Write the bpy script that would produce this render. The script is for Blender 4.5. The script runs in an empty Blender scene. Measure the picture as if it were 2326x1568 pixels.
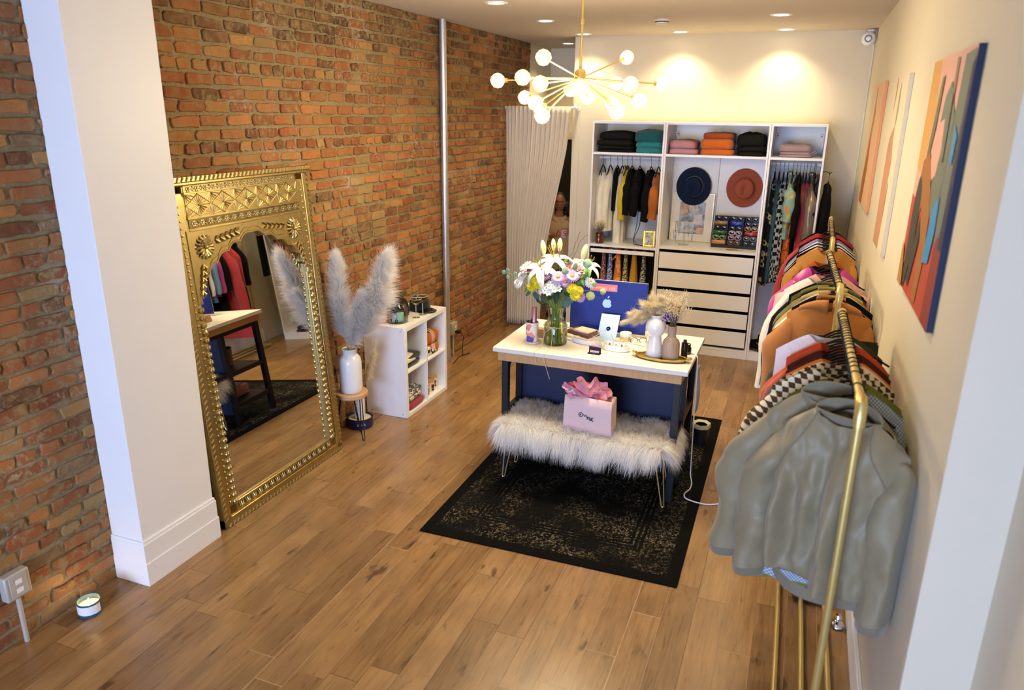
import bpy, bmesh, math, random
import numpy as np
from mathutils import Vector, Matrix, Euler
D = bpy.data; SC = bpy.context.scene; COL = SC.collection
PI = math.pi
sin, cos, rad = math.sin, math.cos, math.radians
rnd = random.Random(11)
def U(a, b): return rnd.uniform(a, b)

# ------------------------------------------------------------------ geometry
class G:
    def __init__(s): s.v = []; s.f = []
    def add(s, vs, fs):
        n = len(s.v); s.v += [tuple(v) for v in vs]; s.f += [tuple(i + n for i in f) for f in fs]; return s
    def box(s, x0, x1, y0, y1, z0, z1):
        return s.add([(x0,y0,z0),(x1,y0,z0),(x1,y1,z0),(x0,y1,z0),(x0,y0,z1),(x1,y0,z1),(x1,y1,z1),(x0,y1,z1)],
                     [(0,3,2,1),(4,5,6,7),(0,1,5,4),(1,2,6,5),(2,3,7,6),(3,0,4,7)])
    def rings(s, rings, caps=True, closed=False):
        n = len(rings[0]); m = len(rings); vs = [p for r in rings for p in r]; fs = []
        for i in range(m if closed else m - 1):
            a = i * n; b = ((i + 1) % m) * n
            for j in range(n):
                k = (j + 1) % n
                fs.append((a + j, a + k, b + k, b + j))
        if caps and not closed:
            fs.append(tuple(reversed(range(n)))); fs.append(tuple(range((m - 1) * n, m * n)))
        return s.add(vs, fs)
    def tube(s, pts, r, n=8, caps=True, closed=False, flat=1.0):
        P = [Vector(p) for p in pts]; m = len(P)
        rs = r if isinstance(r, (list, tuple)) else [r] * m
        rings = []; up = None
        for i in range(m):
            if closed: t = P[(i + 1) % m] - P[i - 1]
            else: t = P[min(i + 1, m - 1)] - P[max(i - 1, 0)]
            if t.length < 1e-9: t = Vector((0, 0, 1))
            t.normalize()
            if up is None: up = Vector((0, 0, 1)) if abs(t.z) < .9 else Vector((0, 1, 0))
            x = t.cross(up)
            if x.length < 1e-6: x = t.orthogonal()
            x.normalize(); y = x.cross(t).normalized(); up = y
            rings.append([P[i] + (x * cos(a) + y * sin(a) * flat) * rs[i] for a in (2 * PI * k / n for k in range(n))])
        return s.rings(rings, caps, closed)
    def cyl(s, p0, p1, r, n=12, r1=None): return s.tube([p0, p1], [r, r if r1 is None else r1], n)
    def lathe(s, prof, n=24, c=(0, 0, 0), caps=True, sx=1, sy=1, wob=None):
        rings = []
        for r, z in prof:
            rings.append([(c[0] + r * cos(2*PI*k/n) * sx * (wob(k/n, z) if wob else 1), c[1] + r * sin(2*PI*k/n) * sy * (wob(k/n, z) if wob else 1), c[2] + z) for k in range(n)])
        return s.rings(rings, caps)
    def ball(s, c, r, nu=12, nv=8, sc=(1, 1, 1)):
        rings = []
        for j in range(1, nv):
            t = PI * j / nv
            rings.append([(c[0] + r*sc[0]*sin(t)*cos(2*PI*k/nu), c[1] + r*sc[1]*sin(t)*sin(2*PI*k/nu), c[2] - r*sc[2]*cos(t)) for k in range(nu)])
        n0 = len(s.v); s.rings(rings, False)
        a = len(s.v); s.v += [(c[0], c[1], c[2] - r*sc[2]), (c[0], c[1], c[2] + r*sc[2])]
        for k in range(nu):
            s.f.append((n0 + (k+1) % nu, n0 + k, a)); q = n0 + (nv-2)*nu
            s.f.append((q + k, q + (k+1) % nu, a + 1))
        return s
    def grid(s, fn, nu, nv, closeu=False):
        vs = [fn(i / (nu if closeu else nu - 1), j / (nv - 1)) for j in range(nv) for i in range(nu)]
        fs = []
        for j in range(nv - 1):
            for i in range(nu if closeu else nu - 1):
                k = (i + 1) % nu
                fs.append((j*nu + i, j*nu + k, (j+1)*nu + k, (j+1)*nu + i))
        return s.add(vs, fs)
    def prism(s, poly, m0, d):  # poly: 2-D outline; m0: (a,b)->Vector ; d: extrusion vector
        d = Vector(d); n = len(poly); A = [Vector(m0(a, b)) for a, b in poly]
        return s.add(A + [p + d for p in A], [tuple(reversed(range(n))), tuple(range(n, 2*n))] + [(i, (i+1) % n, n + (i+1) % n, n + i) for i in range(n)])
    def tf(s, M, start=0):
        for i in range(start, len(s.v)): s.v[i] = tuple(M @ Vector(s.v[i]))
        return s
    def build(s, name, mat, parent=None, smooth=40, bevel=0, seg=2, sub=0, loc=None, rot=None, solid=0):
        me = D.meshes.new(name); me.from_pydata(s.v, [], s.f); me.update()
        return link(name, me, mat, parent, smooth, bevel, seg, sub, loc, rot, solid)

def link(name, me, mat, parent=None, smooth=40, bevel=0, seg=2, sub=0, loc=None, rot=None, solid=0):
    o = D.objects.new(name, me); COL.objects.link(o)
    if mat: me.materials.append(mat)
    if smooth:
        me.shade_smooth()
        if smooth < 180: me.set_sharp_from_angle(angle=rad(smooth))
    if parent: o.parent = parent
    if loc is not None: o.location = loc
    if rot is not None: o.rotation_euler = rot
    if solid:
        m = o.modifiers.new('solid', 'SOLIDIFY'); m.thickness = solid; m.offset = 0
    if bevel:
        m = o.modifiers.new('bevel', 'BEVEL'); m.width = bevel; m.segments = seg; m.limit_method = 'ANGLE'
        m.harden_normals = False
    if sub:
        m = o.modifiers.new('sub', 'SUBSURF'); m.levels = sub; m.render_levels = sub
    return o

def tag(o, label, cat, group=None, kind=None):
    o['label'] = label; o['category'] = cat
    if group: o['group'] = group
    if kind: o['kind'] = kind
    return o
def thing(name, label, cat, loc=(0,0,0), rz=0, group=None, rot=None):
    o = D.objects.new(name, None); COL.objects.link(o); o.empty_display_size = .05
    o.location = loc; o.rotation_euler = rot if rot else (0, 0, rz)
    return tag(o, label, cat, group)
def struct(o): o['kind'] = 'structure'; return o
def copy_tree(o, parent=None):
    c = o.copy(); COL.objects.link(c)
    if parent: c.parent = parent
    for ch in list(o.children): copy_tree(ch, c)
    return c

def ribbons(P, side, taper=(1.0, .9, .6, .12)):
    """P (N,S,3) strand points, side (N,3) half-width vectors -> arrays for a mesh"""
    N, S, _ = P.shape
    w = np.interp(np.linspace(0, 1, S), np.linspace(0, 1, len(taper)), taper)
    off = side[:, None, :] * w[None, :, None]
    V = np.stack([P - off, P + off], axis=2).reshape(N * S * 2, 3)
    b = (np.arange(N)[:, None] * S + np.arange(S - 1)[None, :]) * 2
    F = np.stack([b, b + 1, b + 3, b + 2], axis=-1).reshape(-1, 4)
    return V, F
def np_mesh(name, V, F):
    me = D.meshes.new(name); n, m = len(V), len(F); k = F.shape[1]
    me.vertices.add(n); me.vertices.foreach_set('co', np.ascontiguousarray(V, dtype=np.float32).ravel())
    me.loops.add(m * k); me.loops.foreach_set('vertex_index', np.ascontiguousarray(F, dtype=np.int32).ravel())
    me.polygons.add(m); me.polygons.foreach_set('loop_start', np.arange(0, m * k, k, dtype=np.int32))
    me.update(calc_edges=True); me.validate(); return me

def text_geo(txt, size, depth=.001, sx=1.0, align='CENTER', space=1.0):
    cu = D.curves.new('txt', 'FONT'); cu.body = txt; cu.size = size; cu.extrude = depth / 2; cu.align_x = align; cu.align_y = 'CENTER'; cu.space_character = space
    cu.resolution_u = 3
    o = D.objects.new('txt', cu); COL.objects.link(o)
    dg = bpy.context.evaluated_depsgraph_get(); me = D.meshes.new_from_object(o.evaluated_get(dg))
    g = G(); g.v = [(v.co.x * sx, v.co.y, v.co.z) for v in me.vertices]; g.f = [tuple(p.vertices) for p in me.polygons]
    D.objects.remove(o); D.curves.remove(cu); D.meshes.remove(me); return g

# ------------------------------------------------------------------ materials
def lin(h):
    h = h.lstrip('#'); c = [int(h[i:i+2], 16) / 255 for i in (0, 2, 4)]
    return tuple(x / 12.92 if x <= .04045 else ((x + .055) / 1.055) ** 2.4 for x in c) + (1,)
class N:
    def __init__(s, name):
        s.m = D.materials.new(name); s.m.use_nodes = True; s.t = s.m.node_tree; s.n = s.t.nodes
        s.b = s.n['Principled BSDF']; s.out = s.n['Material Output']
    def add(s, typ, **kw):
        x = s.n.new(typ)
        for k, v in kw.items():
            if k.startswith('_'): setattr(x, k[1:], v)
            else: s.set(x, k, v)
        return x
    def inp(s, x, k):
        if isinstance(k, int): return x.inputs[k]
        k2 = k.replace('_', ' ')
        for i in x.inputs:
            if i.name == k2 and i.enabled: return i
        return x.inputs[k2]
    def set(s, x, k, v):
        i = s.inp(x, k)
        if hasattr(v, 'is_output') or isinstance(v, bpy.types.NodeSocket): s.t.links.new(v, i)
        elif isinstance(v, bpy.types.Node): s.t.links.new(v.outputs[0], i)
        else: i.default_value = v
    def math(s, op, a, b=None, c=None):
        x = s.n.new('ShaderNodeMath'); x.operation = op; s.set(x, 0, a)
        if b is not None: s.set(x, 1, b)
        if c is not None: s.set(x, 2, c)
        return x.outputs[0]
    def mix(s, f, a, b, typ='MIX'):
        x = s.n.new('ShaderNodeMix'); x.data_type = 'RGBA'; x.blend_type = typ
        s.set(x, 0, f); s.set(x, 6, a if not isinstance(a, str) else lin(a)); s.set(x, 7, b if not isinstance(b, str) else lin(b))
        return x.outputs[2]
    def ramp(s, f, stops, interp='LINEAR'):
        x = s.n.new('ShaderNodeValToRGB'); x.color_ramp.interpolation = interp; s.set(x, 0, f)
        e = x.color_ramp.elements
        while len(e) < len(stops): e.new(.5)
        for k, (p, c) in zip(e, stops): k.position = p; k.color = lin(c) if isinstance(c, str) else (c, c, c, 1)
        return x.outputs[0]
    def coord(s, which='Object'): return s.add('ShaderNodeTexCoord').outputs[which]
    def map(s, v, scale=(1,1,1), loc=(0,0,0), rot=(0,0,0)):
        x = s.add('ShaderNodeMapping'); s.set(x, 'Vector', v); x.inputs['Scale'].default_value = scale; x.inputs['Location'].default_value = loc; x.inputs['Rotation'].default_value = rot
        return x.outputs[0]
    def noise(s, v, scale, detail=3, rough=.5, dist=0):
        x = s.add('ShaderNodeTexNoise', Vector=v, Scale=scale, Detail=detail, Roughness=rough, Distortion=dist); return x.outputs[0]
    def bump(s, h, strength=.3, dist=.01, normal=None):
        x = s.add('ShaderNodeBump', Strength=strength, Distance=dist, Height=h)
        if normal is not None: s.set(x, 'Normal', normal)
        return x.outputs[0]
    def base(s, **kw):
        for k, v in kw.items(): s.set(s.b, k, v)
        return s

_mc = {}
def pm(name, hx, rough=.6, metal=0, var=.10, scale=18, bump=0, bs=120, sheen=0, coat=0, spec=.5, trans=0, ior=1.45, sub=0):
    if name in _mc: return _mc[name]
    q = N(name); v = q.coord(); c = lin(hx)
    n = q.noise(v, scale, 3)
    lo = tuple(x * (1 - var) for x in c[:3]) + (1,); hi = tuple(min(1, x * (1 + var)) for x in c[:3]) + (1,)
    q.base(Base_Color=q.mix(n, lo, hi), Roughness=rough, Metallic=metal)
    q.set(q.b, 'Specular IOR Level', spec); q.b.inputs['IOR'].default_value = ior
    if sheen: q.b.inputs['Sheen Weight'].default_value = sheen; q.b.inputs['Sheen Roughness'].default_value = .5
    if coat: q.b.inputs['Coat Weight'].default_value = coat; q.b.inputs['Coat Roughness'].default_value = .08
    if trans: q.b.inputs['Transmission Weight'].default_value = trans
    if sub: q.b.inputs['Subsurface Weight'].default_value = sub; q.b.inputs['Subsurface Radius'].default_value = (.01, .006, .004)
    if bump: q.set(q.b, 'Normal', q.bump(q.noise(v, bs, 2), bump, .004))
    _mc[name] = q.m; return q.m
def fabric(name, hx, var=.12, scale=30, bump=.35, bs=350, rough=.85, sheen=.25):
    return pm('fabric_' + name, hx, rough, 0, var, scale, bump, bs, sheen, spec=.25)
def emit(name, hx, strength):
    q = N(name); c = lin(hx); n = q.noise(q.coord(), 40, 2)
    q.base(Base_Color=c, Roughness=.4, Emission_Color=q.mix(n, tuple(x*.9 for x in c[:3]) + (1,), c), Emission_Strength=strength)
    return q.m
def thin_glass(name, hx='#ffffff', refl=.9):
    q = N(name); q.n.remove(q.b); n = q.noise(q.coord(), 60, 2); c = lin(hx)
    t = q.add('ShaderNodeBsdfTransparent', Color=q.mix(n, tuple(x*.97 for x in c[:3]) + (1,), c)); g = q.add('ShaderNodeBsdfGlossy', Roughness=.03)
    lw = q.add('ShaderNodeFresnel', IOR=1.5); m = q.add('ShaderNodeMixShader', Fac=q.math('MULTIPLY', lw.outputs[0], refl)); q.set(m, 1, t.outputs[0]); q.set(m, 2, g.outputs[0])
    q.t.links.new(m.outputs[0], q.out.inputs[0]); return q.m
def glass(name, hx='#ffffff', rough=.02, ior=1.45):
    q = N(name); n = q.noise(q.coord(), 60, 2)
    c = lin(hx); q.base(Base_Color=q.mix(n, tuple(x*.97 for x in c[:3]) + (1,), c), Roughness=rough, Transmission_Weight=1.0, IOR=ior)
    return q.m
# ------------------------------------------------------------------ shared materials
M_white = pm('painted_white', '#eeece8', .45, var=.02, scale=6)
M_wall = pm('wall_paint', '#d9cfb8', .7, var=.025, scale=3, bump=.06, bs=90)
M_ceil = pm('ceiling_paint', '#cbbfac', .8, var=.02, scale=2)
M_mel = pm('white_melamine', '#ecebea', .35, var=.02, scale=5)
M_black = pm('black_metal', '#14161b', .45, var=.15, scale=15, spec=.4)
M_blackfab = fabric('black', '#060607', bump=.25, sheen=0, rough=.9)
M_gold = pm('brushed_gold', '#d9ba6c', .34, .85, .08, 30)
M_rail = pm('gold_paint_pipe', '#d3bd78', .38, .7, .08, 25)
M_chrome = pm('chrome', '#d8d8dc', .12, 1, .03)
M_steel = pm('galvanised_pipe', '#c9cacd', .35, .8, .1, 20)
M_navy = pm('navy_panel', '#0f1a40', .5, var=.1, scale=8)
M_oak = None
def wood(name, a, b, sc=(1, 14, 14), rough=.45):
    q = N(name); v = q.map(q.coord(), sc)
    n = q.noise(v, 4, 5, .6, .6); q.base(Base_Color=q.mix(n, a, b), Roughness=rough)
    q.set(q.b, 'Normal', q.bump(n, .08, .003)); return q.m
M_oak = wood('oak_veneer', '#b98a55', '#d6ab74', (14, 1, 2))
M_stoolwood = wood('light_wood', '#b9895a', '#d9b385', (3, 14, 14))
M_velvet = pm('black_velvet', '#070708', .9, var=.2, scale=60, sheen=.1, spec=.15)

# ------------------------------------------------------------------ room shell
XL, XR, YB, ZC = -3.233, .475, 8.30, 3.225
XJ = -2.47                                   # jamb between wardrobe wall and fitting-room opening

def floor_mat():
    q = N('plank_floor'); v = q.coord(); s = q.add('ShaderNodeSeparateXYZ', Vector=v)
    W = .1475
    x = q.math('DIVIDE', q.math('ADD', s.outputs[0], .267 + 30 * W), W)
    row = q.math('FLOOR', x); fx = q.math('FRACT', x)
    wn = q.add('ShaderNodeTexWhiteNoise', _noise_dimensions='1D', W=row)
    y = q.math('DIVIDE', q.math('ADD', s.outputs[1], q.math('MULTIPLY', wn.outputs[0], 7.0)), 1.15)
    col = q.math('FLOOR', y); fy = q.math('FRACT', y)
    cid = q.add('ShaderNodeCombineXYZ', X=row, Y=col)
    w2 = q.add('ShaderNodeTexWhiteNoise', _noise_dimensions='3D', Vector=cid.outputs[0])
    # grain
    off = q.add('ShaderNodeVectorMath', _operation='MULTIPLY'); q.set(off, 0, w2.outputs[1]); off.inputs[1].default_value = (7, 7, 7)
    vv = q.add('ShaderNodeVectorMath', _operation='ADD'); q.set(vv, 0, v); q.set(vv, 1, off.outputs[0])
    gv = q.map(vv.outputs[0], (18, 1.6, 1)); grain = q.noise(gv, 2.2, 6, .62, .8)
    blot = q.noise(q.map(vv.outputs[0], (3, 1.2, 1)), 2.5, 3, .55)
    knot = q.noise(q.map(vv.outputs[0], (9, 3.2, 1)), 1.7, 2, .5)
    tone = q.ramp(w2.outputs[0], [(0, '#75522f'), (.35, '#8f6840'), (.7, '#a47e52'), (1, '#84582f')])
    c = q.mix(q.math('MULTIPLY', q.ramp(grain, [(.3, 0.0), (.7, 1.0)]), .5), tone, '#bd9864')
    st2 = q.noise(q.map(vv.outputs[0], (42, 1.1, 1)), 2.0, 4, .6, .4)
    c = q.mix(q.math('MULTIPLY', q.ramp(st2, [(.52, 0.0), (.70, 1.0)]), .34), c, '#4f3520')
    c = q.mix(q.math('MULTIPLY', q.ramp(blot, [(.35, 1.0), (.62, 0.0)]), .35), c, '#57402a')
    c = q.mix(q.math('MULTIPLY', q.ramp(knot, [(.655, 0.0), (.75, 1.0)]), .75), c, '#3a2616')
    ex = q.math('MINIMUM', fx, q.math('SUBTRACT', 1.0, fx)); ey = q.math('MINIMUM', fy, q.math('SUBTRACT', 1.0, fy))
    gx = q.math('LESS_THAN', ex, .012); gy = q.math('LESS_THAN', ey, .0016)
    gap = q.math('MAXIMUM', gx, gy)
    w3 = q.add('ShaderNodeTexWhiteNoise', _noise_dimensions='1D', W=q.math('ADD', row, 51.3))
    gap_glint_col = q.ramp(w3.outputs[0], [(0, '#3c2817'), (.42, '#5d4128'), (.55, '#b89a76'), (1, '#d2bb98')])  # dark tones are joints, pale ones painted glints on the plank bevels
    c = q.mix(q.math('MULTIPLY', gap, .75), c, gap_glint_col)
    q.base(Base_Color=c, Roughness=q.math('ADD', .22, q.math('MULTIPLY', grain, .14)))
    h = q.math('SUBTRACT', q.math('MULTIPLY', grain, .12), gap)
    q.set(q.b, 'Normal', q.bump(h, .25, .0015)); return q.m
fl = G().box(XL - .3, XR + .4, -3.8, 10.2, -.1, 0).build('floor', floor_mat(), smooth=0); struct(fl)
ce = G().box(XL - .3, XR + .4, -3.8, 10.2, ZC, ZC + .1).build('ceiling', M_ceil, smooth=0); struct(ce)

# brick wall: every brick is modelled, mortar slab behind
def brick_mats():
    q = N('old_brick'); a = q.add('ShaderNodeAttribute', _attribute_name='bc'); v = q.coord()
    n = q.noise(v, 38, 4, .65); n2 = q.noise(v, 7, 3, .6); n3 = q.noise(v, 2.3, 4, .6)
    c = q.mix(q.math('MULTIPLY', q.ramp(n, [(.35, 0.0), (.7, 1.0)]), .45), a.outputs[0], '#5d3524')
    c = q.mix(q.math('MULTIPLY', q.ramp(n2, [(.42, 0.0), (.72, 1.0)]), .42), c, '#ad8254')
    wh = q.math('MULTIPLY', q.ramp(n, [(.50, 0.0), (.68, 1.0)]), q.ramp(n3, [(.49, 0.0), (.66, 1.0)]))
    c = q.mix(q.math('MULTIPLY', wh, .75), c, '#c9bda6')
    sm = q.math('MULTIPLY', q.ramp(q.noise(v, 19, 5, .7), [(.46, 0.0), (.60, 1.0)]), q.ramp(q.noise(v, 1.5, 3, .6), [(.40, .25), (.58, 1.0)]))
    c = q.mix(q.math('MULTIPLY', sm, .72), c, q.mix(n, '#7a6744', '#ab9568'))
    q.base(Base_Color=c, Roughness=.85); q.set(q.b, 'Specular IOR Level', .25)
    q.set(q.b, 'Normal', q.bump(q.noise(v, 55, 5, .7), .7, .006))
    p = N('old_mortar'); v = p.coord()
    n = p.noise(v, 45, 5, .65); n3 = p.noise(v, 2.3, 4, .6)
    c = p.mix(n, '#6f6042', '#ad9b76'); c = p.mix(p.math('MULTIPLY', p.ramp(n3, [(.55, 0.0), (.72, 1.0)]), .5), c, '#c5bba6')
    p.base(Base_Color=c, Roughness=.95); p.set(p.b, 'Specular IOR Level', .15)
    p.set(p.b, 'Normal', p.bump(p.noise(v, 30, 6, .7), .9, .012))
    return q.m, p.m
MB, MM = brick_mats()
wl = G().box(XL - .25, XL - .004, -3.8, 8.91, 0, ZC).build('wall_left', MM, smooth=0); struct(wl)
def bricks():
    r = random.Random(5); V = []; F = []; C = []
    pal = ['#9f5f34', '#aa6c3c', '#945630', '#865030', '#70482e', '#5f442c', '#ad8048', '#a3703c', '#a08452', '#80684a', '#b0743c', '#8f5430']
    wts = [10, 10, 9, 7, 4, 2.5, 4, 7, 2, 2, 7, 7]
    z = .012; k = 0
    while z < ZC - .02:
        ch = .0570 + r.uniform(-.003, .003); mort = .0180 + r.uniform(-.002, .002)
        header = (k % 6 == 5); y = .55 + r.uniform(-.2, 0); sag = r.uniform(-.004, .004)
        while y < 8.9:
            L = (.098 if header else .198) * r.uniform(.93, 1.05)
            if not header and r.random() < .1: L *= .5
            if y + L > 8.905: L = 8.905 - y
            if L < .03: break
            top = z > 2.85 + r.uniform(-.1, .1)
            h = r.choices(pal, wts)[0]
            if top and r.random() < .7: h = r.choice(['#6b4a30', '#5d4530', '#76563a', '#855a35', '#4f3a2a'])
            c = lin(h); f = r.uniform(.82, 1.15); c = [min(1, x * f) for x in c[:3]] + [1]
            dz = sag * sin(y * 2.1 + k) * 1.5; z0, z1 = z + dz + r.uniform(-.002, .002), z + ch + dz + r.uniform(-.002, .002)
            z1 = min(z1, ZC - .003)
            cc = .010; pts = [(y+cc, z0), ((y*.66+(y+L)*.34), z0), (y*.34+(y+L)*.66, z0), (y+L-cc, z0), (y+L, z0+cc), (y+L, (z0+z1)/2), (y+L, z1-cc), (y+L-cc, z1), (y*.34+(y+L)*.66, z1), (y*.66+(y+L)*.34, z1), (y+cc, z1), (y, z1-cc), (y, (z0+z1)/2), (y, z0+cc)]
            m = len(pts); j = [(a + r.gauss(0, .004), b + r.gauss(0, .0032)) for a, b in pts]
            cy, cz = y + L/2, (z0+z1)/2; dep = r.uniform(.002, .011); t1, t2 = r.gauss(0, .012), r.gauss(0, .03)
            def ring(s, d):
                return [(XL + d + t1*(a-cy) + t2*(b-cz), cy + (a-cy)*s if abs(s-1) > 1e-6 else a, cz + (b-cz)*(s - (.06 if s < .99 else 0)) if abs(s-1) > 1e-6 else b) for a, b in j]
            n0 = len(V); V.extend(ring(1, -.012)); V.extend(ring(1, dep - .0045)); V.extend(ring(.955, dep + r.uniform(-.001, .001)))
            for q in range(2):
                for i in range(m): F.append((n0+q*m+i, n0+q*m+(i+1) % m, n0+(q+1)*m+(i+1) % m, n0+(q+1)*m+i))
            F.append(tuple(n0+2*m+i for i in range(m))); C.extend([c] * (3*m))
            y += L + r.uniform(.010, .024)
        z += ch + mort; k += 1
    me = D.meshes.new('bricks'); me.from_pydata(V, [], F); me.update()
    at = me.color_attributes.new('bc', 'FLOAT_COLOR', 'POINT'); at.data.foreach_set('color', np.array(C, dtype=np.float32).ravel())
    return link('brick_facing', me, MB, wl, smooth=35)
bricks()

wb = G().box(XJ, XR, YB, YB + .12, 0, ZC).build('wall_back', M_wall, smooth=0); struct(wb)
wr = G().box(XR, XR + .12, 2.262, YB + .12, 0, ZC).build('wall_right', M_wall, smooth=0); struct(wr)
# right wall steps back towards the shop front (blue-lit return faces the window)
wr2 = G().box(.66, .78, -3.8, 2.26, 0, ZC).build('wall_front_right', M_wall, smooth=0); struct(wr2)
tr = G().box(XR + .0002, .66, 2.245, 2.261, 0, ZC).build('trim_1', M_wall, smooth=0); struct(tr)
# fitting-room passage
whl = G().box(XL - .25, XL, 8.91, 9.7, 0, ZC).build('wall_passage_left', M_wall, smooth=0); struct(whl)
whb = G().box(XL - .25, XJ + .9, 9.7, 9.8, 0, ZC).build('wall_passage', M_wall, smooth=0); struct(whb)
whr = G().box(XJ + .8, XJ + .9, YB + .12, 9.7, 0, ZC).build('wall_passage_right', M_wall, smooth=0); struct(whr)
dd = G().box(XL + .12, -2.90, 9.665, 9.699, 0, 2.1).build('doorway_slab', pm('doorway_shade', '#15120f', .5), smooth=0, bevel=.004); struct(dd)  # dark slab stands in for the open doorway, its darkness put into the colour
tj = G().box(-2.89, -2.80, 9.64, 9.699, 0, 2.2).box(XL + .02, -2.89, 9.64, 9.699, 2.11, 2.2).build('trim_2', M_wall, smooth=0); struct(tj)
tk = G().box(XJ - .02, XJ + .06, YB - .012, YB - .0005, 0, ZC - .001).build('trim_3', M_wall, smooth=0, bevel=.002); struct(tk)
# shop front behind the camera: piers and a wide glazed opening
wf = G().box(XL - .25, XL + .15, -3.8, -3.65, 0, ZC).box(.45, .78, -3.8, -3.65, 0, ZC).box(XL + .15, .45, -3.8, -3.65, 2.0, ZC).box(XL + .15, .45, -3.8, -3.65, 0, .25).build('wall_front', M_wall, smooth=0); struct(wf)
wfr = G().box(XL + .15, .45, -3.76, -3.7, 1.94, 2.0).box(XL + .15, .45, -3.76, -3.7, .25, .31).box(-1.42, -1.36, -3.76, -3.7, .31, 1.94).build('window_1', M_black, smooth=0); struct(wfr)

# pillar in front of the brick wall with stepped baseboard
PX0, PX1, PY0, PY1 = XL + .004, -3.012, 2.475, 2.985
pl = G().box(PX0, PX1, PY0, PY1, 0, ZC).build('wall_pillar', M_white, smooth=0, bevel=.003); struct(pl)
bbp = G().box(PX0, PX1 + .014, PY0 - .010, PY1 + .010, 0, .245).box(PX0, PX1 + .019, PY0 - .013, PY1 + .014, 0, .135).box(PX0, PX1 + .009, PY0 - .007, PY1 + .006, .24, .262).build('baseboard_pillar', M_white, smooth=0, bevel=.003); struct(bbp)
bbr = G().box(XR - .016, XR - .0005, 2.262, YB - .6, 0, .15).box(XR - .010, XR - .0005, 2.262, YB - .6, .15, .175).build('baseboard_right', M_white, smooth=0, bevel=.003); struct(bbr)
bbb = G().box(.16, XR - .0005, YB - .015, YB - .0005, 0, .16).build('baseboard_back', M_white, smooth=0, bevel=.003); struct(bbb)
# ------------------------------------------------------------------ camera (needed for placing the chandelier's lamps)
FPX, IW, IH, HC = 1682.65, 2326, 1568, 2.436
_a, _b, _c = rad(20.995), rad(-17.432), rad(.713)
_F = Vector((-sin(_a)*cos(_b), cos(_a)*cos(_b), sin(_b))); _r = Vector((cos(_a), sin(_a), 0)); _u = _r.cross(_F)
CR = _r * cos(_c) + _u * sin(_c); CU = -_r * sin(_c) + _u * cos(_c)
CPOS = Vector((0, 0, HC))
cam = D.cameras.new('camera'); cam.sensor_width = 36; cam.sensor_fit = 'HORIZONTAL'; cam.lens = FPX * 36 / IW
cam.clip_start = .05; cam.dof.use_dof = True; cam.dof.focus_distance = 5.6; cam.dof.aperture_fstop = 2.2
camo = D.objects.new('camera', cam); COL.objects.link(camo)
camo.matrix_world = Matrix(((CR.x, CU.x, -_F.x, 0), (CR.y, CU.y, -_F.y, 0), (CR.z, CU.z, -_F.z, HC), (0, 0, 0, 1)))
SC.camera = camo
def vray(px, py): return CR * ((px - IW/2) / FPX) - CU * ((py - IH/2) / FPX) + _F

# ------------------------------------------------------------------ chandelier
HUB = Vector((-1.33, 4.554, 2.637))
def globe_mat():
    q = N('cut_glass_globe'); n = q.noise(q.coord(), 60, 2); q.base(Base_Color=q.mix(n, '#efe3c4', '#ffffff'), Roughness=.08, Emission_Color=lin('#ffe6ae'), Emission_Strength=.42); q.set(q.b, 'Specular IOR Level', .9)
    t = q.add('ShaderNodeBsdfTransparent', Color=lin('#fff6e0')); m = q.add('ShaderNodeMixShader', Fac=.55); q.set(m, 1, t.outputs[0]); q.set(m, 2, q.b.outputs[0]); q.t.links.new(m.outputs[0], q.out.inputs[0]); return q.m
M_globe = globe_mat(); M_bulb = emit('warm_bulb', '#fff0cf', 7)
ch = thing('chandelier', 'brass sputnik chandelier with eighteen lit cut glass globes above the desk', 'chandelier', HUB)
G().lathe([(.0, -.03), (.03, -.03), (.033, -.02), (.033, .035), (.022, .05), (0, .05)], 20).build('hub', M_gold, ch)
G().cyl((0, 0, .05), (0, 0, ZC - HUB.z - .03), .008, 12).cyl((0, 0, .3), (0, 0, .33), .013, 12).build('stem', M_gold, ch)
G().lathe([(0, -.03), (.055, -.03), (.062, -.022), (.062, 0), (0, 0)], 24, (0, 0, ZC - HUB.z)).build('canopy', M_gold, ch)
LAMPS = [(1130.6,183,.49,-1),(1187,176,.49,-1),(1227.5,190,.49,-1),(1234.5,130.5,.47,-1),(1192,221.5,.42,1),(1215.7,233.3,.42,-1),(1226.6,247,.42,1),(1231.5,264,.42,-1),
         (1295.8,204.7,.42,1),(1319,197.7,.47,-1),(1334,222.5,.43,1),(1400.6,188.8,.47,1),(1432,191.8,.49,-1),(1424.3,130.5,.47,1),(1506.4,190.8,.505,1),(1389.7,235.3,.42,1),(1401.6,254,.42,-1),(1453,229.4,.44,-1)]
def facet(r):
    g = G(); bm = bmesh.new(); bmesh.ops.create_icosphere(bm, subdivisions=2, radius=r)
    rr = random.Random(3)
    for v in bm.verts: v.co *= rr.uniform(.97, 1.04)
    g.v = [tuple(v.co) for v in bm.verts]; g.f = [tuple(v.index for v in f.verts) for f in bm.faces]; bm.free(); return g
for px, py, Rr, sg in LAMPS:
    d = vray(px, py); o = CPOS - HUB; A = d.dot(d); Bq = 2 * o.dot(d); Cq = o.dot(o) - Rr * Rr
    disc = max(0, Bq*Bq - 4*A*Cq); t = (-Bq + sg * math.sqrt(disc)) / (2*A)
    p = CPOS + d * t - HUB; dn = p.normalized()
    arm = G().cyl(dn * .025, p - dn * .045, .0046, 8).cyl(p - dn * .060, p - dn * .041, .013, 12).build('arm', M_gold, ch)
    gl = facet(.0445).build('globe', M_globe, arm, smooth=0, loc=p); G().ball(p, .021, 12, 8).build('bulb', M_bulb, arm)

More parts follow.
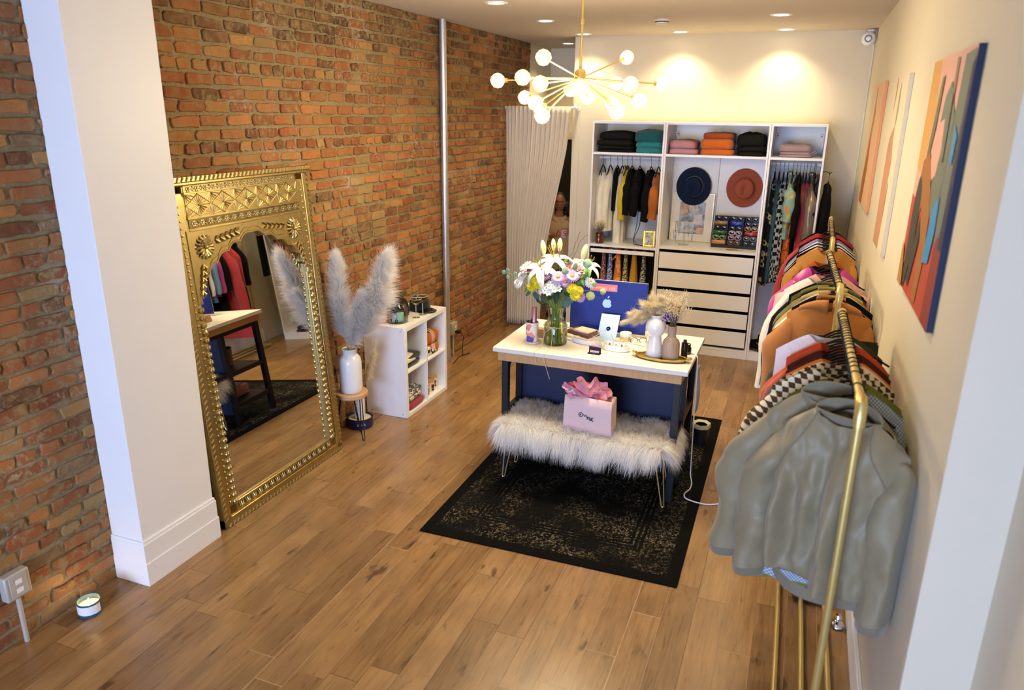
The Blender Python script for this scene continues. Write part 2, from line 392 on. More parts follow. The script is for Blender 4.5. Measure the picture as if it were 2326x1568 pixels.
# ------------------------------------------------------------------ ceiling fixtures
M_led = emit('led_disc', '#fff0d0', 14)
cans = [(-2.328, 5.642, 'left recessed ceiling light nearest to the front, above the brick wall'), (-2.336, 6.824, 'left recessed ceiling light in the middle of its row'),
        (-2.327, 8.03, 'recessed ceiling light over the curtain, leftmost along the back wall'), (-1.334, 8.045, 'recessed ceiling light above the middle of the wardrobes'),
        (-.338, 6.922, 'recessed ceiling light one row in front of the right back corner'), (-.332, 8.06, 'recessed ceiling light above the right wardrobe'),
        (-2.80, 9.03, 'recessed ceiling light inside the passage behind the curtain')]
off = [(-2.33, 4.45), (-.33, 5.7), (-.33, 4.5), (-.33, 3.3)]
def can(x, y, label):
    t = thing('recessed_light', label, 'ceiling light', (x, y, ZC))
    G().lathe([(.058, -.001), (.062, -.006), (.085, -.006), (.09, -.0005)], 28, caps=False).build('trim_ring', M_white, t)
    G().lathe([(0, -.003), (.058, -.003)], 28, caps=False).build('led_disc', M_led, t, smooth=0)
def spot(x, y, e, size=1.9, blend=.6, z=ZC - .02, col=(1, .80, .53)):
    l = D.lights.new('downlight', 'SPOT'); l.energy = e; l.spot_size = size; l.spot_blend = blend; l.shadow_soft_size = .05; l.color = col
    o = D.objects.new('downlight', l); COL.objects.link(o); o.location = (x, y, z)
for x, y, lb in cans: can(x, y, lb)
smo = thing('smoke_detector', 'white round smoke detector on the ceiling', 'smoke detector', (-1.323, 6.995, ZC))
G().lathe([(0, -.042), (.045, -.042), (.058, -.034), (.06, -.012), (.068, -.01), (.07, -.0005), (0, -.0005)], 28).build('body', pm('off_white_plastic', '#dcd8d2', .5), smo)
G().lathe([(.060, -.026), (.0615, -.025), (.0615, -.019), (.060, -.018)], 28, caps=False).build('vent_slot', M_black, smo)
sc = thing('security_camera', 'white ball security camera in the ceiling corner with a cable', 'security camera', (XR - .075, YB - .09, ZC - .085))
G().lathe([(0, 0), (.03, 0), (.034, .006), (.034, .02), (0, .02)], 20, (.02, .03, .060)).build('mount', M_white, sc)
G().ball((0, 0, 0), .064, 24, 16).build('body', M_white, sc)
_v = (CPOS - Vector((XR - .075, YB - .09, ZC - .085))).normalized()
lens = G().lathe([(0, .060), (.033, .060), (.034, .052), (.034, .045)], 24).build('lens', pm('camera_lens', '#4a4438', .2), sc); lens.rotation_euler = _v.to_track_quat('Z', 'Y').to_euler()
G().tube([(.045, .04, -.03), (.062, .078, -.09), (.064, .082, -.5), (.064, .082, -1.6), (.064, .082, -2.4)], .004, 6).build('cable', M_white, sc)
# pipe on the brick wall, outlet boxes
pp = tag(G().cyl((XL + .05, 6.46, .002), (XL + .05, 6.46, ZC - .001), .033, 20).build('pipe', M_steel), 'galvanised steel pipe running floor to ceiling on the brick wall', 'pipe')
M_box = pm('grey_outlet_box', '#b9b4a6', .5, .2)
def outlet(x, y, z, label, mb):
    t = thing('outlet_box', label, 'electrical outlet', (x, y, z))
    G().box(0.012, .06, -.06, .06, -.065, .065).build('box', mb, t, bevel=.008)
    G().box(.06, .065, -.042, .042, -.055, .055).build('cover_plate', mb, t, bevel=.003)
    G().box(.0655, .067, -.016, .016, -.034, -.01).box(.0655, .067, -.016, .016, .01, .034).build('socket', M_white, t, bevel=.001)
    G().cyl((.035, 0, -.065), (.035, 0, -z + .001), .011, 12).build('conduit', mb, t)
    return t
outlet(XL, 1.925, .317, 'grey surface outlet box with a conduit low on the brick wall near the candle', M_box)
o2 = outlet(XL, 6.63, .306, 'beige outlet box with black plug beyond the white cube shelf', pm('beige_box', '#a89f8c', .5))
pg = G().box(.066, .12, -.022, .022, -.045, -.015).build('plug', M_black, o2, bevel=.006)
G().tube([(.12, 0, -.03), (.15, .01, -.08), (.13, .02, -.2), (.12, .05, -.295), (.15, .16, -.300), (.1, .0, -.300), (.14, -.22, -.300)], .004, 6).build('cord', M_black, pg)

# ------------------------------------------------------------------ floor mirror
mg = N('carved_brass'); _v = mg.coord(); _n = mg.noise(_v, 22, 4)
mg.base(Base_Color=mg.mix(_n, '#a8925a', '#d6c38a'), Metallic=1.0, Roughness=mg.ramp(_n, [(.3, .42), (.8, .30)]))
mg.set(mg.b, 'Normal', mg.bump(mg.noise(_v, 120, 3, .6), .15, .002)); M_brass = mg.m
M_mirror = pm('mirror_glass', '#e4e6e4', .015, 1, .0)
mi = thing('floor_mirror', 'tall carved gold framed mirror with a scalloped arch leaning on the brick wall', 'mirror', (-3.012, 3.688, 0), rot=(-.077, 0, PI/2))
h = .625
g = G()
for sx in (-1, 1):
    g.box(min(sx*h, sx*(h-.062)), max(sx*h, sx*(h-.062)), 0, .055, 0, 2.05)
    g.box(min(sx*(h-.062), sx*(h-.128)), max(sx*(h-.062), sx*(h-.128)), .012, .05, .06, 2.0)
g.box(-h, h, 0, .055, 0, .062).box(-h+.06, h-.06, .012, .05, .062, .128)
g.box(-h, h, 0, .055, 2.04, 2.05)
g.build('frame', M_brass, mi, bevel=.006)
G().box(-h-.005, h+.005, -.03, .05, 2.056, 2.086).box(-h+.01, h-.01, -.012, .05, 2.035, 2.06).build('cornice', M_brass, mi, bevel=.008)
for sx in (-1, 1):                             # rope notches on the outer rail
    g = G().box(min(sx*(h-.028), sx*(h-.003)), max(sx*(h-.028), sx*(h-.003)), -.0015, .003, .04, 2.03)
    for k in range(58):
        z = .05 + k * .0345; g.tube([(sx*(h-.004), -.001, z), (sx*(h-.026), -.004, z + .016)], .0052, 6)
    g.build('rope_edge', M_brass, mi)
for z0, y0 in ((.004, -.001), (2.059, -.031)):
    g = G().box(-h + .02, h - .02, y0, y0 + .003, z0, z0 + .024)
    for k in range(36): x = -h + .03 + k * .0341; g.tube([(x, y0, z0 + .002), (x + .013, y0 - .003, z0 + .022)], .0054, 6)
    g.build('rope_edge', M_brass, mi)
g = G().box(-.50, .50, .008, .04, 1.79, 2.04)  # header board
for z0 in (1.79, 1.855, 1.995, 2.035): g.box(-.495, .495, -.002, .01, z0 - .005, z0 + .005)
hd = g.build('header_panel', M_brass, mi, bevel=.002)
g = G()
for zc in (2.017, 1.825):
    for k in range(15):
        x = -.455 + k * .065
        for a in range(6): g.ball((x + .013*cos(a*PI/3), .003, zc + .013*sin(a*PI/3)), .0075, 6, 4, (1, .7, 1))
        g.ball((x, -.001, zc), .006, 6, 4); 
        for s2 in (-1, 1): g.tube([(x + .022, .006, zc), (x + .032, .002, zc + s2*.012), (x + .043, .006, zc)], .0035, 5)
g.box(-.49, .49, .004, .012, 1.80, 1.85).box(-.49, .49, .004, .012, 1.80, 2.03); g.build('rosette_band', M_brass, hd)
g = G(); zc, dh, dw = 1.925, .062, .0985
for k in range(5):
    x = -.394 + k * .197
    g.tube([(x - dw, .005, zc), (x, .003, zc + dh), (x + dw, .005, zc), (x, .003, zc - dh)], .0035, 5, closed=True)
    g.ball((x, .0, zc), .008, 8, 5)
    for a in range(18):
        t = 2*PI*a/18; L = .9 / (abs(cos(t))/dw + abs(sin(t))/dh)
        g.tube([(x + .011*cos(t), .002, zc + .011*sin(t)), (x + L*cos(t), .006, zc + L*sin(t))], [.0022, .0052], 5)
for k in range(6):
    x = -.4925 + k * .197
    for s2 in (-1, 1):
        for a in range(9):
            t = PI * (a + .5) / 9; L = .88 * min(1/(abs(cos(t))/dw + abs(sin(t))/dh), .08)
            xe = x + L*cos(t)
            if abs(xe) < .49: g.tube([(x, .003, zc + s2*(dh)), (xe, .006, zc + s2*(dh - L*sin(t)))], [.002, .0048], 5)
g.build('starburst_panel', M_brass, hd)
cusps = [(0, 1.722), (.115, 1.682), (.225, 1.640), (.325, 1.592), (.405, 1.528), (.462, 1.452), (.495, 1.375)]
half = []
for (x0, z0), (x1, z1) in zip(cusps, cusps[1:]):
    nx, nz = (z0 - z1), (x1 - x0); L = math.hypot(nx, nz); nx, nz = nx/L, nz/L
    for i in range(7):
        s = i / 7; bu = sin(PI * s) * .020
        half.append((x0 + (x1-x0)*s + nx*bu, z0 + (z1-z0)*s + nz*bu))
half.append(cusps[-1])
curve = [(-x, z) for x, z in reversed(half[1:])] + half
g = G(); n = len(curve)
vs = []; 
for x, z in curve: vs += [(x, .004, z), (x, .030, z), (x, .004, 1.792), (x, .030, 1.792)]
fs = []
for i in range(n - 1):
    a, b = 4*i, 4*i + 4
    fs += [(a, b, b+2, a+2), (a+1, a+3, b+3, b+1), (a, a+1, b+1, b)]
g.add(vs, fs); g.tube([(x, .002, z) for x, z in curve], .0062, 6)
g.tube([(x*.965, .002, z + .028) for x, z in curve], .0042, 6)
g.box(-.52, -.49, .002, .03, 1.375, 1.792).box(.49, .52, .002, .03, 1.375, 1.792)
ar = g.build('arch_panel', M_brass, mi)
for sx in (-1, 1):
    g = G(); cx, cz = sx * .405, 1.688
    for rr_, nn, pr in ((.062, 16, .012), (.036, 10, .009)):
        for a in range(nn):
            t = 2*PI*a/nn; g.tube([(cx + .012*cos(t), -.004, cz + .012*sin(t)), (cx + rr_*.8*cos(t), -.008, cz + rr_*.8*sin(t)), (cx + rr_*1.1*cos(t), .002, cz + rr_*1.1*sin(t))], [.003, pr*.8, pr*.5], 6)
    g.ball((cx, -.012, cz), .012, 8, 6)
    for k in range(5):
        bx, bz = cx - sx*(.09 + k*.042), cz + .03 + k*.006
        for s2 in (-1, 1): g.tube([(bx, -.001, bz), (bx - sx*.02, -.007, bz + s2*.017), (bx - sx*.042, .001, bz + s2*.024)], [.003, .009, .002], 6)
    for k in range(5):
        bx, bz = cx + sx*(.035 + k*.010), cz - .095 - k*.036
        for s2 in (-1, 1): g.tube([(bx, -.001, bz), (bx + s2*.013, -.007, bz - .02), (bx + s2*.017, .001, bz - .042)], [.003, .008, .002], 6)
    g.build('carved_flower', M_brass, ar)
    g = G()
    g.box(min(sx*.50, sx*.556), max(sx*.50, sx*.556), .008, .012, .13, 1.98)
    for k in range(28):
        z = .14 + k * .0445
        if k % 7 == 3 and z > .9: g.ball((sx*.512, .004, z), .021, 8, 6, (.9, .8, 1.1))
        else:
            for s2 in (-1, 1): g.ball((sx*.512 + s2*.008, .004, z), .0135, 7, 5, (.75, 1, 1.25))
    for k in range(46): g.ball((sx*.548, .008, .15 + k*.0395), .0075, 6, 4)
    g.build('bead_trim', M_brass, mi)
g = G()
for k in range(17):
    x = -.46 + k * .0575
    for a in (-1, 0, 1): g.tube([(x, .009, .075), (x + a*.012, .003, .09), (x + a*.018, .009, .112)], [.0035, .0075, .002], 6)
g.build('leaf_trim', M_brass, mi)
G().box(-.505, .505, .031, .036, .118, 1.79).build('glass', M_mirror, mi, smooth=0)

# ------------------------------------------------------------------ pampas vase on hairpin stool
M_wire = M_black
st = thing('stool', 'small round wooden stool with black hairpin legs beside the mirror', 'stool', (-3.055, 4.525, 0))
G().lathe([(0, .342), (.118, .342), (.126, .35), (.126, .375), (.12, .382), (0, .382)], 36).build('seat', M_stoolwood, st)
for fx, fy in ((.122, -.045), (-.105, -.075), (.01, .085)):
    L = math.hypot(fx, fy); tx, ty = -fy/L, fx/L; bx, by = fx*.62, fy*.62
    G().tube([(bx + tx*.035, by + ty*.035, .343), (fx + tx*.008, fy + ty*.008, .012), (fx + tx*.003, fy + ty*.003, .004), (fx - tx*.003, fy - ty*.003, .004), (fx - tx*.008, fy - ty*.008, .012), (bx - tx*.035, by - ty*.035, .343)], .0042, 7).build('leg', M_wire, st)
M_cer = pm('white_ceramic', '#e9e8e6', .28, var=.02, scale=8, coat=.3)
va = tag(G().lathe([(0, .004), (.076, .004), (.083, .012), (.085, .05), (.085, .235), (.08, .268), (.066, .29), (.053, .302), (.051, .325), (.058, .338), (.056, .345), (.047, .338), (.044, .3), (.03, .25), (0, .24)], 40).build('vase', M_cer, loc=(-3.05, 4.525, .379)), 'tall white ceramic bottle vase standing on the hairpin stool', 'vase')
npr = np.random.default_rng(4)
def plume(name, base, tip, r, n, mat, label=None, grp=None, start=.3, stem=.006, strand=.12, w=.0011, bend=(0, 0, 0), parent=None, stem_mat=None, droop=.03):
    base, tip, bend = np.array(base, float), np.array(tip, float), np.array(bend, float)
    def axis(t): return base + (tip - base) * t[:, None] + bend * (np.sin(np.pi * t) )[:, None]
    nc = max(24, n // 110); ci = npr.integers(0, nc, n); tc = start + (1 - start) * npr.random(nc) ** .9
    t = np.clip(tc[ci] + npr.normal(size=n) * .022, start, 1.0); p0 = axis(t); ax = tip - base; ax /= np.linalg.norm(ax)
    rd = npr.normal(size=(nc, 3))[ci] + npr.normal(size=(n, 3)) * .55; rd -= (rd @ ax)[:, None] * ax; rd /= np.linalg.norm(rd, axis=1)[:, None]
    s = (t - start) / (1 - start); env = np.sin(np.pi * np.clip(s * .80 + .16, 0, 1)) ** .55
    R_ = r * env * npr.uniform(.75, 1.25, nc)[ci] * npr.uniform(.35, 1.1, n); L = strand * npr.uniform(.6, 1.25, nc)[ci] * npr.uniform(.6, 1.1, n)
    S = 5; q = np.linspace(0, 1, S)
    P = p0[:, None, :] + rd[:, None, :] * (R_[:, None] * (q ** .8)[None, :])[..., None] + ax * (L[:, None] * q[None, :])[..., None]
    P[..., 2] -= (droop * npr.uniform(.3, 1, n)[:, None] * (q ** 2)[None, :])
    P += npr.normal(size=P.shape) * .006 * q[None, :, None]; P += np.cumsum(npr.normal(size=P.shape) * strand * .022, axis=1)
    sd = np.cross(rd, ax); sd = sd + npr.normal(size=sd.shape) * .6; sd /= np.linalg.norm(sd, axis=1)[:, None]
    V, F = ribbons(P, sd * w)
    root = thing(name, label, 'dried grass', tuple(base), group=grp) if label else parent
    V = V - (base if label else 0)
    o = link('plume', np_mesh('plume', V, F), mat, root, smooth=0)
    tt = np.linspace(0, .97, 12); A = axis(tt) - (base if label else 0)
    G().tube([tuple(x) for x in A], [stem * (1 - .6 * k) for k in tt], 6).build('stem', stem_mat or M_straw, root)
    return root
def plume_mat(name, a, b):
    q = N(name); n = q.noise(q.coord(), 25, 3); q.base(Base_Color=q.mix(n, a, b), Roughness=.9); q.set(q.b, 'Specular IOR Level', .1)
    tr = q.add('ShaderNodeBsdfTranslucent', Color=lin(b)); mx = q.add('ShaderNodeMixShader', Fac=.35)
    q.set(mx, 1, q.b.outputs[0]); q.set(mx, 2, tr.outputs[0]); q.t.links.new(mx.outputs[0], q.out.inputs[0]); return q.m
M_straw = pm('straw_stem', '#b79c66', .8)
M_plume = plume_mat('white_pampas', '#f3ede6', '#fdfbf7'); M_plume2 = plume_mat('beige_pampas', '#dccba4', '#f3e8cc')
mouth = (-3.05, 4.525, .66)
plume('pampas_plume', mouth, (-3.075, 4.47, 1.40), .105, 15000, M_plume, 'white fluffy pampas plume standing upright in the tall white vase, left one', 'pampas in the tall white vase', .2, strand=.10, bend=(-.02, -.01, 0))
plume('pampas_plume', (-3.03, 4.53, .665), (-2.70, 4.53, 1.46), .125, 18000, M_plume, 'white fluffy pampas plume leaning right towards the cube shelf, topmost tip', 'pampas in the tall white vase', .24, strand=.11, bend=(.03, 0, -.03), droop=.05)
plume('pampas_plume', (-3.035, 4.50, .665), (-2.86, 4.44, 1.18), .095, 8000, M_plume, 'short white pampas plume low between the two tall plumes', 'pampas in the tall white vase', .16, strand=.10, droop=.05)
tb = thing('candle_tub', 'navy blue round tub with cream inside on the floor behind the stool', 'tub', (-3.12, 4.725, 0))
G().lathe([(0, .003), (.098, .003), (.103, .01), (.103, .085), (.097, .085), (.096, .075), (.09, .071)], 36, caps=False).build('body', pm('navy_enamel', '#141f4a', .3), tb)
G().lathe([(0, .070), (.0955, .070)], 36, caps=False).build('wax', pm('cream_wax', '#dccfae', .5, sub=.2), tb)
tg = text_geo('E A R', .028, .001)
M4 = Matrix.Rotation(rad(18), 4, 'Z') @ Matrix.Translation((0, -.1036, .045)) @ Matrix.Rotation(PI/2, 4, 'X')
tg.tf(Matrix.Rotation(rad(20), 4, 'Z') @ M4).build('lettering', M_white, tb, smooth=0)
tag(G().lathe([(0, .002), (.04, .002), (.045, .01), (.043, .2), (.038, .24), (.036, .232), (.03, .1), (0, .09)], 28).build('vase', M_cer, loc=(-3.12, 4.725, .070)), 'slim white vase standing inside the navy tub', 'vase')
plume('dried_grass', (-3.115, 4.725, .2), (-2.99, 4.76, .66), .05, 1800, M_plume2, 'short beige dried grass between the tall vase and the cube shelf', None, .35, strand=.12, w=.0009, droop=.09)

# ------------------------------------------------------------------ candle on the floor
ca = thing('candle', 'lit candle in a blue glass jar on the floor by the brick wall', 'candle', (-3.10, 2.19, 0))
G().lathe([(0, .001), (.055, .001), (.06, .006), (.061, .03), (.061, .082), (.0575, .082), (.057, .05), (.057, .012), (0, .010)], 36).build('jar', pm('blue_jar_glass', '#1b5b80', .12, var=.15, trans=.35, coat=.4), ca)
G().lathe([(0, .052), (.0565, .052), (.0565, .011), (0, .011)], 32).build('wax', emit('glowing_wax', '#f7d89a', .75), ca)
g = G(); ca.scale = (.9, .9, .95); A0 = rad(-130)
g.grid(lambda u, v: (.0618*cos(A0 + u*rad(150)), .0618*sin(A0 + u*rad(150)), .022 + v*.05), 20, 2).build('label', M_white, ca)
wk = G().cyl((0, 0, .052), (.001, 0, .064), .0012, 6).build('wick', M_black, ca)
G().lathe([(0, 0), (.004, .005), (.0055, .012), (.004, .02), (.001, .03), (0, .032)], 12, (.001, 0, .062)).build('flame', emit('flame', '#ffd27a', 25), wk)
l = D.lights.new('candle_light', 'POINT'); l.energy = .6; l.color = (1, .65, .3); l.shadow_soft_size = .01
o = D.objects.new('candle_light', l); COL.objects.link(o); o.location = (-3.10, 2.19, .10)
def atY(px, py, Y): d = vray(px, py); return CPOS + d * (Y / d.y)
def atZ(px, py, z): d = vray(px, py); return CPOS + d * ((z - HC) / d.z)
def atX(px, py, X): d = vray(px, py); return CPOS + d * (X / d.x)

def folded_geo(w, d, h, seed=1, layers=2, bulge=.12):
    g = G(); r = random.Random(seed); hz = h / layers
    for l in range(layers):
        ph = [r.uniform(0, 6.28) for _ in range(4)]; sx = 1 - r.uniform(0, .05); oy = r.uniform(-.01, .012)
        prof = [(.86, .0), (.96, .06), (1, .3), (1, .6), (.97, .85), (.88, .98), (.6, 1.02 + bulge*.5), (.25, 1.02 + bulge)]
        if l < layers - 1: prof[-2:] = [(.6, 1.0), (.25, 1.0)]
        rings = []
        for s, q in prof:
            ring = []
            for k in range(36):
                t = 2*PI*k/36; ct, st_ = cos(t), sin(t)
                wv = 1 + .018*sin(3*t + ph[0]) + .014*sin(5*t + ph[1]) + .01*sin(9*t+ph[2]*q)
                x = math.copysign(abs(ct)**.42, ct) * w/2 * s * sx * wv; y = math.copysign(abs(st_)**.42, st_) * d/2 * s * wv + oy
                z = l*hz + hz*q + .06*hz*sin(2*t + ph[3])*(q if q > .5 else 0) - .05*hz*(x/(w/2))**2*(l == layers-1)
                ring.append((x, y, max(z, .0005)))
            rings.append(ring)
        g.rings(rings)
    return g
def folded(name, label, cat, mat, w, d, h, loc, rz=0, seed=1, layers=2, group=None):
    o = folded_geo(w, d, h, seed, layers).build(name, mat, smooth=60, loc=loc, rot=(0, 0, rz)); return tag(o, label, cat, group)

# ------------------------------------------------------------------ white cube shelf
KX0, KX1, KY0, KY1, KH = -3.222, -2.836, 4.992, 5.745, .78
ks = thing('cube_shelf', 'white two by two cube shelf standing against the brick wall', 'shelf', (0, 0, 0))
t = .036
G().box(KX0, KX1, KY0, KY0 + t, 0.001, KH).build('side_panel', M_mel, ks, bevel=.002)
G().box(KX0, KX1, KY1 - t, KY1, 0.001, KH).build('side_panel', M_mel, ks, bevel=.002)
G().box(KX0, KX1, KY0 + t, KY1 - t, KH - t, KH).build('top_panel', M_mel, ks, bevel=.002)
G().box(KX0, KX1, KY0 + t, KY1 - t, .001, t).build('bottom_panel', M_mel, ks, bevel=.002)
ym = (KY0 + KY1) / 2
G().box(KX0, KX1 - .002, ym - .008, ym + .008, t, KH - t).build('divider', M_mel, ks, bevel=.001)
for a, b in ((KY0 + t, ym - .008), (ym + .008, KY1 - t)): G().box(KX0, KX1 - .002, a, b, .382, .398).build('shelf_board', M_mel, ks, bevel=.001)
g = G()
for x in (KX0 + .05, KX1 - .04):
    for z in (.03, KH - .03): g.cyl((x, KY0 - .001, z), (x, KY0 + .002, z), .006, 10)
g.build('screw', M_steel, ks)
# contents
f1 = folded('folded_sweatshirt', 'folded charcoal sweatshirt with a cream print in the upper left cube', 'clothing', fabric('charcoal', '#2b2d31'), .26, .30, .09, (-3.0, 5.205, .3985), seed=3)
M_cream = fabric('cream', '#e4dcc6')
G().grid(lambda u, v: (.02 + u*.11, -.13 + v*.17 - .02*u, .094 + .010*sin(PI*u)*sin(PI*v) - .045*max(0, u - .75)*4), 10, 10).build('print', M_cream, f1, solid=.004)
def retro():
    q = N('retro_knit'); v = q.coord(); s = q.add('ShaderNodeSeparateXYZ', Vector=q.map(v, rot=(0, 0, .5)))
    st_ = q.math('FRACT', q.math('MULTIPLY', s.outputs[1], 9.0)); c = q.ramp(st_, [(0, '#b9651c'), (.3, '#c79ad2'), (.55, '#d0a83c'), (.75, '#b9651c')], 'CONSTANT')
    ck = q.add('ShaderNodeTexChecker', Vector=q.map(v, rot=(0, 0, .5)), Scale=34.0, Color1=lin('#161214'), Color2=lin('#e9e2d8'))
    ms = q.math('GREATER_THAN', q.noise(v, 11, 2), .54)
    q.base(Base_Color=q.mix(ms, c, ck.outputs[0]), Roughness=.9); q.set(q.b, 'Normal', q.bump(q.noise(v, 300, 2), .4, .003)); return q.m
folded('folded_knit', 'folded orange lilac and checker patterned knit in the upper right cube', 'clothing', retro(), .27, .29, .20, (-3.0, 5.55, .3985), seed=8, layers=2)
def toile():
    q = N('grey_toile'); v = q.coord(); n = q.noise(v, 16, 4, .6, 2.0)
    q.base(Base_Color=q.mix(q.ramp(n, [(.42, 1.0), (.5, 0.0)], 'CONSTANT'), '#ddd6c8', '#55585f'), Roughness=.9); return q.m
M_redf = fabric('brick_red', '#8f2f33')
folded('folded_scarf', 'folded brick red cloth at the bottom of the lower left cube', 'clothing', M_redf, .29, .31, .05, (-2.99, 5.205, t + .001), seed=12, layers=1, group='folded cloths in the lower left cube')
folded('folded_scarf', 'folded cream and grey printed cloth on top of the red one', 'clothing', toile(), .26, .29, .085, (-3.0, 5.205, t + .058), .06, seed=14, layers=2, group='folded cloths in the lower left cube')
M_jar = pm('white_candle_jar', '#ece7dc', .3); M_brn = pm('brown_label', '#8d4a24', .6); M_dk = pm('dark_label', '#2c140e', .6)
for i, (x, y, lb, hh) in enumerate([(-2.945, 5.66, 'rearmost candle jar with a brown label in the lower right cube', M_brn), (-2.915, 5.555, 'middle candle jar with a dark label in the lower right cube', M_dk), (-2.905, 5.445, 'candle jar with brown label beside the shelf divider', M_brn)]):
    c = thing('candle_jar', lb, 'candle', (x, y, t), group='lidded candle jars in the lower right cube')
    G().lathe([(0, .001), (.036, .001), (.039, .005), (.039, .092), (0, .092)], 28).build('jar', M_jar, c)
    G().lathe([(0, .0925), (.041, .0925), (.0415, .1), (.040, .106), (0, .106)], 28).build('lid', M_stoolwood, c)
    for z0, z1 in ((.04, .075), (.015, .036)):
        G().grid(lambda u, v: (.0396*cos(-.75 + u*.75), .0396*sin(-.75 + u*.75), z0 + v*(z1-z0)), 8, 2).build('label', hh, c)
# on top of the shelf
M_glass = thin_glass('clear_glass')
M_glass2 = thin_glass('bright_glass', '#fbfcfa', .55)
jr = thing('glass_jar', 'round clear glass jar filled with dark and pale trinkets on the cube shelf', 'jar', (-2.985, 5.145, KH))
G().lathe([(0, .002), (.082, .002), (.088, .01), (.088, .12), (.075, .145), (.068, .15), (.068, .165), (.066, .165), (.066, .148), (.072, .142), (.0845, .118), (.0845, .012), (0, .008)], 40).build('glass', M_glass2, jr)
G().lathe([(.0, .098), (.055, .10), (.070, .112), (.066, .135), (.05, .152), (.045, .17), (0, .176)], 24).build('black_pouch', pm('patent_black', '#0a0a0c', .12, coat=.6), jr)
G().grid(lambda u, v: (-.055 + .05*u, -.045 - .02*u, .015 + .075*v - .02*u*v), 4, 4).grid(lambda u, v: (-.015 + .035*u, -.066 + .012*u, .012 + .082*v - .02*u*v), 4, 4).build('white_card', pm('lilac_card', '#cfd3ea', .6), jr, solid=.002)
G().grid(lambda u, v: (.026 + .040*u, -.058 + .045*u, .014 + .080*v), 4, 4).build('mint_card', pm('mint_card', '#9fd6bf', .6), jr, solid=.002)
g = G()
for k in range(9): g.ball((.05*cos(k*.7)*(.5 + .5*(k % 2)), -.02 + .04*sin(k*1.3), .024), .015, 8, 6)
g.build('dark_pebble', pm('slate_pebble', '#2b3340', .25), jr)
M_glint = pm('glass_edge_glint', '#e9ead9', .1, coat=.5); M_drk = thin_glass('pale_drink', '#efe7b8', .3)  # opaque pale edge colour stands in for glints on rim, stem and foot
for x, y, lb in ((-2.905, 5.315, 'stemmed coupe glass nearer to the glass jar'), (-2.90, 5.425, 'stemmed coupe glass next to the shiny black cap')):
    cg = tag(G().lathe([(0, .001), (.032, .001), (.033, .003), (.008, .007), (.0045, .015), (.004, .095), (.01, .105), (.044, .135), (.048, .165), (.0468, .165), (.0425, .138), (.008, .11), (0, .109)], 32).build('coupe_glass', M_glass2, loc=(x, y, KH)), lb, 'glass', 'coupe glasses on the cube shelf')
    G().tube([(.0474*cos(a), .0474*sin(a), .165) for a in np.linspace(0, 2*PI, 29)[:-1]], .0016, 5, closed=True).build('rim', M_glint, cg)
    G().tube([(.033*cos(a), .033*sin(a), .002) for a in np.linspace(0, 2*PI, 29)[:-1]], .0014, 5, closed=True).cyl((0, 0, .004), (0, 0, .10), .0032, 8).build('stem_foot', M_glint, cg)
    G().lathe([(0, .111), (.008, .112), (.041, .139), (.044, .150), (0, .150)], 24).build('drink', M_drk, cg)
def cap(name, label, loc, rz, mat, vis):
    c = thing(name, label, 'cap', loc, rz, 'black caps on the cube shelf')
    g = G(); 
    g.grid(lambda u, v: (.09*cos(2*PI*u)*cos(v*PI/2*.99)**.7, .095*sin(2*PI*u)*cos(v*PI/2*.99)**.7, .03 + .105*sin(v*PI/2)**.9 - .0*u), 28, 10, closeu=True)
    g.grid(lambda u, v: (.09*cos(2*PI*u), .095*sin(2*PI*u), .004 + .026*v), 28, 2, closeu=True)
    g.build('crown', mat, c)
    G().ball((0, 0, .137), .007, 8, 6).build('button', mat, c)
    G().grid(lambda u, v: (.078*cos(-PI/2 + (u-.5)*2.2)*(1 + .55*v*cos((u-.5)*2.2)), (.09 + .085*v*cos((u-.5)*2.0)**.6)*sin(-PI/2 + (u-.5)*2.2), .012 - .010*v + .02*(1-(2*u-1)**2)*(1-.3*v)), 20, 8).build('visor', vis, c, solid=.004)
M_pat = pm('patent_black_visor', '#070708', .08, coat=.8); M_felt = fabric('charcoal_felt', '#1d1e20')
cap('cap', 'black cap with a shiny patent visor at the right end of the cube shelf', (-3.0, 5.56, KH), rad(75), M_felt, M_pat)
cap('cap', 'dark cap half hidden behind the glass jar and coupe glasses', (-3.12, 5.40, KH), rad(30), pm('brown_black_felt', '#120f0e', .9), M_felt)
tag(G().box(-.045, .045, -.03, .03, 0.001, .105).build('cosmetic_box', pm('blush_box', '#c98f84', .5), loc=(-3.09, 5.07, KH), bevel=.012), 'small blush pink box half hidden behind the pampas', 'box')
tag(G().cyl((0, 0, .001), (0, 0, .11), .014, 14).cyl((0, 0, .11), (0, 0, .135), .01, 12).build('cosmetic_tube', M_white, loc=(-3.12, 5.20, KH)), 'thin white tube standing next to the blush box', 'bottle')

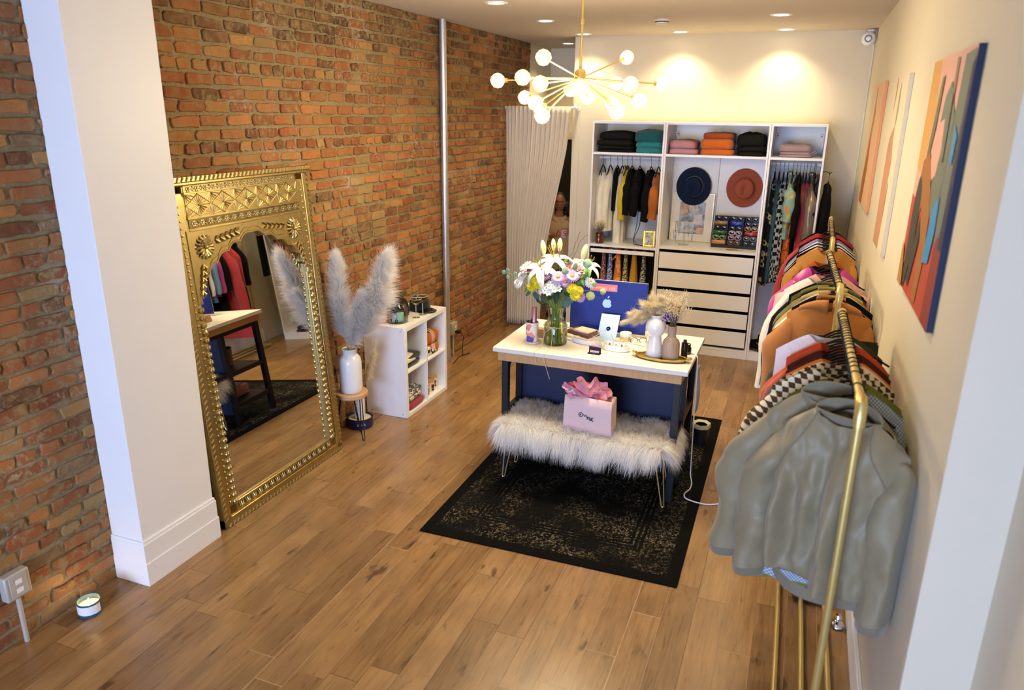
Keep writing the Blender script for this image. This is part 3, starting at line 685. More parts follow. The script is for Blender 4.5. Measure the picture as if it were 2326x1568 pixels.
# ------------------------------------------------------------------ rug
def rug_mat():
    q = N('black_vintage_rug'); v = q.coord(); s = q.add('ShaderNodeSeparateXYZ', Vector=v)
    W2, L2 = .775, 1.225
    ex = q.math('SUBTRACT', W2, q.math('ABSOLUTE', s.outputs[0])); ey = q.math('SUBTRACT', L2, q.math('ABSOLUTE', s.outputs[1])); e = q.math('MINIMUM', ex, ey)
    fine = q.noise(v, 70, 3, .7); mid = q.noise(v, 13, 3, .6, 2.5); big = q.noise(v, 3.2, 2, .5)
    vor = q.add('ShaderNodeTexVoronoi', Vector=q.map(v, (1, 1, 1)), Scale=15.0, _feature='DISTANCE_TO_EDGE').outputs[0]
    vine = q.ramp(q.math('ABSOLUTE', q.math('SUBTRACT', mid, .5)), [(.0, 1.0), (.035, 1.0), (.06, 0.0)])
    band = q.math('MULTIPLY', q.math('GREATER_THAN', e, .07), q.math('LESS_THAN', e, .25))
    lines = q.math('GREATER_THAN', q.math('SINE', q.math('MULTIPLY', e, 210.0)), .3); lz = q.math('MULTIPLY', q.math('MULTIPLY', q.math('GREATER_THAN', e, .24), q.math('LESS_THAN', e, .33)), lines)
    flo = q.math('LESS_THAN', vor, .05); inner = q.math('GREATER_THAN', e, .33)
    pat = q.math('MAXIMUM', q.math('MULTIPLY', band, q.math('MAXIMUM', flo, vine)), q.math('MAXIMUM', q.math('MULTIPLY', lz, .9), q.math('MULTIPLY', inner, q.math('MAXIMUM', vine, q.math('MULTIPLY', flo, .6)))))
    wear = q.math('MULTIPLY', q.ramp(fine, [(.48, 0.0), (.6, 1.0)]), q.ramp(big, [(.40, 0.05), (.62, 1.0)]))
    m = q.math('MULTIPLY', q.math('MULTIPLY', pat, wear), q.math('GREATER_THAN', e, .06))
    q.base(Base_Color=q.mix(m, '#0b0a09', '#7b725d'), Roughness=.95); q.set(q.b, 'Specular IOR Level', .1)
    q.set(q.b, 'Normal', q.bump(fine, .5, .004)); return q.m
tag(G().box(-.775, .775, -1.23, 1.23, .0005, .009).build('rug', rug_mat(), loc=(-1.168, 4.735, 0), rot=(0, 0, rad(.6)), bevel=.003), 'black rug with a worn grey ornamental pattern under the desk', 'rug')
RZ = .010
# ------------------------------------------------------------------ desk
DX0, DX1, DY0, DY1, DZ = -1.822, -.5265, 4.385, 5.18, .93
dk = thing('desk', 'white topped oak trimmed desk with black legs in the middle of the rug', 'desk', (-1.17, 4.78, RZ))
def L_(g): return g.tf(Matrix.Translation((1.17, -4.78, -RZ)))
M_top = pm('white_desk_top', '#ece6dc', .4, var=.03, scale=14)
L_(G().box(DX0, DX1, DY0, DY1, DZ - .031, DZ)).build('tabletop', M_top, dk, bevel=.003)
L_(G().box(DX0 + .035, DX1 - .035, DY0 + .010, DY1 - .010, DZ - .091, DZ - .0315)).build('apron', M_oak, dk, bevel=.002)
for x in (-1.765, -.61):
    for y in (4.41, 4.68, 5.12): L_(G().box(x, x + .045, y, y + .045, RZ, DZ - .0915)).build('leg', M_black, dk, bevel=.002)
    L_(G().box(x + .004, x + .041, 4.455, 5.12, .44, .48).box(x + .004, x + .041, 4.725, 5.12, .16, .20).box(x + .004, x + .041, 4.455, 5.12, .80, DZ - .092)).build('side_rail', M_black, dk, bevel=.002)
    L_(G().prism([(4.455, .80), (4.50, .80), (4.455, .755)], lambda a, b: (x + .01, a, b), (.025, 0, 0))).build('brace', M_black, dk)
L_(G().box(-1.72, -.61, 4.70, 4.712, .10, DZ - .092)).build('modesty_panel', M_navy, dk)
for z in (.45, .17): L_(G().box(-1.72, -.61, 4.713, 5.14, z, z + .02)).build('shelf_board', M_black, dk)
# pink wrapped packages and a basket on the desk's rear shelves (seen in the mirror)
tag(G().box(-.15, .15, -.12, .12, .0, .10).build('parcel', pm('pink_wrap', '#c98a86', .25, coat=.3), loc=(-1.45, 4.93, .1905), bevel=.012), 'pink wrapped parcel on the low shelf behind the desk panel', 'parcel')
tag(G().lathe([(0, .001), (.10, .001), (.11, .01), (.12, .15), (.125, .16), (.118, .16), (.105, .02), (0, .015)], 28).build('basket', wood('wicker', '#6d5230', '#a88552', (60, 60, 90), .8), loc=(-1.45, 4.93, .4705)), 'round wicker basket on the shelf behind the desk panel', 'basket')

# ------------------------------------------------------------------ fur bench
bn = thing('bench', 'white shaggy fur bench with gold hairpin legs pushed under the desk', 'bench', (-1.16, 4.45, RZ))
BX, BY = .535, .205
M_core = pm('bench_core', '#d8d0c2', .9)
G().box(-BX, BX, -BY, BY, .36, .445).build('cushion', M_core, bn, bevel=.03, seg=3)
for sx in (-1, 1):
    for sy in (-1, 1):
        x, y = sx*(BX + .02 - .0), sy*(BY - .085)
        x = sx * .553
        G().tube([(x - sx*.08, y - .05*0, .365), (x - sx*.008, y, .010), (x - sx*.002, y, .003), (x + sx*.004, y, .003), (x + sx*.009, y, .010), (x - sx*.02, y, .365)] if True else [], .0045, 8).build('leg', pm('pale_gold', '#e3cf96', .3, .8), bn)
def fur():
    r = np.random.default_rng(9); n = 60000
    per = r.random(n); P = np.zeros((n, 3)); Nn = np.zeros((n, 3))
    top = per < .5
    P[:, 0] = r.uniform(-BX, BX, n); P[:, 1] = r.uniform(-BY, BY, n); P[:, 2] = .44
    Nn[:, 2] = 1
    sd = ~top; k = sd.sum(); e = r.random(k); fr = e < .42; bk = (e >= .42) & (e < .66); lf = (e >= .66) & (e < .83); rt = e >= .83
    p = P[sd].copy(); q = np.zeros((k, 3)); p[:, 2] = r.uniform(.37, .445, k)
    p[fr, 1] = -BY; q[fr, 1] = -1; p[bk, 1] = BY; q[bk, 1] = 1
    p[lf, 0] = -BX; q[lf, 0] = -1; p[rt, 0] = BX; q[rt, 0] = 1
    P[sd] = p; q[:, 2] = .25; Nn[sd] = q
    # tufts share direction
    cell = np.floor(P[:, :2] * 18).astype(int); key = (cell[:, 0] * 73 + cell[:, 1] * 179) % 997
    tv = r.normal(size=(997, 3)); td = tv[key] * .34 + r.normal(size=(n, 3)) * .33
    d = Nn + td; d[:, 2] = np.where(top, np.abs(d[:, 2]) * .55 + .1, d[:, 2]); d[top, 1] -= .25; d /= np.linalg.norm(d, axis=1)[:, None]
    L = np.where(top, r.uniform(.05, .085, n), r.uniform(.07, .125, n)); S = 5; t = np.linspace(0, 1, S)
    g_ = np.where(top, .026, .062)
    X = P[:, None, :] + d[:, None, :] * (L[:, None] * t)[..., None]; X[..., 2] -= g_[:, None] * (t ** 2)[None, :] * (L / .08)[:, None]
    low = np.where(top, .437, .25)[:, None]; X[..., 2] = np.maximum(X[..., 2], low + .004 * t)
    X += np.cumsum(r.normal(size=X.shape) * .0016, axis=1)
    s = np.cross(d, [0, 0, 1.0]) + r.normal(size=(n, 3)) * .5; s /= np.linalg.norm(s, axis=1)[:, None]
    V, F = ribbons(X, s * .00095)
    q = N('white_fur'); nn = q.noise(q.coord(), 14, 3); q.base(Base_Color=q.mix(nn, '#f0ebe2', '#fdfcf9'), Roughness=.75)
    tr = q.add('ShaderNodeBsdfTranslucent', Color=lin('#fbf8f2')); mx = q.add('ShaderNodeMixShader', Fac=.3); q.set(mx, 1, q.b.outputs[0]); q.set(mx, 2, tr.outputs[0]); q.t.links.new(mx.outputs[0], q.out.inputs[0])
    o = link('fur_cover', np_mesh('fur', V, F), q.m, bn, smooth=0); o['kind'] = 'stuff'
fur()

# ------------------------------------------------------------------ pink gift bag
M_bag = pm('pink_paper', '#e6c6c4', .6, var=.03, scale=9); M_tis = pm('pink_tissue', '#d78d9c', .6, var=.15, scale=12); M_tis2 = pm('pale_tissue', '#e9cfcf', .6)
bg = thing('gift_bag', 'pale pink paper gift bag with pink tissue standing on the fur bench', 'bag', (-1.115, 4.33, .462), rad(-4))
g = G(); w, d, hh = .163, .05, .245
rr = []
for z in (0, .06, .12, .18, hh):
    k = 1 - .04*z/hh; b = .006*sin(PI*z/hh)
    rr.append([(-w*k, -d - b, z), (0, -d - b*1.5 + .004*z/hh, z), (w*k, -d - b, z), (w*k - .012*(z/hh), 0, z), (w*k, d, z), (0, d, z), (-w*k, d, z), (-w*k + .012*(z/hh), 0, z)])
g.rings(rr, caps=False); g.box(-w, w, -d, d, .0, .002); g.build('bag', M_bag, bg, smooth=20, solid=.002)
from mathutils import noise as NS
def tissue(seed, n, w, hmax):
    r = random.Random(seed); g = G()
    for k in range(n):
        cx, cy = r.uniform(-.07, .07), r.uniform(-.03, .03); a = r.uniform(-.7, .7); lean = r.uniform(-.05, .06); hh_ = hmax*r.uniform(.75, 1.1); o = r.uniform(0, 50); ww = w*r.uniform(.8, 1.2)
        def fn(u, v):
            s = u - .5; fl = .55 + .6*v; x = s*ww*fl; y = .05*sin(2.6*s*2)*v + lean*v*v*1.6
            nz = NS.noise(Vector((u*5 + o, v*3, .3))); n2 = abs(NS.noise(Vector((u*9 + o, v*7, 2.3))))
            y += .030*nz*v + .022*n2*v; z = .185 + v*hh_*(.72 + .55*NS.noise(Vector((u*3.2 + o, 7.7, .1)))) - .015*n2
            X = cx + x*cos(a) - y*sin(a); Y = cy + x*sin(a)*.55 + y*cos(a)
            if v < .3: X = max(-.150, min(.150, X)); Y = max(-.042, min(.042, Y))
            return (X, max(-.075, min(.075, Y)), max(.18, z))
        g.grid(fn, 20, 12)
    return g
tissue(5, 7, .26, .165).build('tissue', M_tis, bg, smooth=25)
tissue(8, 3, .18, .13).build('tissue', M_tis2, bg, smooth=25)
M_ink = pm('dark_ink', '#1c1830', .6)
g = G(); yk = -d - .0105                                 # printed key-shaped script mark
def P2(a, b): return (a, yk, b)
g.tube([P2(-.042 + .013*cos(t), .128 + .014*sin(t)) for t in np.linspace(0, 2*PI, 20)[:-1]], .0022, 5, closed=True)
g.ball(P2(-.045, .128), .0055, 8, 6, (.8, .3, 1.3))
pts = [(-.03, .126), (-.022, .132), (-.014, .118), (-.008, .130), (0, .124), (.006, .114), (.014, .122), (.022, .112), (.03, .116), (.036, .104), (.028, .100), (.018, .098)]
g.tube([P2(*p) for p in pts], .0026, 5); g.tube([P2(.0, .118), P2(.004, .104), P2(.012, .108), P2(.03, .106), P2(.042, .094)], .0022, 5)
g.tube([P2(.03, .116), P2(.044, .12)], .0022, 5)
g.build('logo', M_ink, bg)
# ------------------------------------------------------------------ computer
M_imac = pm('deep_blue_aluminium', '#02207c', .5, 0, .04, 10); M_imac2 = pm('light_blue_aluminium', '#a3bde6', .4, .2, .03, 10); M_silver = pm('pale_edge', '#c9ccd2', .3, .6, .03)
pc = thing('desktop_computer', 'blue desktop computer seen from behind with a pink sticker on the desk', 'computer', (-1.190, 4.985, DZ), rad(1))
G().box(-.274, .274, -.006, .006, .022, .392).build('body', M_imac, pc, bevel=.005, seg=3)
G().box(-.274, .274, .0062, .009, .022, .3925).build('front_glass', M_silver, pc, bevel=.002)
Ms = Matrix.Translation((.035, -.17, 0)) @ Matrix.Rotation(rad(-38), 4, 'X')
g = G(); hw = .066; Ls = .205                                 # stand plate with the round cable hole
ca_ = math.atan2(Ls/2, hw); angs = sorted(set([round(x, 5) for x in np.linspace(0, 2*PI, 25)[:-1]] + [round(x, 5) for x in (ca_, PI - ca_, PI + ca_, 2*PI - ca_)])); hole = [(.016*cos(t), .093 + (.018 if sin(t) > 0 else .014)*sin(t)) for t in angs]
outer = []
for a in angs:
    k = 1 / max(abs(cos(a))/hw, abs(sin(a))/(Ls/2)); ox, oz = k*cos(a), k*sin(a) + Ls/2
    outer.append((ox, oz))
n = len(hole); vs = []
for y in (-.0028, .0028): vs += [(x, y, z) for x, z in hole] + [(x, y, z) for x, z in outer]
fs = []
for i in range(n):
    j = (i + 1) % n
    fs += [(i, j, n + j, n + i), (2*n + i, 3*n + i, 3*n + j, 2*n + j), (i, 2*n + i, 2*n + j, j), (n + i, n + j, 3*n + j, 3*n + i)]
g.add(vs, fs); g.tf(Ms)
g.box(.035 - hw, .035 + hw, -.17, .03, .001, .005)
g.build('stand', M_imac2, pc, bevel=.0015)
# logo: apple silhouette with a bite and a leaf
def apple():
    P = []
    for t in np.linspace(0, 2*PI, 73)[:-1]:
        r = 1.0; x = cos(t); z = sin(t)
        xx = .88*x*(1 - .10*z - .12*max(0, -z)**2); zz = .92*z
        dip = math.exp(-((x)/.28)**2); zz -= .20*dip*(z > 0)*z**4; zz += .13*math.exp(-((x)/.22)**2)*(z < 0)*z**4
        bx, bz = 1.12, .10; dd_ = math.hypot(xx - bx, zz - bz)
        if dd_ < .43: xx = bx + (xx - bx)*.43/dd_; zz = bz + (zz - bz)*.43/dd_
        P.append((xx, zz))
    return P
s = .037
g = G(); pa = apple(); g.prism([(x*s, z*s) for x, z in pa], lambda a, b: (a, -.0072, b + .228), (0, .0010, 0))
leaf = [(0, .0), (.05, .26), (.22, .46), (.40, .50), (.36, .26), (.20, .06)]
g.prism([(x*s*.95 + .001, z*s + 1.0*s) for x, z in leaf], lambda a, b: (a, -.0072, b + .228), (0, .0010, 0))
g.tf(Matrix.Translation((-.006, 0, 0)))
g.build('logo', M_imac2, pc, smooth=0)
stk = G().box(-.135, .062, -.0075, -.0063, .316, .366).build('sticker', pm('pink_sticker', '#d8727f', .5, var=.05), pc, bevel=.006)
g = text_geo('ENTREPRENEU', .022, .0006, .80); g2 = text_geo('HER', .030, .0006, .80)
g.tf(Matrix.Translation((-.066, -.0080, .336)) @ Matrix.Rotation(PI/2, 4, 'X')); g2.tf(Matrix.Translation((.027, -.0080, .336)) @ Matrix.Rotation(PI/2, 4, 'X'))
g.add(g2.v, g2.f).build('lettering', pm('lilac_ink', '#ddd3e6', .6), stk, smooth=0)

# ------------------------------------------------------------------ flower vase and bouquet
VC = Vector((-1.462, 4.635, DZ))
M_vg = thin_glass('greenish_glass', '#f6f8ee', .6)
vs_ = thing('flower_vase', 'clear glass flower vase tied with twine at the left front of the desk', 'vase', VC)
G().lathe([(0, .002), (.074, .002), (.081, .010), (.081, .125), (.074, .145), (.056, .165), (.052, .19), (.056, .225), (.068, .262), (.0665, .262), (.054, .225), (.0495, .19), (.0535, .163), (.071, .143), (.0775, .124), (.0775, .013), (.071, .008), (0, .008)], 40).build('glass', M_vg, vs_)
G().lathe([(0, .0085), (.0705, .0085), (.077, .0135), (.077, .115), (0, .115)], 32).build('water', thin_glass('green_water', '#e9edca', .2), vs_)
M_twine = pm('twine', '#d9c79a', .9)
g = G(); g.tube([(.0825*cos(t), .0825*sin(t), .130 + .002*sin(3*t)) for t in np.linspace(0, 2*PI, 33)[:-1]], .0022, 6, closed=True)
for sx in (-1, 1): g.tube([(0, -.083, .13), (sx*.022, -.094, .142), (sx*.038, -.092, .132), (sx*.024, -.087, .120), (0, -.083, .13)], .0018, 5)
g.tube([(0, -.083, .13), (.006, -.088, .06), (.002, -.092, .012), (.012, -.15, .0025), (.008, -.244, .0025), (.007, -.256, -.01), (.008, -.256, -.05), (.03, -.257, -.11), (.05, -.257, -.17)], .0018, 5)
g.tube([(0, -.083, .13), (-.05, -.078, .09), (-.062, -.10, .02), (-.06, -.16, .0025), (-.062, -.25, .0025), (-.062, -.257, -.01), (-.05, -.257, -.06), (-.042, -.257, -.075)], .0014, 5)
g.build('twine', M_twine, vs_)
def petals(g, n, L, W, tilt, curl, base_r=.004, off=0, z0=0, wav=0, nl=5):
    for k in range(n):
        a = 2*PI*(k + off)/n; ca, sa = cos(a), sin(a)
        def fn(u, v):
            w = (u - .5)*W*(sin(PI*min(.97, .1 + .86*v))**.6)
            ang = tilt + curl*v; r = base_r + L*v*cos(ang) ; z = z0 + L*v*sin(ang) - abs(u-.5)*W*.25
            z += wav*sin(9*v + u*5)
            return (r*ca - w*sa, r*sa + w*ca, z)
        g.grid(fn, 3, nl)
    return g
def daisy(cmat_r=.009, n=22, L=.026, W=.0075):
    a = petals(G(), n, L, W, .25, -.35, .006); petals(a, n, L*.85, W, .5, -.3, .005, .5)
    return a, G().ball((0, 0, .003), cmat_r, 10, 6, (1, 1, .6))
def mum(n=16, L=.021, W=.010):
    a = G()
    for l in range(4): petals(a, n - 3*l, L*(1 - .18*l), W, .1 + .32*l, -.25, .003, .3*l, .003*l)
    return a, G().ball((0, 0, .006), .006, 8, 6)
def cluster(n=9):
    a = G(); c = G(); r = random.Random(4)
    for k in range(n):
        t = 2.4*k; rr_ = .0075*math.sqrt(k); s0 = len(a.v); petals(a, 5, .011, .009, .35, -.5, .001)
        M = Matrix.Translation((rr_*cos(t), rr_*sin(t), .008 - rr_*.25)); a.tf(M, s0); c.ball((rr_*cos(t), rr_*sin(t), .0105 - rr_*.25), .002, 6, 4)
    return a, c
def lily(L=.085):
    a = petals(G(), 3, L, .036, 1.0, -1.25, .004, 0, 0, .0, 8); petals(a, 3, L*.96, .028, .95, -1.35, .004, .5, 0, 0, 8)
    c = G()
    for k in range(6):
        t = 2*PI*k/6; c.tube([(0, 0, .01), (.012*cos(t), .012*sin(t), .045), (.018*cos(t), .018*sin(t), .06)], .0012, 5); c.ball((.018*cos(t), .018*sin(t), .061), .0035, 6, 4, (.7, .7, 1.6))
    return a, c
def budg(L=.075): return G().lathe([(0, 0), (.006, .004), (.012, .25*L), (.015, .55*L), (.010, .85*L), (.002, L)], 12, wob=lambda u, z: 1 + .08*cos(6*PI*u)), None
def rose(): 
    a = G()
    for l in range(4): petals(a, 5 + l, .012 + .005*l, .016 + .002*l, 1.35 - .28*l, -.25, .002 + .002*l, .4*l)
    return a, None
M_stem = pm('green_stem', '#86994a', .6); M_leafd = pm('dark_leaf', '#2f4f33', .5, var=.25); M_euc = pm('eucalyptus_leaf', '#7d9a86', .6, var=.2, scale=10); M_leafl = pm('bright_leaf', '#5f8a3a', .5, var=.2)
def petm(n, h, h2=None): return pm(n, h, .6, var=.10, scale=25, sub=.0)
M_lily = petm('lily_white', '#f2efdf'); M_bud = petm('lily_bud', '#dfe3a6'); M_lil = petm('lilac_petal', '#c39bd0'); M_yel = petm('yellow_petal', '#ecd92a'); M_wht = petm('white_petal', '#eff0ea'); M_rose = petm('blush_petal', '#d9a9b4')
M_yc = pm('yellow_centre', '#c9a53a', .8); M_gc = pm('green_centre', '#8f9a3a', .8); M_sta = pm('stamen', '#b8a03c', .8)
KINDS = {'lily': (lily, M_lily, M_sta), 'bud': (budg, M_bud, None), 'daisy': (daisy, M_lil, M_yc), 'yellow_mum': (mum, M_yel, M_yc), 'white_mum': (mum, M_wht, M_gc), 'cluster': (cluster, M_wht, M_gc), 'rose': (rose, M_rose, None)}
BN = {'lily': ('lily', 'flower'), 'bud': ('lily_bud', 'flower'), 'daisy': ('daisy', 'flower'), 'yellow_mum': ('chrysanthemum', 'flower'), 'white_mum': ('chrysanthemum', 'flower'), 'cluster': ('blossom_cluster', 'flower'), 'rose': ('rose', 'flower')}
frr = random.Random(21)
def stem_path(p):                                         # from the vase foot through the neck to the bloom
    a = frr.uniform(0, 2*PI); r = frr.uniform(.01, .055); d = p - (VC + Vector((0, 0, .27))); q = Vector((d.x, d.y, 0)) * .12
    if q.length > .03: q = q.normalized() * .03
    low = VC + Vector((r*cos(a), r*sin(a), .012)); neck = VC + Vector((q.x + frr.uniform(-.008, .008), q.y + frr.uniform(-.008, .008), .20)); lip = VC + Vector((q.x*1.3, q.y*1.3, .265))
    return [low, neck, lip, lip.lerp(p, .55) + Vector((0, 0, .02)), p]
def flower(kind, px, py, Y, label, up=.5, sc=1.0):
    p = atY(px, py, Y); nm, cat = BN[kind]; t = thing(nm, label, cat, p, group='bouquet in the glass vase')
    fn, m1, m2 = KINDS[kind]; a, c = fn()
    d = (p - (VC + Vector((0, .05, .22)))).normalized() + Vector((0, -.55, up))
    if kind == 'bud': d = (p - (VC + Vector((0, 0, .2)))).normalized() + Vector((0, 0, .6))
    rot = d.to_track_quat('Z', 'Y').to_euler(); M = rot.to_matrix().to_4x4() @ Matrix.Rotation(frr.uniform(0, 6), 4, 'Z') @ Matrix.Scale(sc * 1.36, 4)
    a.tf(M).build('petals', m1, t, smooth=70)
    if c: c.tf(M).build('centre', m2, t)
    G().tube([tuple(x - p) for x in stem_path(p - d.normalized()*.004)], [.0035, .0032, .003, .0026, .0022], 6).build('stem', M_stem, t)
FL = [('lily', 1230, 612, 4.56, 'open white lily at upper left of the desk bouquet', .4, 1.15), ('lily', 1257, 592, 4.62, 'upright white lily at the top middle of the desk bouquet', 1.6, 1.15), ('lily', 1336, 606, 4.70, 'white lily at the upper right of the desk bouquet', .5, .9),
      ('bud', 1236, 580, 4.64, 'green lily bud left of the upright lily', 0, 1), ('bud', 1271, 572, 4.66, 'green lily bud right above the upright lily', 0, .9), ('bud', 1257, 570, 4.70, 'small lily bud behind the upright lily', 0, .8), ('bud', 1322, 590, 4.68, 'pale lily bud standing high at the right of the bouquet', 0, 1.05),
      ('daisy', 1237, 624, 4.53, 'lilac daisy under the open left lily', .3, 1.1), ('daisy', 1268, 629, 4.52, 'lilac daisy in the middle of the bouquet', .3, 1.15), ('daisy', 1300, 627, 4.54, 'lilac daisy right of the bouquet middle', .3, 1.1), ('daisy', 1284, 641, 4.53, 'lilac daisy between the two middle ones, slightly lower', .2, .9), ('daisy', 1319, 676, 4.58, 'lilac daisy at the lower right under the yellow flowers', -.4, .85),
      ('yellow_mum', 1214, 632, 4.53, 'upper yellow chrysanthemum at the left of the bouquet', .3, 1.2), ('yellow_mum', 1207, 650, 4.53, 'lowest yellow chrysanthemum at the left of the bouquet', 0, 1.2), ('yellow_mum', 1224, 645, 4.51, 'yellow chrysanthemum beside the white cluster', .1, 1.2), ('yellow_mum', 1300, 655, 4.53, 'upper yellow chrysanthemum at the right of the bouquet', .1, 1.25), ('yellow_mum', 1307, 671, 4.54, 'lower yellow chrysanthemum at the right of the bouquet', -.3, 1.2), ('yellow_mum', 1316, 660, 4.56, 'rightmost yellow chrysanthemum of the bouquet', -.1, 1.0),
      ('cluster', 1243, 656, 4.51, 'white blossom cluster low in the middle of the bouquet', .1, 1.5), ('cluster', 1260, 650, 4.51, 'white blossom cluster right beside the low middle one', .1, 1.4), ('white_mum', 1178, 643, 4.60, 'white chrysanthemum at the far left edge of the bouquet', .1, 1.3), ('white_mum', 1186, 627, 4.62, 'upper white chrysanthemum at the left edge of the bouquet', .3, 1.2), ('white_mum', 1341, 642, 4.60, 'white daisy like flower at the right edge of the bouquet', 0, 1.2),
      ('rose', 1318, 612, 4.62, 'blush rose at the upper right of the bouquet', .6, 1.3), ('rose', 1203, 611, 4.62, 'blush rose at the upper left of the bouquet', .6, 1.2), ('rose', 1294, 607, 4.66, 'blush rose behind the lilac daisies at the top', .8, 1.2), ('cluster', 1195, 604, 4.66, 'white blossom cluster at the upper left of the bouquet', .6, 1.3), ('cluster', 1312, 598, 4.70, 'pale blossom cluster below the tall right bud', .6, 1.3)]
for k in FL: flower(*k)
def sprig(name, label, pts, leaves, mat, size, rnd_=True, cat='foliage', sm=None):
    p0 = pts[0]; t = thing(name, label, cat, p0, group='bouquet in the glass vase'); g = G()
    path = stem_path(p0)[:-1] + list(pts)
    G().tube([tuple(x - p0) for x in path], .0016, 6).build('stem', sm or M_stem, t)
    r = random.Random(len(label))
    for (px, py, Y, s) in leaves:
        c = atY(px, py, Y) - p0; near = min((Vector(x) - p0 for x in pts), key=lambda q: (q - c).length)
        d = (c - near); d = d.normalized() if d.length > .004 else Vector((0, 0, 1)); L = size * s
        nrm = (Vector((r.uniform(-.4, .4), -1, r.uniform(-.2, .5)))).normalized(); sd = d.cross(nrm).normalized()
        def fn(u, v):
            w = (u - .5)*2*L*(.52 if rnd_ else .24)*sin(PI*min(1, .04 + .96*v))**(.55 if rnd_ else .8)
            return c - d*L*.5 + d*(L*v) + sd*w + nrm*(-.15*L*(2*u-1)**2)
        g.grid(fn, 5, 7)
        g.tube([near, c - d*L*.45], .0009, 4)
    g.build('leaves', mat, t, smooth=70)
E_ = lambda *a: atY(*a)
sprig('eucalyptus_sprig', 'eucalyptus sprig reaching out left in front of the curtain', [E_(1190, 640, 4.62), E_(1165, 625, 4.62), E_(1150, 618, 4.62)], [(1144, 619, 4.62, .9), (1153, 613, 4.62, .8), (1152, 630, 4.61, .9), (1170, 622, 4.62, .8), (1172, 633, 4.62, .7)], M_euc, .036)
sprig('eucalyptus_sprig', 'eucalyptus leaves hanging low at the left of the vase neck', [E_(1232, 690, 4.58), E_(1215, 676, 4.55), E_(1200, 664, 4.55)], [(1200, 666, 4.54, 1.6), (1217, 672, 4.54, 1.5), (1225, 688, 4.54, 1.9), (1233, 682, 4.53, 1.4)], pm('deep_eucalyptus', '#4e6d63', .6, var=.2), .040)
sprig('eucalyptus_sprig', 'eucalyptus leaves hanging low at the right of the vase neck', [E_(1265, 690, 4.57), E_(1278, 672, 4.54), E_(1280, 662, 4.53)], [(1277, 673, 4.52, 1.5), (1286, 690, 4.53, 1.5), (1296, 680, 4.54, 1.4), (1278, 652, 4.53, 1.3)], pm('deep_eucalyptus', '#4e6d63', .6, var=.2), .040)
sprig('eucalyptus_sprig', 'eucalyptus sprig trailing right across the blue computer', [E_(1325, 660, 4.58), E_(1345, 660, 4.57), E_(1366, 662, 4.57)], [(1370, 663, 4.57, 1.0), (1340, 673, 4.56, 1.5), (1351, 646, 4.57, .9)], pm('yellow_eucalyptus', '#a9b06a', .6, var=.2), .040)
sprig('eucalyptus_sprig', 'eucalyptus sprig at the upper right of the bouquet', [E_(1300, 640, 4.58), E_(1312, 606, 4.58), E_(1330, 596, 4.6)], [(1283, 617, 4.52, 1.3), (1306, 607, 4.56, 1.3), (1334, 598, 4.6, 1.6), (1290, 633, 4.51, .9)], M_euc, .038)
sprig('leafy_branch', 'dark green leaves at the right side of the bouquet', [E_(1290, 665, 4.6), E_(1320, 635, 4.58), E_(1335, 610, 4.6)], [(1330, 615, 4.57, 1.4), (1337, 622, 4.58, 1.4), (1322, 640, 4.57, 1.5), (1328, 628, 4.57, 1.3), (1312, 648, 4.57, 1.4)], M_leafl, .045, False)
sprig('leafy_branch', 'dark green leaves low in the centre of the bouquet', [E_(1258, 690, 4.6), E_(1250, 672, 4.56), E_(1262, 662, 4.56)], [(1262, 678, 4.54, 1.9), (1248, 676, 4.54, 1.8), (1272, 662, 4.54, 1.5), (1236, 668, 4.55, 1.6), (1280, 655, 4.55, 1.3), (1290, 668, 4.55, 1.6)], M_leafd, .045, False)
sprig('leafy_branch', 'green leaves behind the flowers at the upper left', [E_(1240, 650, 4.68), E_(1210, 620, 4.7), E_(1190, 610, 4.7)], [(1190, 612, 4.68, 1.3), (1200, 620, 4.68, 1.4), (1215, 606, 4.7, 1.4), (1195, 655, 4.6, 1.4), (1245, 600, 4.7, 1.5), (1285, 595, 4.72, 1.6), (1275, 606, 4.7, 1.4)], M_leafl, .045, False)
tw = [[(1262, 650, 4.62), (1268, 612, 4.6), (1272, 580, 4.62), (1268, 556, 4.66)], [(1270, 650, 4.65), (1292, 592, 4.7), (1308, 552, 4.72), (1318, 526, 4.74)], [(1272, 650, 4.66), (1300, 590, 4.72), (1320, 545, 4.74), (1336, 532, 4.76)]]
for k, (pts, lb) in enumerate(zip(tw, ('thick brown twig among the lilies of the bouquet', 'thin curly twig rising right of the lilies, left one', 'thin curly twig rising rightmost above the bouquet'))):
    q = [atY(*p) for p in pts]; o0 = q[0]; path = stem_path(o0)[:-1]
    full = path + [q[0]]
    for i in range(len(q) - 1):
        for s in (.25, .5, .75, 1): full.append(q[i].lerp(q[i+1], s) + Vector((.006*sin(9*s + i*2 + k), .006*cos(7*s + i), 0)))
    tag(G().tube([tuple(x - o0) for x in full], [.003 if k == 0 else .0016] * len(full), 6).build('twig', pm('brown_twig', '#5a4126', .8), loc=o0), lb, 'twig', 'bouquet in the glass vase')

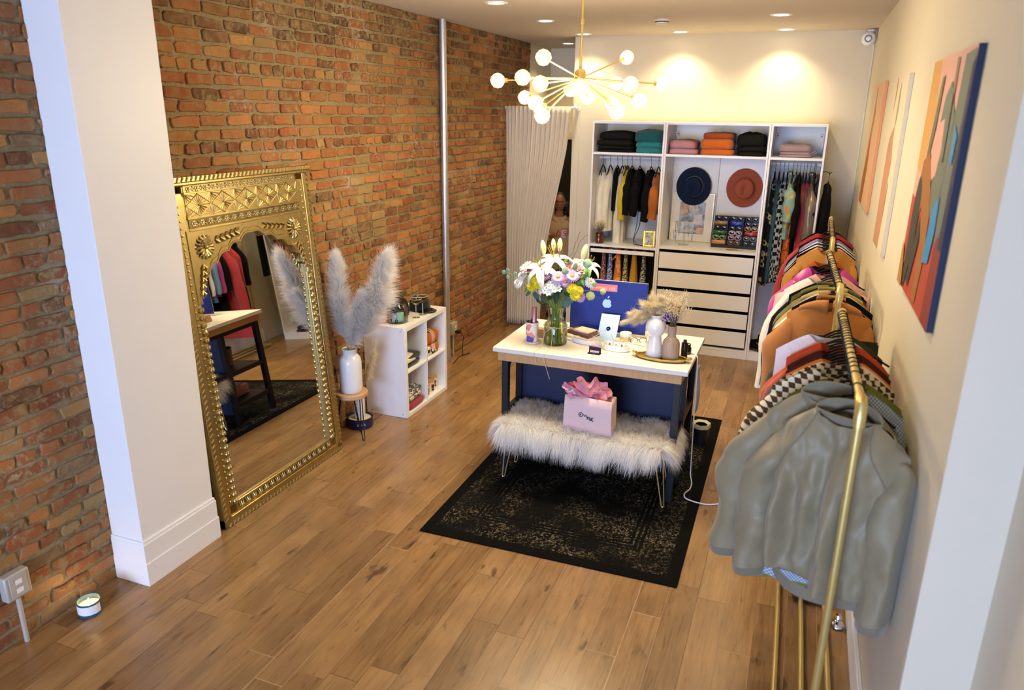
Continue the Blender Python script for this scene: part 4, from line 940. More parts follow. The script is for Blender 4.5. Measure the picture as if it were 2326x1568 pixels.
# ------------------------------------------------------------------ small things on the desk
cx = atZ(1206, 779, DZ)
CUP = Vector((cx.x, cx.y + .02, DZ))
tag(G().lathe([(0, .0005), (.058, .0005), (.06, .004), (.06, .011), (.0565, .0125), (0, .009)], 32).build('coaster', pm('marble_coaster', '#d8cdb8', .4), loc=CUP), 'round cream coaster under the patterned brush cup', 'coaster')
def terrazzo():
    q = N('abstract_print'); v = q.coord(); vo = q.add('ShaderNodeTexVoronoi', Vector=q.map(v, (1, 1, .8)), Scale=32.0, _feature='F1'); 
    s = q.add('ShaderNodeSeparateColor', Color=vo.outputs['Color']); n = q.noise(v, 28, 2)
    c = q.ramp(s.outputs[0], [(0, '#e9dfd2'), (.35, '#4a4aa8'), (.5, '#e9dfd2'), (.62, '#dd8f86'), (.74, '#e9c26a'), (.83, '#e3d8ee'), (.93, '#d8b9c8')], 'CONSTANT')
    q.base(Base_Color=c, Roughness=.35); return q.m
cup = tag(G().lathe([(0, .001), (.042, .001), (.044, .004), (.044, .135), (.041, .135), (.041, .01), (0, .008)], 32).build('brush_cup', terrazzo(), loc=CUP + Vector((0, 0, .010))), 'tall cup with an abstract blue and coral print at the left of the desk', 'cup')
tag(G().lathe([(0, 0), (.018, 0), (.018, .225), (.016, .228), (0, .228)], 24).build('cosmetic_tube', pm('rose_metal', '#c98a8c', .25, .7), loc=CUP + Vector((.012, .006, .024))), 'metallic pink tube standing up out of the patterned cup', 'bottle')
for k, (x, y, col) in enumerate(((-.02, -.01, M_black), (-.008, .018, M_black), (-.024, .012, M_white))):
    tag(G().cyl((0, 0, 0), (-.006, .0, .128), .0035, 8).ball((-.006, 0, .130), .006, 8, 6).build('pen', col, loc=CUP + Vector((x, y, .023))), ('black pen in the patterned cup, front one', 'black pen in the patterned cup, behind the pink tube', 'white pen in the patterned cup')[k], 'pen', 'pens in the patterned cup')
bx = atZ(1222, 768, DZ)
tag(G().box(-.045, .045, -.03, .03, 0.001, .03).build('wooden_block', M_oak, loc=(bx.x + .02, bx.y + .04, DZ), rot=(0, 0, .1), bevel=.004), 'light oak block behind the patterned cup', 'box')
tag(G().box(-.04, .04, -.028, .028, 0.001, .032).build('wooden_block', M_stoolwood, loc=(bx.x + .02, bx.y + .04, DZ + .030), rot=(0, 0, .02), bevel=.004), 'pale wooden box stacked on the oak block', 'box')
# stack of papers and notebooks
pb = atZ(1306, 775, DZ)
NB = [(.26, .19, .012, '#e9e4da', 'white folder at the bottom of the paper stack', 'folder', -.32), (.23, .16, .016, '#efe6d2', 'cream notepad inside the paper stack', 'notepad', -.42), (.21, .12, .022, '#6a4838', 'dark brown notebook in the paper stack', 'notebook', -.48), (.13, .11, .010, '#ecd6bd', 'small peach notepad lying on the brown notebook', 'notepad', -.35)]
z = DZ + .0005
for k, (w, d, hh_, cl, lb, nm, rz) in enumerate(NB):
    q_ = tag(G().box(-w/2, w/2, -d/2, d/2, 0, hh_).build(nm, pm('paper_%d' % k, cl, .6), loc=(pb.x + .005 + .012*k, pb.y + .075 + .008*k, z), rot=(0, 0, rz), bevel=.002), lb, 'notebook', 'paper stack behind the flower vase'); z += hh_ + .0005
tag(G().tube([(-.075, 0, .004), (.06, 0, .004), (.072, 0, .004)], [.0035, .0035, .001], 8).build('pencil', M_stoolwood, loc=(pb.x - .03, pb.y + .06, z), rot=(0, 0, -.6)), 'wooden pencil lying on the peach notepad', 'pencil')
ep = atZ(1345, 772, DZ)
tag(G().lathe([(0, .001), (.02, .001), (.022, .006), (.022, .05), (.018, .055), (0, .055)], 20).build('ink_bottle', M_black, loc=(ep.x, ep.y + .05, DZ)), 'short black bottle left of the computer stand', 'bottle')
# white trays
def oval(name, label, c, a, b, hh_, rz=0, cat='tray'):
    return tag(G().lathe([(0, .001), (.93, .001), (1, .006), (1, hh_), (.955, hh_), (.95, .010), (0, .008)], 40, sx=a, sy=b).build(name, M_cer, loc=c, rot=(0, 0, rz)), label, cat)
ta = atZ(1332, 783, DZ); oval('trinket_tray', 'long white oval trinket tray beside the flower vase', (ta.x + .01, ta.y + .03, DZ), .125, .052, .034, -.12)
tb2 = atZ(1396, 797, DZ); trq = oval('trinket_tray', 'white oval tray holding small cards right of the pink card holder', (tb2.x, tb2.y + .02, DZ), .098, .05, .036, -.10)
for k, dx in enumerate((-.045, .0, .04)):
    e = tag(G().box(-.018, .018, -.0006, .0006, 0, .042).build('earring_card', M_white, loc=(tb2.x + dx, tb2.y + .022 - .1*dx, DZ + .013), rot=(-.5, 0, -.1)), 'small white earring card in the oval tray, %s' % ('left one', 'middle one', 'right one')[k], 'card', 'earring cards in the oval tray')
    G().box(-.006, .006, -.0016, -.0007, .014, .028).build('charm', M_brn if k != 1 else M_silver, e)
chp = atZ(1348, 806, DZ)
chd = thing('card_holder', 'black card holder showing a pink gradient card at the front of the desk', 'card holder', (chp.x, chp.y + .02, DZ), -.12)
G().box(-.042, .042, -.02, .02, .0005, .006).box(-.042, .042, .008, .014, .006, .045).build('holder', M_black, chd, bevel=.002)
def grad():
    q = N('pink_gradient_card'); s = q.add('ShaderNodeSeparateXYZ', Vector=q.coord('Generated'))
    q.base(Base_Color=q.mix(s.outputs[0], q.mix(s.outputs[2], '#f0b9a8', '#ea8a90'), '#c9a0d8'), Roughness=.5); return q.m
cd_ = G().box(-.032, .030, -.0008, .0008, 0, .05).build('card', grad(), chd, loc=(0, .004, .007), rot=(-.35, 0, 0))
jp = atZ(1418, 780, DZ); jl = thing('cream_jar', 'small glass candle jar with a cream lid right of the computer stand', 'jar', (jp.x, jp.y + .035, DZ))
G().lathe([(0, .001), (.034, .001), (.037, .005), (.037, .04), (0, .04)], 28).build('jar', pm('frosted_jar', '#d9d3b8', .2), jl); G().lathe([(0, .041), (.039, .041), (.04, .045), (.04, .066), (.036, .069), (0, .069)], 28).build('lid', pm('cream_lid', '#efe9d8', .4), jl)
bp = atZ(1400, 782, DZ); tag(G().ball((0, 0, .019), .018, 12, 8).ball((.03, .01, .014), .013, 10, 8).build('hair_claw', pm('ivory_resin', '#dcc9a0', .3), loc=(bp.x, bp.y + .03, DZ)), 'ivory resin trinket next to the cream lidded jar', 'trinket')
gp = atZ(1448, 784, DZ)
eg = thing('eyeglasses', 'brown rimmed eyeglasses lying by the white bubble vase', 'eyeglasses', (gp.x, gp.y + .03, DZ), .5); g = G()
for sx in (-1, 1): g.tube([(sx*.032 + .026*cos(t), 0, .024 + .02*sin(t)) for t in np.linspace(0, 2*PI, 21)[:-1]], .0022, 6, closed=True); g.tube([(sx*.058, 0, .03), (sx*.062, .02, .028), (sx*.05, .12, .006)], .002, 6)
g.tube([(-.006, 0, .026), (0, 0, .029), (.006, 0, .026)], .002, 6); g.build('frame', pm('tortoise', '#5a2f1a', .25), eg)
G().box(-.056, -.008, -.0005, .0005, .008, .04).box(.008, .056, -.0005, .0005, .008, .04).build('lens', M_glass, eg, smooth=0)
tag(G().box(-.055, .055, -.035, .035, .0005, .008).build('phone', pm('pearl_case', '#c9c3b4', .25), loc=(gp.x + .05, gp.y + .01, DZ), rot=(0, 0, -.3), bevel=.004), 'pearl coloured phone case lying in front of the eyeglasses', 'phone')
ky = atZ(1440, 768, DZ); tag(G().box(-.14, .14, -.05, .05, .0005, .010).build('keyboard_tray', M_white, loc=(-1.02, 4.87, DZ), rot=(0, 0, -.04), bevel=.003), 'flat white organiser lying behind the cream lidded jar', 'tray')
# gold tray with two vases
TC = Vector((-.725, 4.575, DZ))
gt = thing('gold_tray', 'oval gold tray with ornate handles on the right of the desk', 'tray', TC, -.03)
G().lathe([(0, .004), (.93, .004), (.96, .006), (1.0, .018), (.985, .02), (.95, .009), (0, .008)], 48, sx=.165, sy=.075).build('dish', M_gold, gt)
G().tube([(.163*cos(t), .074*sin(t), .019 + .0015*sin(14*t)) for t in np.linspace(0, 2*PI, 61)[:-1]], .0048, 7, closed=True).build('rim', M_gold, gt)
for sx in (-1, 1):
    g = G(); g.tube([(sx*.160, -.026, .019), (sx*.182, -.022, .026), (sx*.191, 0, .028), (sx*.182, .022, .026), (sx*.160, .026, .019)], .005, 7)
    for a in (-1, 0, 1): g.ball((sx*(.172 + .006*(a == 0)), a*.012, .024), .0075, 7, 5)
    g.build('handle', M_gold, gt)
wv_ = TC + Vector((-.050, .012, .009)); bv_ = TC + Vector((.055, .006, .009))
tag(G().lathe([(0, .001), (.054, .001), (.057, .006), (.050, .06), (.041, .12), (.038, .14), (.046, .15), (.062, .175), (.066, .20), (.060, .228), (.044, .25), (.031, .258), (.031, .272), (.035, .278), (.031, .278), (.027, .25), (0, .24)], 40).build('bubble_vase', M_cer, loc=wv_), 'white ceramic vase with a round bulge on the gold tray', 'vase')
vb2 = thing('bottle_vase', 'taupe bottle vase with a twine bow on the gold tray', 'vase', bv_)
G().lathe([(0, .001), (.052, .001), (.056, .006), (.057, .03), (.055, .105), (.048, .126), (.030, .142), (.026, .155), (.028, .215), (.0285, .22), (.025, .22), (.022, .15), (0, .14)], 40).build('body', pm('taupe_ceramic', '#a88f7a', .45, var=.05), vb2)
g = G(); g.tube([(.0305*cos(t), .0305*sin(t), .145) for t in np.linspace(0, 2*PI, 25)[:-1]], .0018, 5, closed=True)
for sx in (-1, 1): g.tube([(0, -.031, .145), (sx*.016, -.045, .152), (sx*.034, -.05, .135), (sx*.02, -.046, .128), (0, -.032, .145)], .0013, 5); g.tube([(0, -.032, .145), (sx*.008, -.057, .11), (sx*.010, -.058, .075)], .0012, 5)
g.build('twine', M_twine, vb2)
wm = tuple(wv_ + Vector((0, 0, .262)))
PL = [((1466, 693), -.02, .05, 'pampas leaning upper left in the white bubble vase', 900), ((1500, 680), .01, .05, 'pampas standing upright in the white bubble vase', 1100), ((1438, 712), -.03, .042, 'pampas fanning left in the white bubble vase', 900), ((1424, 730), -.02, .030, 'pampas lying almost flat to the left in the bubble vase', 800), ((1528, 690), .03, .045, 'pampas leaning right in the white bubble vase', 900), ((1484, 676), .05, .045, 'pampas at the back of the white bubble vase', 800)]
for (px, py), dy, r_, lb, n_ in PL:
    tp = atY(px, py, wv_.y + dy); plume('feather_grass', wm, tuple(tp), r_, n_*2, M_plume2, lb, 'pampas in the white bubble vase', .22, stem=.002, strand=.05, w=.0008, droop=.012)
# dried bunch in the taupe vase
dz0 = bv_ + Vector((0, 0, .18)); db = thing('dried_flowers', 'dried beige flowers with a purple bloom in the taupe bottle vase', 'dried flowers', dz0)
g = G(); gd = G(); gp_ = G(); r = random.Random(7)
for k in range(46):
    a = r.uniform(0, 2*PI); L = r.uniform(.12, .24); o_ = r.uniform(.15, .55)
    tip = Vector((cos(a)*L*o_*.9 + .02, sin(a)*L*o_*.7 - .01, L)); q1 = Vector((.012*cos(a), .012*sin(a), .04))
    g.tube([(0, 0, -.03), q1, tip*.6 + Vector((0, 0, .01)), tip], [.0012, .0012, .0009, .0006], 4)
    for j in range(26):
        p = tip + Vector((r.gauss(0, .018), r.gauss(0, .016), r.gauss(0, .018))); gd.ball(p, r.uniform(.0018, .0038), 5, 4)
for k in range(70): gp_.ball((-.030 + r.gauss(0, .016), -.035 + r.gauss(0, .01), .105 + r.gauss(0, .016)), r.uniform(.003, .006), 5, 4)
for k in range(14): gp_.ball((.015 + r.gauss(0, .012), -.035 + r.gauss(0, .008), .09 + r.gauss(0, .01)), r.uniform(.003, .005), 5, 4)
g.build('stems', pm('olive_stem', '#6b6a3c', .8), db); gd.build('seed_heads', M_plume2, db); gp_.build('purple_bloom', pm('purple_petal', '#5a2f9a', .7, var=.25), db)
bl = atZ(1556, 806, DZ)
bj = thing('black_jar', 'small glossy black candle jar with a peach top right of the gold tray', 'jar', (bl.x + .0, bl.y + .03, DZ))
G().lathe([(0, .001), (.026, .001), (.034, .008), (.036, .025), (.034, .04), (.029, .052), (.03, .066), (.026, .066), (.025, .055), (0, .055)], 28).build('jar', pm('gloss_black', '#08080a', .1, coat=.6), bj); G().lathe([(0, .0555), (.0245, .0555), (.0245, .062), (0, .064)], 24).build('wax', pm('peach_wax', '#d99a76', .5), bj)
tag(G().cyl((0, 0, .001), (0, 0, .10), .022, 20).cyl((0, 0, .10), (0, 0, .12), .012, 14).build('bottle', pm('brown_bottle', '#1d1210', .2), loc=(bv_.x + .075, bv_.y + .085, DZ)), 'dark brown bottle half hidden behind the taupe vase', 'bottle')

# ------------------------------------------------------------------ cable, adapter, things at the desk's right side
e1 = Vector((-.62, 4.78, DZ + .004))
cpts = [e1, Vector((-.56, 4.76, DZ + .004)), Vector((DX1 + .002, 4.74, DZ + .001)), Vector((-.512, 4.73, DZ - .05)), Vector((-.508, 4.75, .6)), Vector((-.506, 4.80, .3)), Vector((-.505, 4.84, .10)), Vector((-.50, 4.83, .02)), Vector((-.485, 4.77, .0155)), Vector((-.475, 4.70, .0155)), Vector((-.478, 4.63, .0155)), Vector((-.50, 4.56, .0155)), Vector((-.485, 4.50, .0155)), Vector((-.43, 4.475, .0155)), Vector((-.388, 4.475, .012)), Vector((-.33, 4.49, .006)), Vector((-.24, 4.52, .02))]
def smooth_path(P, k=6):
    out = []
    for i in range(len(P) - 1):
        p0, p1, p2, p3 = P[max(i-1, 0)], P[i], P[i+1], P[min(i+2, len(P)-1)]
        for j in range(k):
            t = j / k; out.append(.5*((2*p1) + (-p0 + p2)*t + (2*p0 - 5*p1 + 4*p2 - p3)*t*t + (-p0 + 3*p1 - 3*p2 + p3)*t**3))
    return out + [P[-1]]
tag(G().tube(smooth_path(cpts), .0042, 7).build('power_cable', pm('white_cable', '#dfe0e4', .4)), 'white power cable running from the desk down to the cube adapter', 'cable')
tag(G().box(-.035, .035, -.035, .035, 0.001, .07).build('power_adapter', M_white, loc=(-.205, 4.53, 0), rot=(0, 0, .1), bevel=.008), 'white cube power adapter on the wooden floor by the rug', 'adapter')
tag(G().tube([atZ(1330, 752, DZ + .02), atZ(1332, 758, DZ + .012), atZ(1350, 765, DZ + .06), Vector((-1.16, 4.905, DZ + .07)), atZ(1395, 770, DZ + .03), atZ(1430, 790, DZ + .003), atZ(1455, 797, DZ + .003)], .0022, 6).build('charging_cable', M_white), 'thin white charging cable threaded through the computer stand', 'cable')
tag(G().grid(lambda u, v: (-.520 + .008*sin(5*v) + .004*u, 4.86 + .15*u + .02*v, .45 + (.36 - .03*u)*v), 6, 14).build('hanging_sheet', pm('pale_blue_sheet', '#a9b9d9', .6), solid=.002), 'pale blue grey sheet hanging down the right side of the desk', 'sheet')
bn2 = thing('waste_bin', 'small black waste bin with a cream liner behind the desk on the rug', 'bin', (-.515, 5.42, RZ))
bn2.scale = (.72, .72, .85)
G().lathe([(0, .001), (.07, .001), (.085, .20), (.0835, .20), (.07, .006), (0, .006)], 28, caps=False).build('bin', M_black, bn2); G().lathe([(.06, .19), (.078, .202), (.09, .205), (.095, .185), (.0935, .165)], 28, caps=False, wob=lambda u, z: 1 + .05*sin(14*PI*u)).build('liner', pm('cream_liner', '#c9c193', .6), bn2)
# ------------------------------------------------------------------ garments
def garment(name, label, cat, mat, loc, rz=0, sw=.205, L=.60, bw=None, th=.045, sl=0, sr=.052, so=.05, nk=.075, drop=.09, fold=.010, seed=1, group=None, collar=None, cmat=None, hem=None, cuff=None, dip=.05, sleeve_mat=None, fo=.0, strap=False, shear=0.0, wr=0.0, res=1, seam=None):
    r = random.Random(seed); t = thing(name, label, cat, loc, rz, group); bw = bw or sw * 1.02
    ph = [r.uniform(0, 6.28) for _ in range(6)]; kf = [r.choice((3, 4, 5)), r.choice((7, 8, 9))]
    def top(x):
        ax = abs(x)
        if ax < nk: return 0.0
        if strap and ax > nk: return -(.04 + (ax - nk) / max(1e-3, sw - nk) * .16)
        return -((ax - nk) / (sw - nk)) ** 1.2 * drop
    nu, nv = 27 * res, 17 * res
    lim = (XR - .004 - loc[0]) / max(.3, cos(rz)) if abs(rz) < 1.2 and loc[0] > 0 else 9
    def clampx(x): s_ = .035; return x if x < lim - s_ else lim - s_ * math.exp(-(x - lim + s_) / s_)
    from mathutils import noise as _ns
    def wob(a, sg, z): return _ns.noise(Vector((a * 15 + seed, sg * 3.1, z * 5))) + .5 * _ns.noise(Vector((a * 30, sg * 2.2 + seed, z * 16)))
    def sheet(sg):
        def fn(a, v):
            u = 2*a - 1; x0 = u * sw; w = sw + (bw - sw) * min(1, max(0, (v - .05)) / .95) ** .8
            x = u * w; zt = top(x0); dn = dip * (1.0 if sg < 0 else .35)
            if abs(x0) < nk: zt -= dn * (1 - (x0/nk)**2)
            z = zt * (1 - v) - L * v
            cr = (1 - abs(u)**2.6) ** .5 if abs(u) < 1 else 0
            tv = math.sqrt(min(1, v * 6)) * .9 + .1 * v
            if abs(x0) < nk: tv = max(tv, .75 * math.sqrt(max(0, 1 - (x0/nk)**2)))
            y = sg * th * cr * tv
            y += fold * cr * (min(1, v*1.6)) * (sin(kf[0]*u*2 + ph[0] + sg + .8*v) + .55*sin(kf[1]*u*1.6 + ph[1]*sg + 1.5*v))
            x += .006 * sin(7*v + ph[2]) * abs(u) ** 3 + shear * v
            if seam or hem: x *= 1 + .06*sin(PI*v**1.4); y *= 1 + .35*sin(PI*v**1.2)
            y += wr * wob(x, sg, z)
            return (clampx(x), y, z)
        return fn
    g = G(); g.grid(sheet(-1), nu, nv); n0 = len(g.v); g.grid(sheet(1), nu, nv)
    g.f[len(g.f)//2:] = [tuple(reversed(f)) for f in g.f[len(g.f)//2:]]
    body = g.build('body', mat, t, smooth=75)
    if seam:
        f_ = sheet(-1)
        for sg in (-1, 1):
            G().tube([Vector(f_(.5 + sg*.5*(nk/sw + (.97 - nk/sw)*q**1.3), .01 + .30*q**.8)) - Vector((0, .0015, 0)) for q in np.linspace(0, 1, 16)], .0022, 5).build('seam', seam, body)
    if hem:
        w = bw * .95
        G().rings([[(w*cos(2*PI*k/36) * (1.0 if q else 1.0) + shear, (th*1.08 + .004) * sin(2*PI*k/36) + fold*.5*sin(6*PI*k/36 + ph[0]), -L + .004 - q*.05) for k in range(36)] for q in (0, .5, 1)], caps=False).build('hem_band', hem, t, smooth=75)
    if sl:
        for sg in (-1, 1):
            P = []; n = 13 * res
            for i in range(n):
                q = i / (n - 1)
                x = sg * (sw - .045 + .07 * min(1, q*3.2) + so * q + .012*sin(PI*q)); z = -drop - .012 - sl * q ** 1.05
                y = fo * q * q - .006 * sin(PI*q)
                rad_ = sr * (.42 + .58 * min(1, q*4.0)) * (1 - .22*max(0, q - .4)/.6) * (1 + .07*sin(13*q + ph[3] + sg))
                x = min(x, lim - rad_*.62) if sg > 0 else x
                ring = []
                for k in range(16 * res):
                    a = 2*PI*k/(16 * res)
                    wv = 1 + 6*wr*wob(a*.05, sg, q*.6) + .07*sin(3*a + 9*q + ph[4]) - (.20*math.exp(-((q - .56)/.045)**2)*(.5 + .5*sg*cos(a + PI)) + .10*math.exp(-((q - .68)/.04)**2)*(.5 - .5*sin(a)) if cuff else 0) + .05*sin(2*a - 14*q + ph[5]*sg)
                    yr = rad_ * wv * (.92 if th > .03 else .75)
                    ring.append((clampx(x + rad_*wv*cos(a)), y + yr*sin(a) * max(.35, min(1, .3 + q*4)), z + (.018*sin(a*2 + 3*q) * q * .3) - sg*.0*cos(a)))
                P.append(ring)
            g = G(); g.rings(P); s_ = g.build('sleeve', sleeve_mat or mat, t, smooth=75)
            if cuff:
                E0 = [Vector(p) for p in P[-1]]; ce_ = sum(E0, Vector()) / len(E0)
                G().rings([[ce_ + (p - ce_) * k + Vector((0, 0, dz_)) for p in E0] for k, dz_ in ((.97, .012), (.90, .0), (.86, -.04), (.80, -.042))], caps=False).build('cuff', cuff, s_, smooth=75)
    if collar == 'band':
        G().grid(lambda u, v: ((nk + .004 + .010*v) * cos(2*PI*u), (th*.12 + .020 + .004*v) * sin(2*PI*u), (-.052 if sin(2*PI*u) < 0 else -.052 + .045*sin(2*PI*u)) + .052*v - .02*cos(2*PI*u)**2*(1 - v)), 40, 6, closeu=True).build('collar', cmat or mat, t, smooth=75, solid=.006)
    if collar == 'fold':
        g = G()
        for sg in (-1, 1):
            g.grid(lambda u, v: (sg*(.012 + (nk + .075)*u + .012*v*u), -(th*.55 + .012 + .016*sin(PI*v)) * (1 - .55*u) , .020 - .075*v*(.35 + .65*(1 - u)) - .052*u*u - .005), 10, 6)
        g.grid(lambda u, v: (nk*(1.05)*(2*u-1), (th*.6 + .012)*math.sqrt(max(0, 1 - (2*u-1)**2)) + .004, .024 - .03*v), 16, 3)
        g.build('collar', cmat or mat, t, smooth=75, solid=.004)
    return t
def hanger(label, loc, rz=0, w=.205, group=None, mat=None, rail_h=.075, straight=False, clips=False):
    t = thing('hanger', label, 'hanger', loc, rz, group); m = mat or M_velvet
    pts = [(-w, 0, -.094), (-w*.8, 0, -.072), (-w*.4, 0, -.028), (-w*.15, 0, -.006), (0, 0, .0), (w*.15, 0, -.006), (w*.4, 0, -.028), (w*.8, 0, -.072), (w, 0, -.094)]
    g = G(); g.tube(pts, .0065, 6, flat=.7)
    if clips: g.tube([(-w*.8, 0, -.073), (-w*.8, 0, -.085), (w*.8, 0, -.085), (w*.8, 0, -.073)], .004, 6)
    g.build('frame', m, t)
    hk = [(0, 0, 0), (0, 0, rail_h - .022)] + [(.0 , .021*sin(a) , rail_h + .0 - .021*cos(a)) for a in ()]
    # hook turns over the rail (rail runs along local y): arc in the x-z plane
    R_ = .0205
    arc = [(R_*math.sin(a), 0, rail_h + R_*math.cos(a)) for a in np.linspace(PI*1.0, -PI*.62, 12)]
    arc = [(-x, y, z) for x, y, z in arc]
    G().tube([(0, 0, 0), (0, 0, rail_h - R_ - .004)] + arc, .0022, 6).build('hook', M_black, t)
    return t

def pat_mat(name, kind, a, b, scale=30, c=None, rough=.8):
    q = N('fabric_' + name); v = q.coord()
    if kind == 'checker':
        s = q.add('ShaderNodeSeparateXYZ', Vector=v); w = q.math('ADD', s.outputs[0], q.math('MULTIPLY', s.outputs[1], .6))
        cx_ = q.math('FLOOR', q.math('MULTIPLY', w, scale)); cz = q.math('FLOOR', q.math('MULTIPLY', s.outputs[2], scale))
        m = q.math('MODULO', q.math('ABSOLUTE', q.math('ADD', cx_, cz)), 2.0); col = q.mix(m, a, b)
    elif kind == 'dots':
        vo = q.add('ShaderNodeTexVoronoi', Vector=v, Scale=scale); m = q.math('LESS_THAN', vo.outputs['Distance'], .33)
        s = q.add('ShaderNodeSeparateColor', Color=vo.outputs['Color']); col = q.mix(m, a, q.ramp(s.outputs[0], [(0, b), (.45, c or b), (.75, '#6a6fae')], 'CONSTANT'))
    elif kind == 'rings':
        vo = q.add('ShaderNodeTexVoronoi', Vector=q.map(v, (.25, 1, 1)), Scale=scale); d = vo.outputs['Distance']
        m = q.math('LESS_THAN', q.math('ABSOLUTE', q.math('SUBTRACT', d, .36)), .09); col = q.mix(m, a, b)
    elif kind == 'spots':
        n = q.noise(v, scale, 3, .6, .6); col = q.mix(q.ramp(n, [(.47, 0.0), (.53, 1.0)]), a, b)
    else:
        n = q.noise(q.map(v, (1, 1, 5)), scale, 3, .6, 1.0); col = q.mix(q.ramp(n, [(.4, 0.0), (.6, 1.0)]), a, b)
    q.base(Base_Color=col, Roughness=rough); q.set(q.b, 'Specular IOR Level', .3)
    q.set(q.b, 'Normal', q.bump(q.noise(v, 260, 2), .3, .003)); return q.m

# ------------------------------------------------------------------ wardrobes
WY0, WY1, WH = 7.717, 8.288, 2.364
def wardrobe(x0, x1, label):
    t = thing('wardrobe', label, 'wardrobe', ((x0 + x1)/2, (WY0 + WY1)/2, 0), group=None); T = Matrix.Translation((-(x0 + x1)/2, -(WY0 + WY1)/2, 0))
    def P(nm, g, mat=M_mel, bevel=.0015): return g.tf(T).build(nm, mat, t, smooth=0, bevel=bevel)
    P('side_panel', G().box(x0, x0 + .019, WY0, WY1, .001, WH)); P('side_panel', G().box(x1 - .019, x1, WY0, WY1, .001, WH))
    P('top_panel', G().box(x0 + .019, x1 - .019, WY0, WY1, WH - .024, WH)); P('bottom_panel', G().box(x0 + .019, x1 - .019, WY0, WY1, .075, .093))
    P('plinth', G().box(x0 + .019, x1 - .019, WY0 + .002, WY0 + .02, .001, .075))
    if x1 - x0 > .9: 
        xm = (x0 + x1)/2; P('back_panel', G().box(x0 + .019, xm - .0015, WY1 - .008, WY1 - .001, .093, WH - .024).box(xm + .0015, x1 - .019, WY1 - .008, WY1 - .001, .093, WH - .024))
    else: P('back_panel', G().box(x0 + .019, x1 - .019, WY1 - .008, WY1 - .001, .093, WH - .024))
    P('shelf_board', G().box(x0 + .019, x1 - .019, WY0 + .004, WY1 - .008, 2.032, 2.056))
    for sx, xx in ((1, x0 + .0195), (-1, x1 - .0195)):
        P('wall_bracket', G().box(min(xx, xx + sx*.035), max(xx, xx + sx*.035), WY1 - .05, WY1 - .0085, 2.225, 2.265), M_white, .003)
        P('bracket_screw', G().cyl((xx + sx*.022, WY1 - .052, 2.245), (xx + sx*.022, WY1 - .050, 2.245), .006, 10), M_black, 0)
    return t, P
WA, WB_, WC = (-2.100, -1.352), (-1.350, -.352), (-.350, .150)
ta_, PA = wardrobe(*WA, 'left white open wardrobe next to the curtain with tops on a rail')
PA('counter', G().box(WA[0] + .019, WA[1] - .019, WY0 + .002, WY1 - .008, 1.074, 1.098))
PA('hanging_rail', G().cyl((WA[0] + .03, 8.0, 1.99), (WA[1] - .03, 8.0, 1.99), .0125, 14).cyl((WA[0] + .0195, 8.0, 1.99), (WA[0] + .032, 8.0, 1.99), .02, 14).cyl((WA[1] - .032, 8.0, 1.99), (WA[1] - .0195, 8.0, 1.99), .02, 14), M_white)
PA('trouser_rail', G().box(WA[0] + .035, WA[1] - .035, WY0 - .004, WY0 + .014, 1.012, 1.05), M_mel)
PA('dark_panels', G().box(WA[0] + .0195, WA[0] + .022, WY0 + .03, WY1 - .010, .094, 1.07).box(WA[1] - .022, WA[1] - .0195, WY0 + .03, WY1 - .010, .094, 1.07).box(WA[0] + .022, WA[1] - .022, WY1 - .012, WY1 - .0085, .094, 1.07), pm('dark_panels', '#241f17', .9), 0)  # dark brown panels added over the bay's inner sides and back
PA('rail_frame', G().box(WA[0] + .025, WA[0] + .035, WY0 + .014, 8.2, 1.03, 1.045).box(WA[1] - .035, WA[1] - .025, WY0 + .014, 8.2, 1.03, 1.045), M_black)
tb_, PB = wardrobe(*WB_, 'wide middle white wardrobe with two hats and five drawers')
PB('counter', G().box(WB_[0] + .019, WB_[1] - .019, WY0 + .001, WY1 - .008, 1.098, 1.122))
DRW = [(.897, 1.066), (.701, .862), (.511, .665), (.321, .477), (.122, .284)]
M_gap_shade = pm('drawer_gap_shade', '#0d0f14', .8)  # shade in the gaps around the drawers, put in as near-black colour
for z0, z1 in DRW:
    T_ = Matrix.Translation((-(WB_[0] + WB_[1])/2, -(WY0 + WY1)/2, 0))
    dr = G().box(WB_[0] + .026, WB_[1] - .030, WY0 + .004, WY0 + .022, z0, z1).tf(T_).build('drawer', M_mel, tb_, smooth=0, bevel=.0015)
    G().box(WB_[0] + .034, WB_[1] - .036, WY0 + .0225, WY1 - .03, z0 + .004, z1 - .03).tf(T_).build('drawer_box', M_gap_shade, dr, smooth=0)
PB('gap_shade_strip', G().box(WB_[0] + .0195, WB_[0] + .024, WY0 + .03, WY1 - .01, .1, 1.09).box(WB_[1] - .024, WB_[1] - .0195, WY0 + .012, WY1 - .01, .1, 1.09), M_gap_shade, 0)
tc_, PC = wardrobe(*WC, 'narrow right white wardrobe packed with dresses on hangers')
PC('hanging_rail', G().cyl((WC[0] + .03, 8.0, 1.985), (WC[1] - .03, 8.0, 1.985), .0125, 14).cyl((WC[0] + .0195, 8.0, 1.985), (WC[0] + .032, 8.0, 1.985), .02, 14).cyl((WC[1] - .032, 8.0, 1.985), (WC[1] - .0195, 8.0, 1.985), .02, 14), M_white)
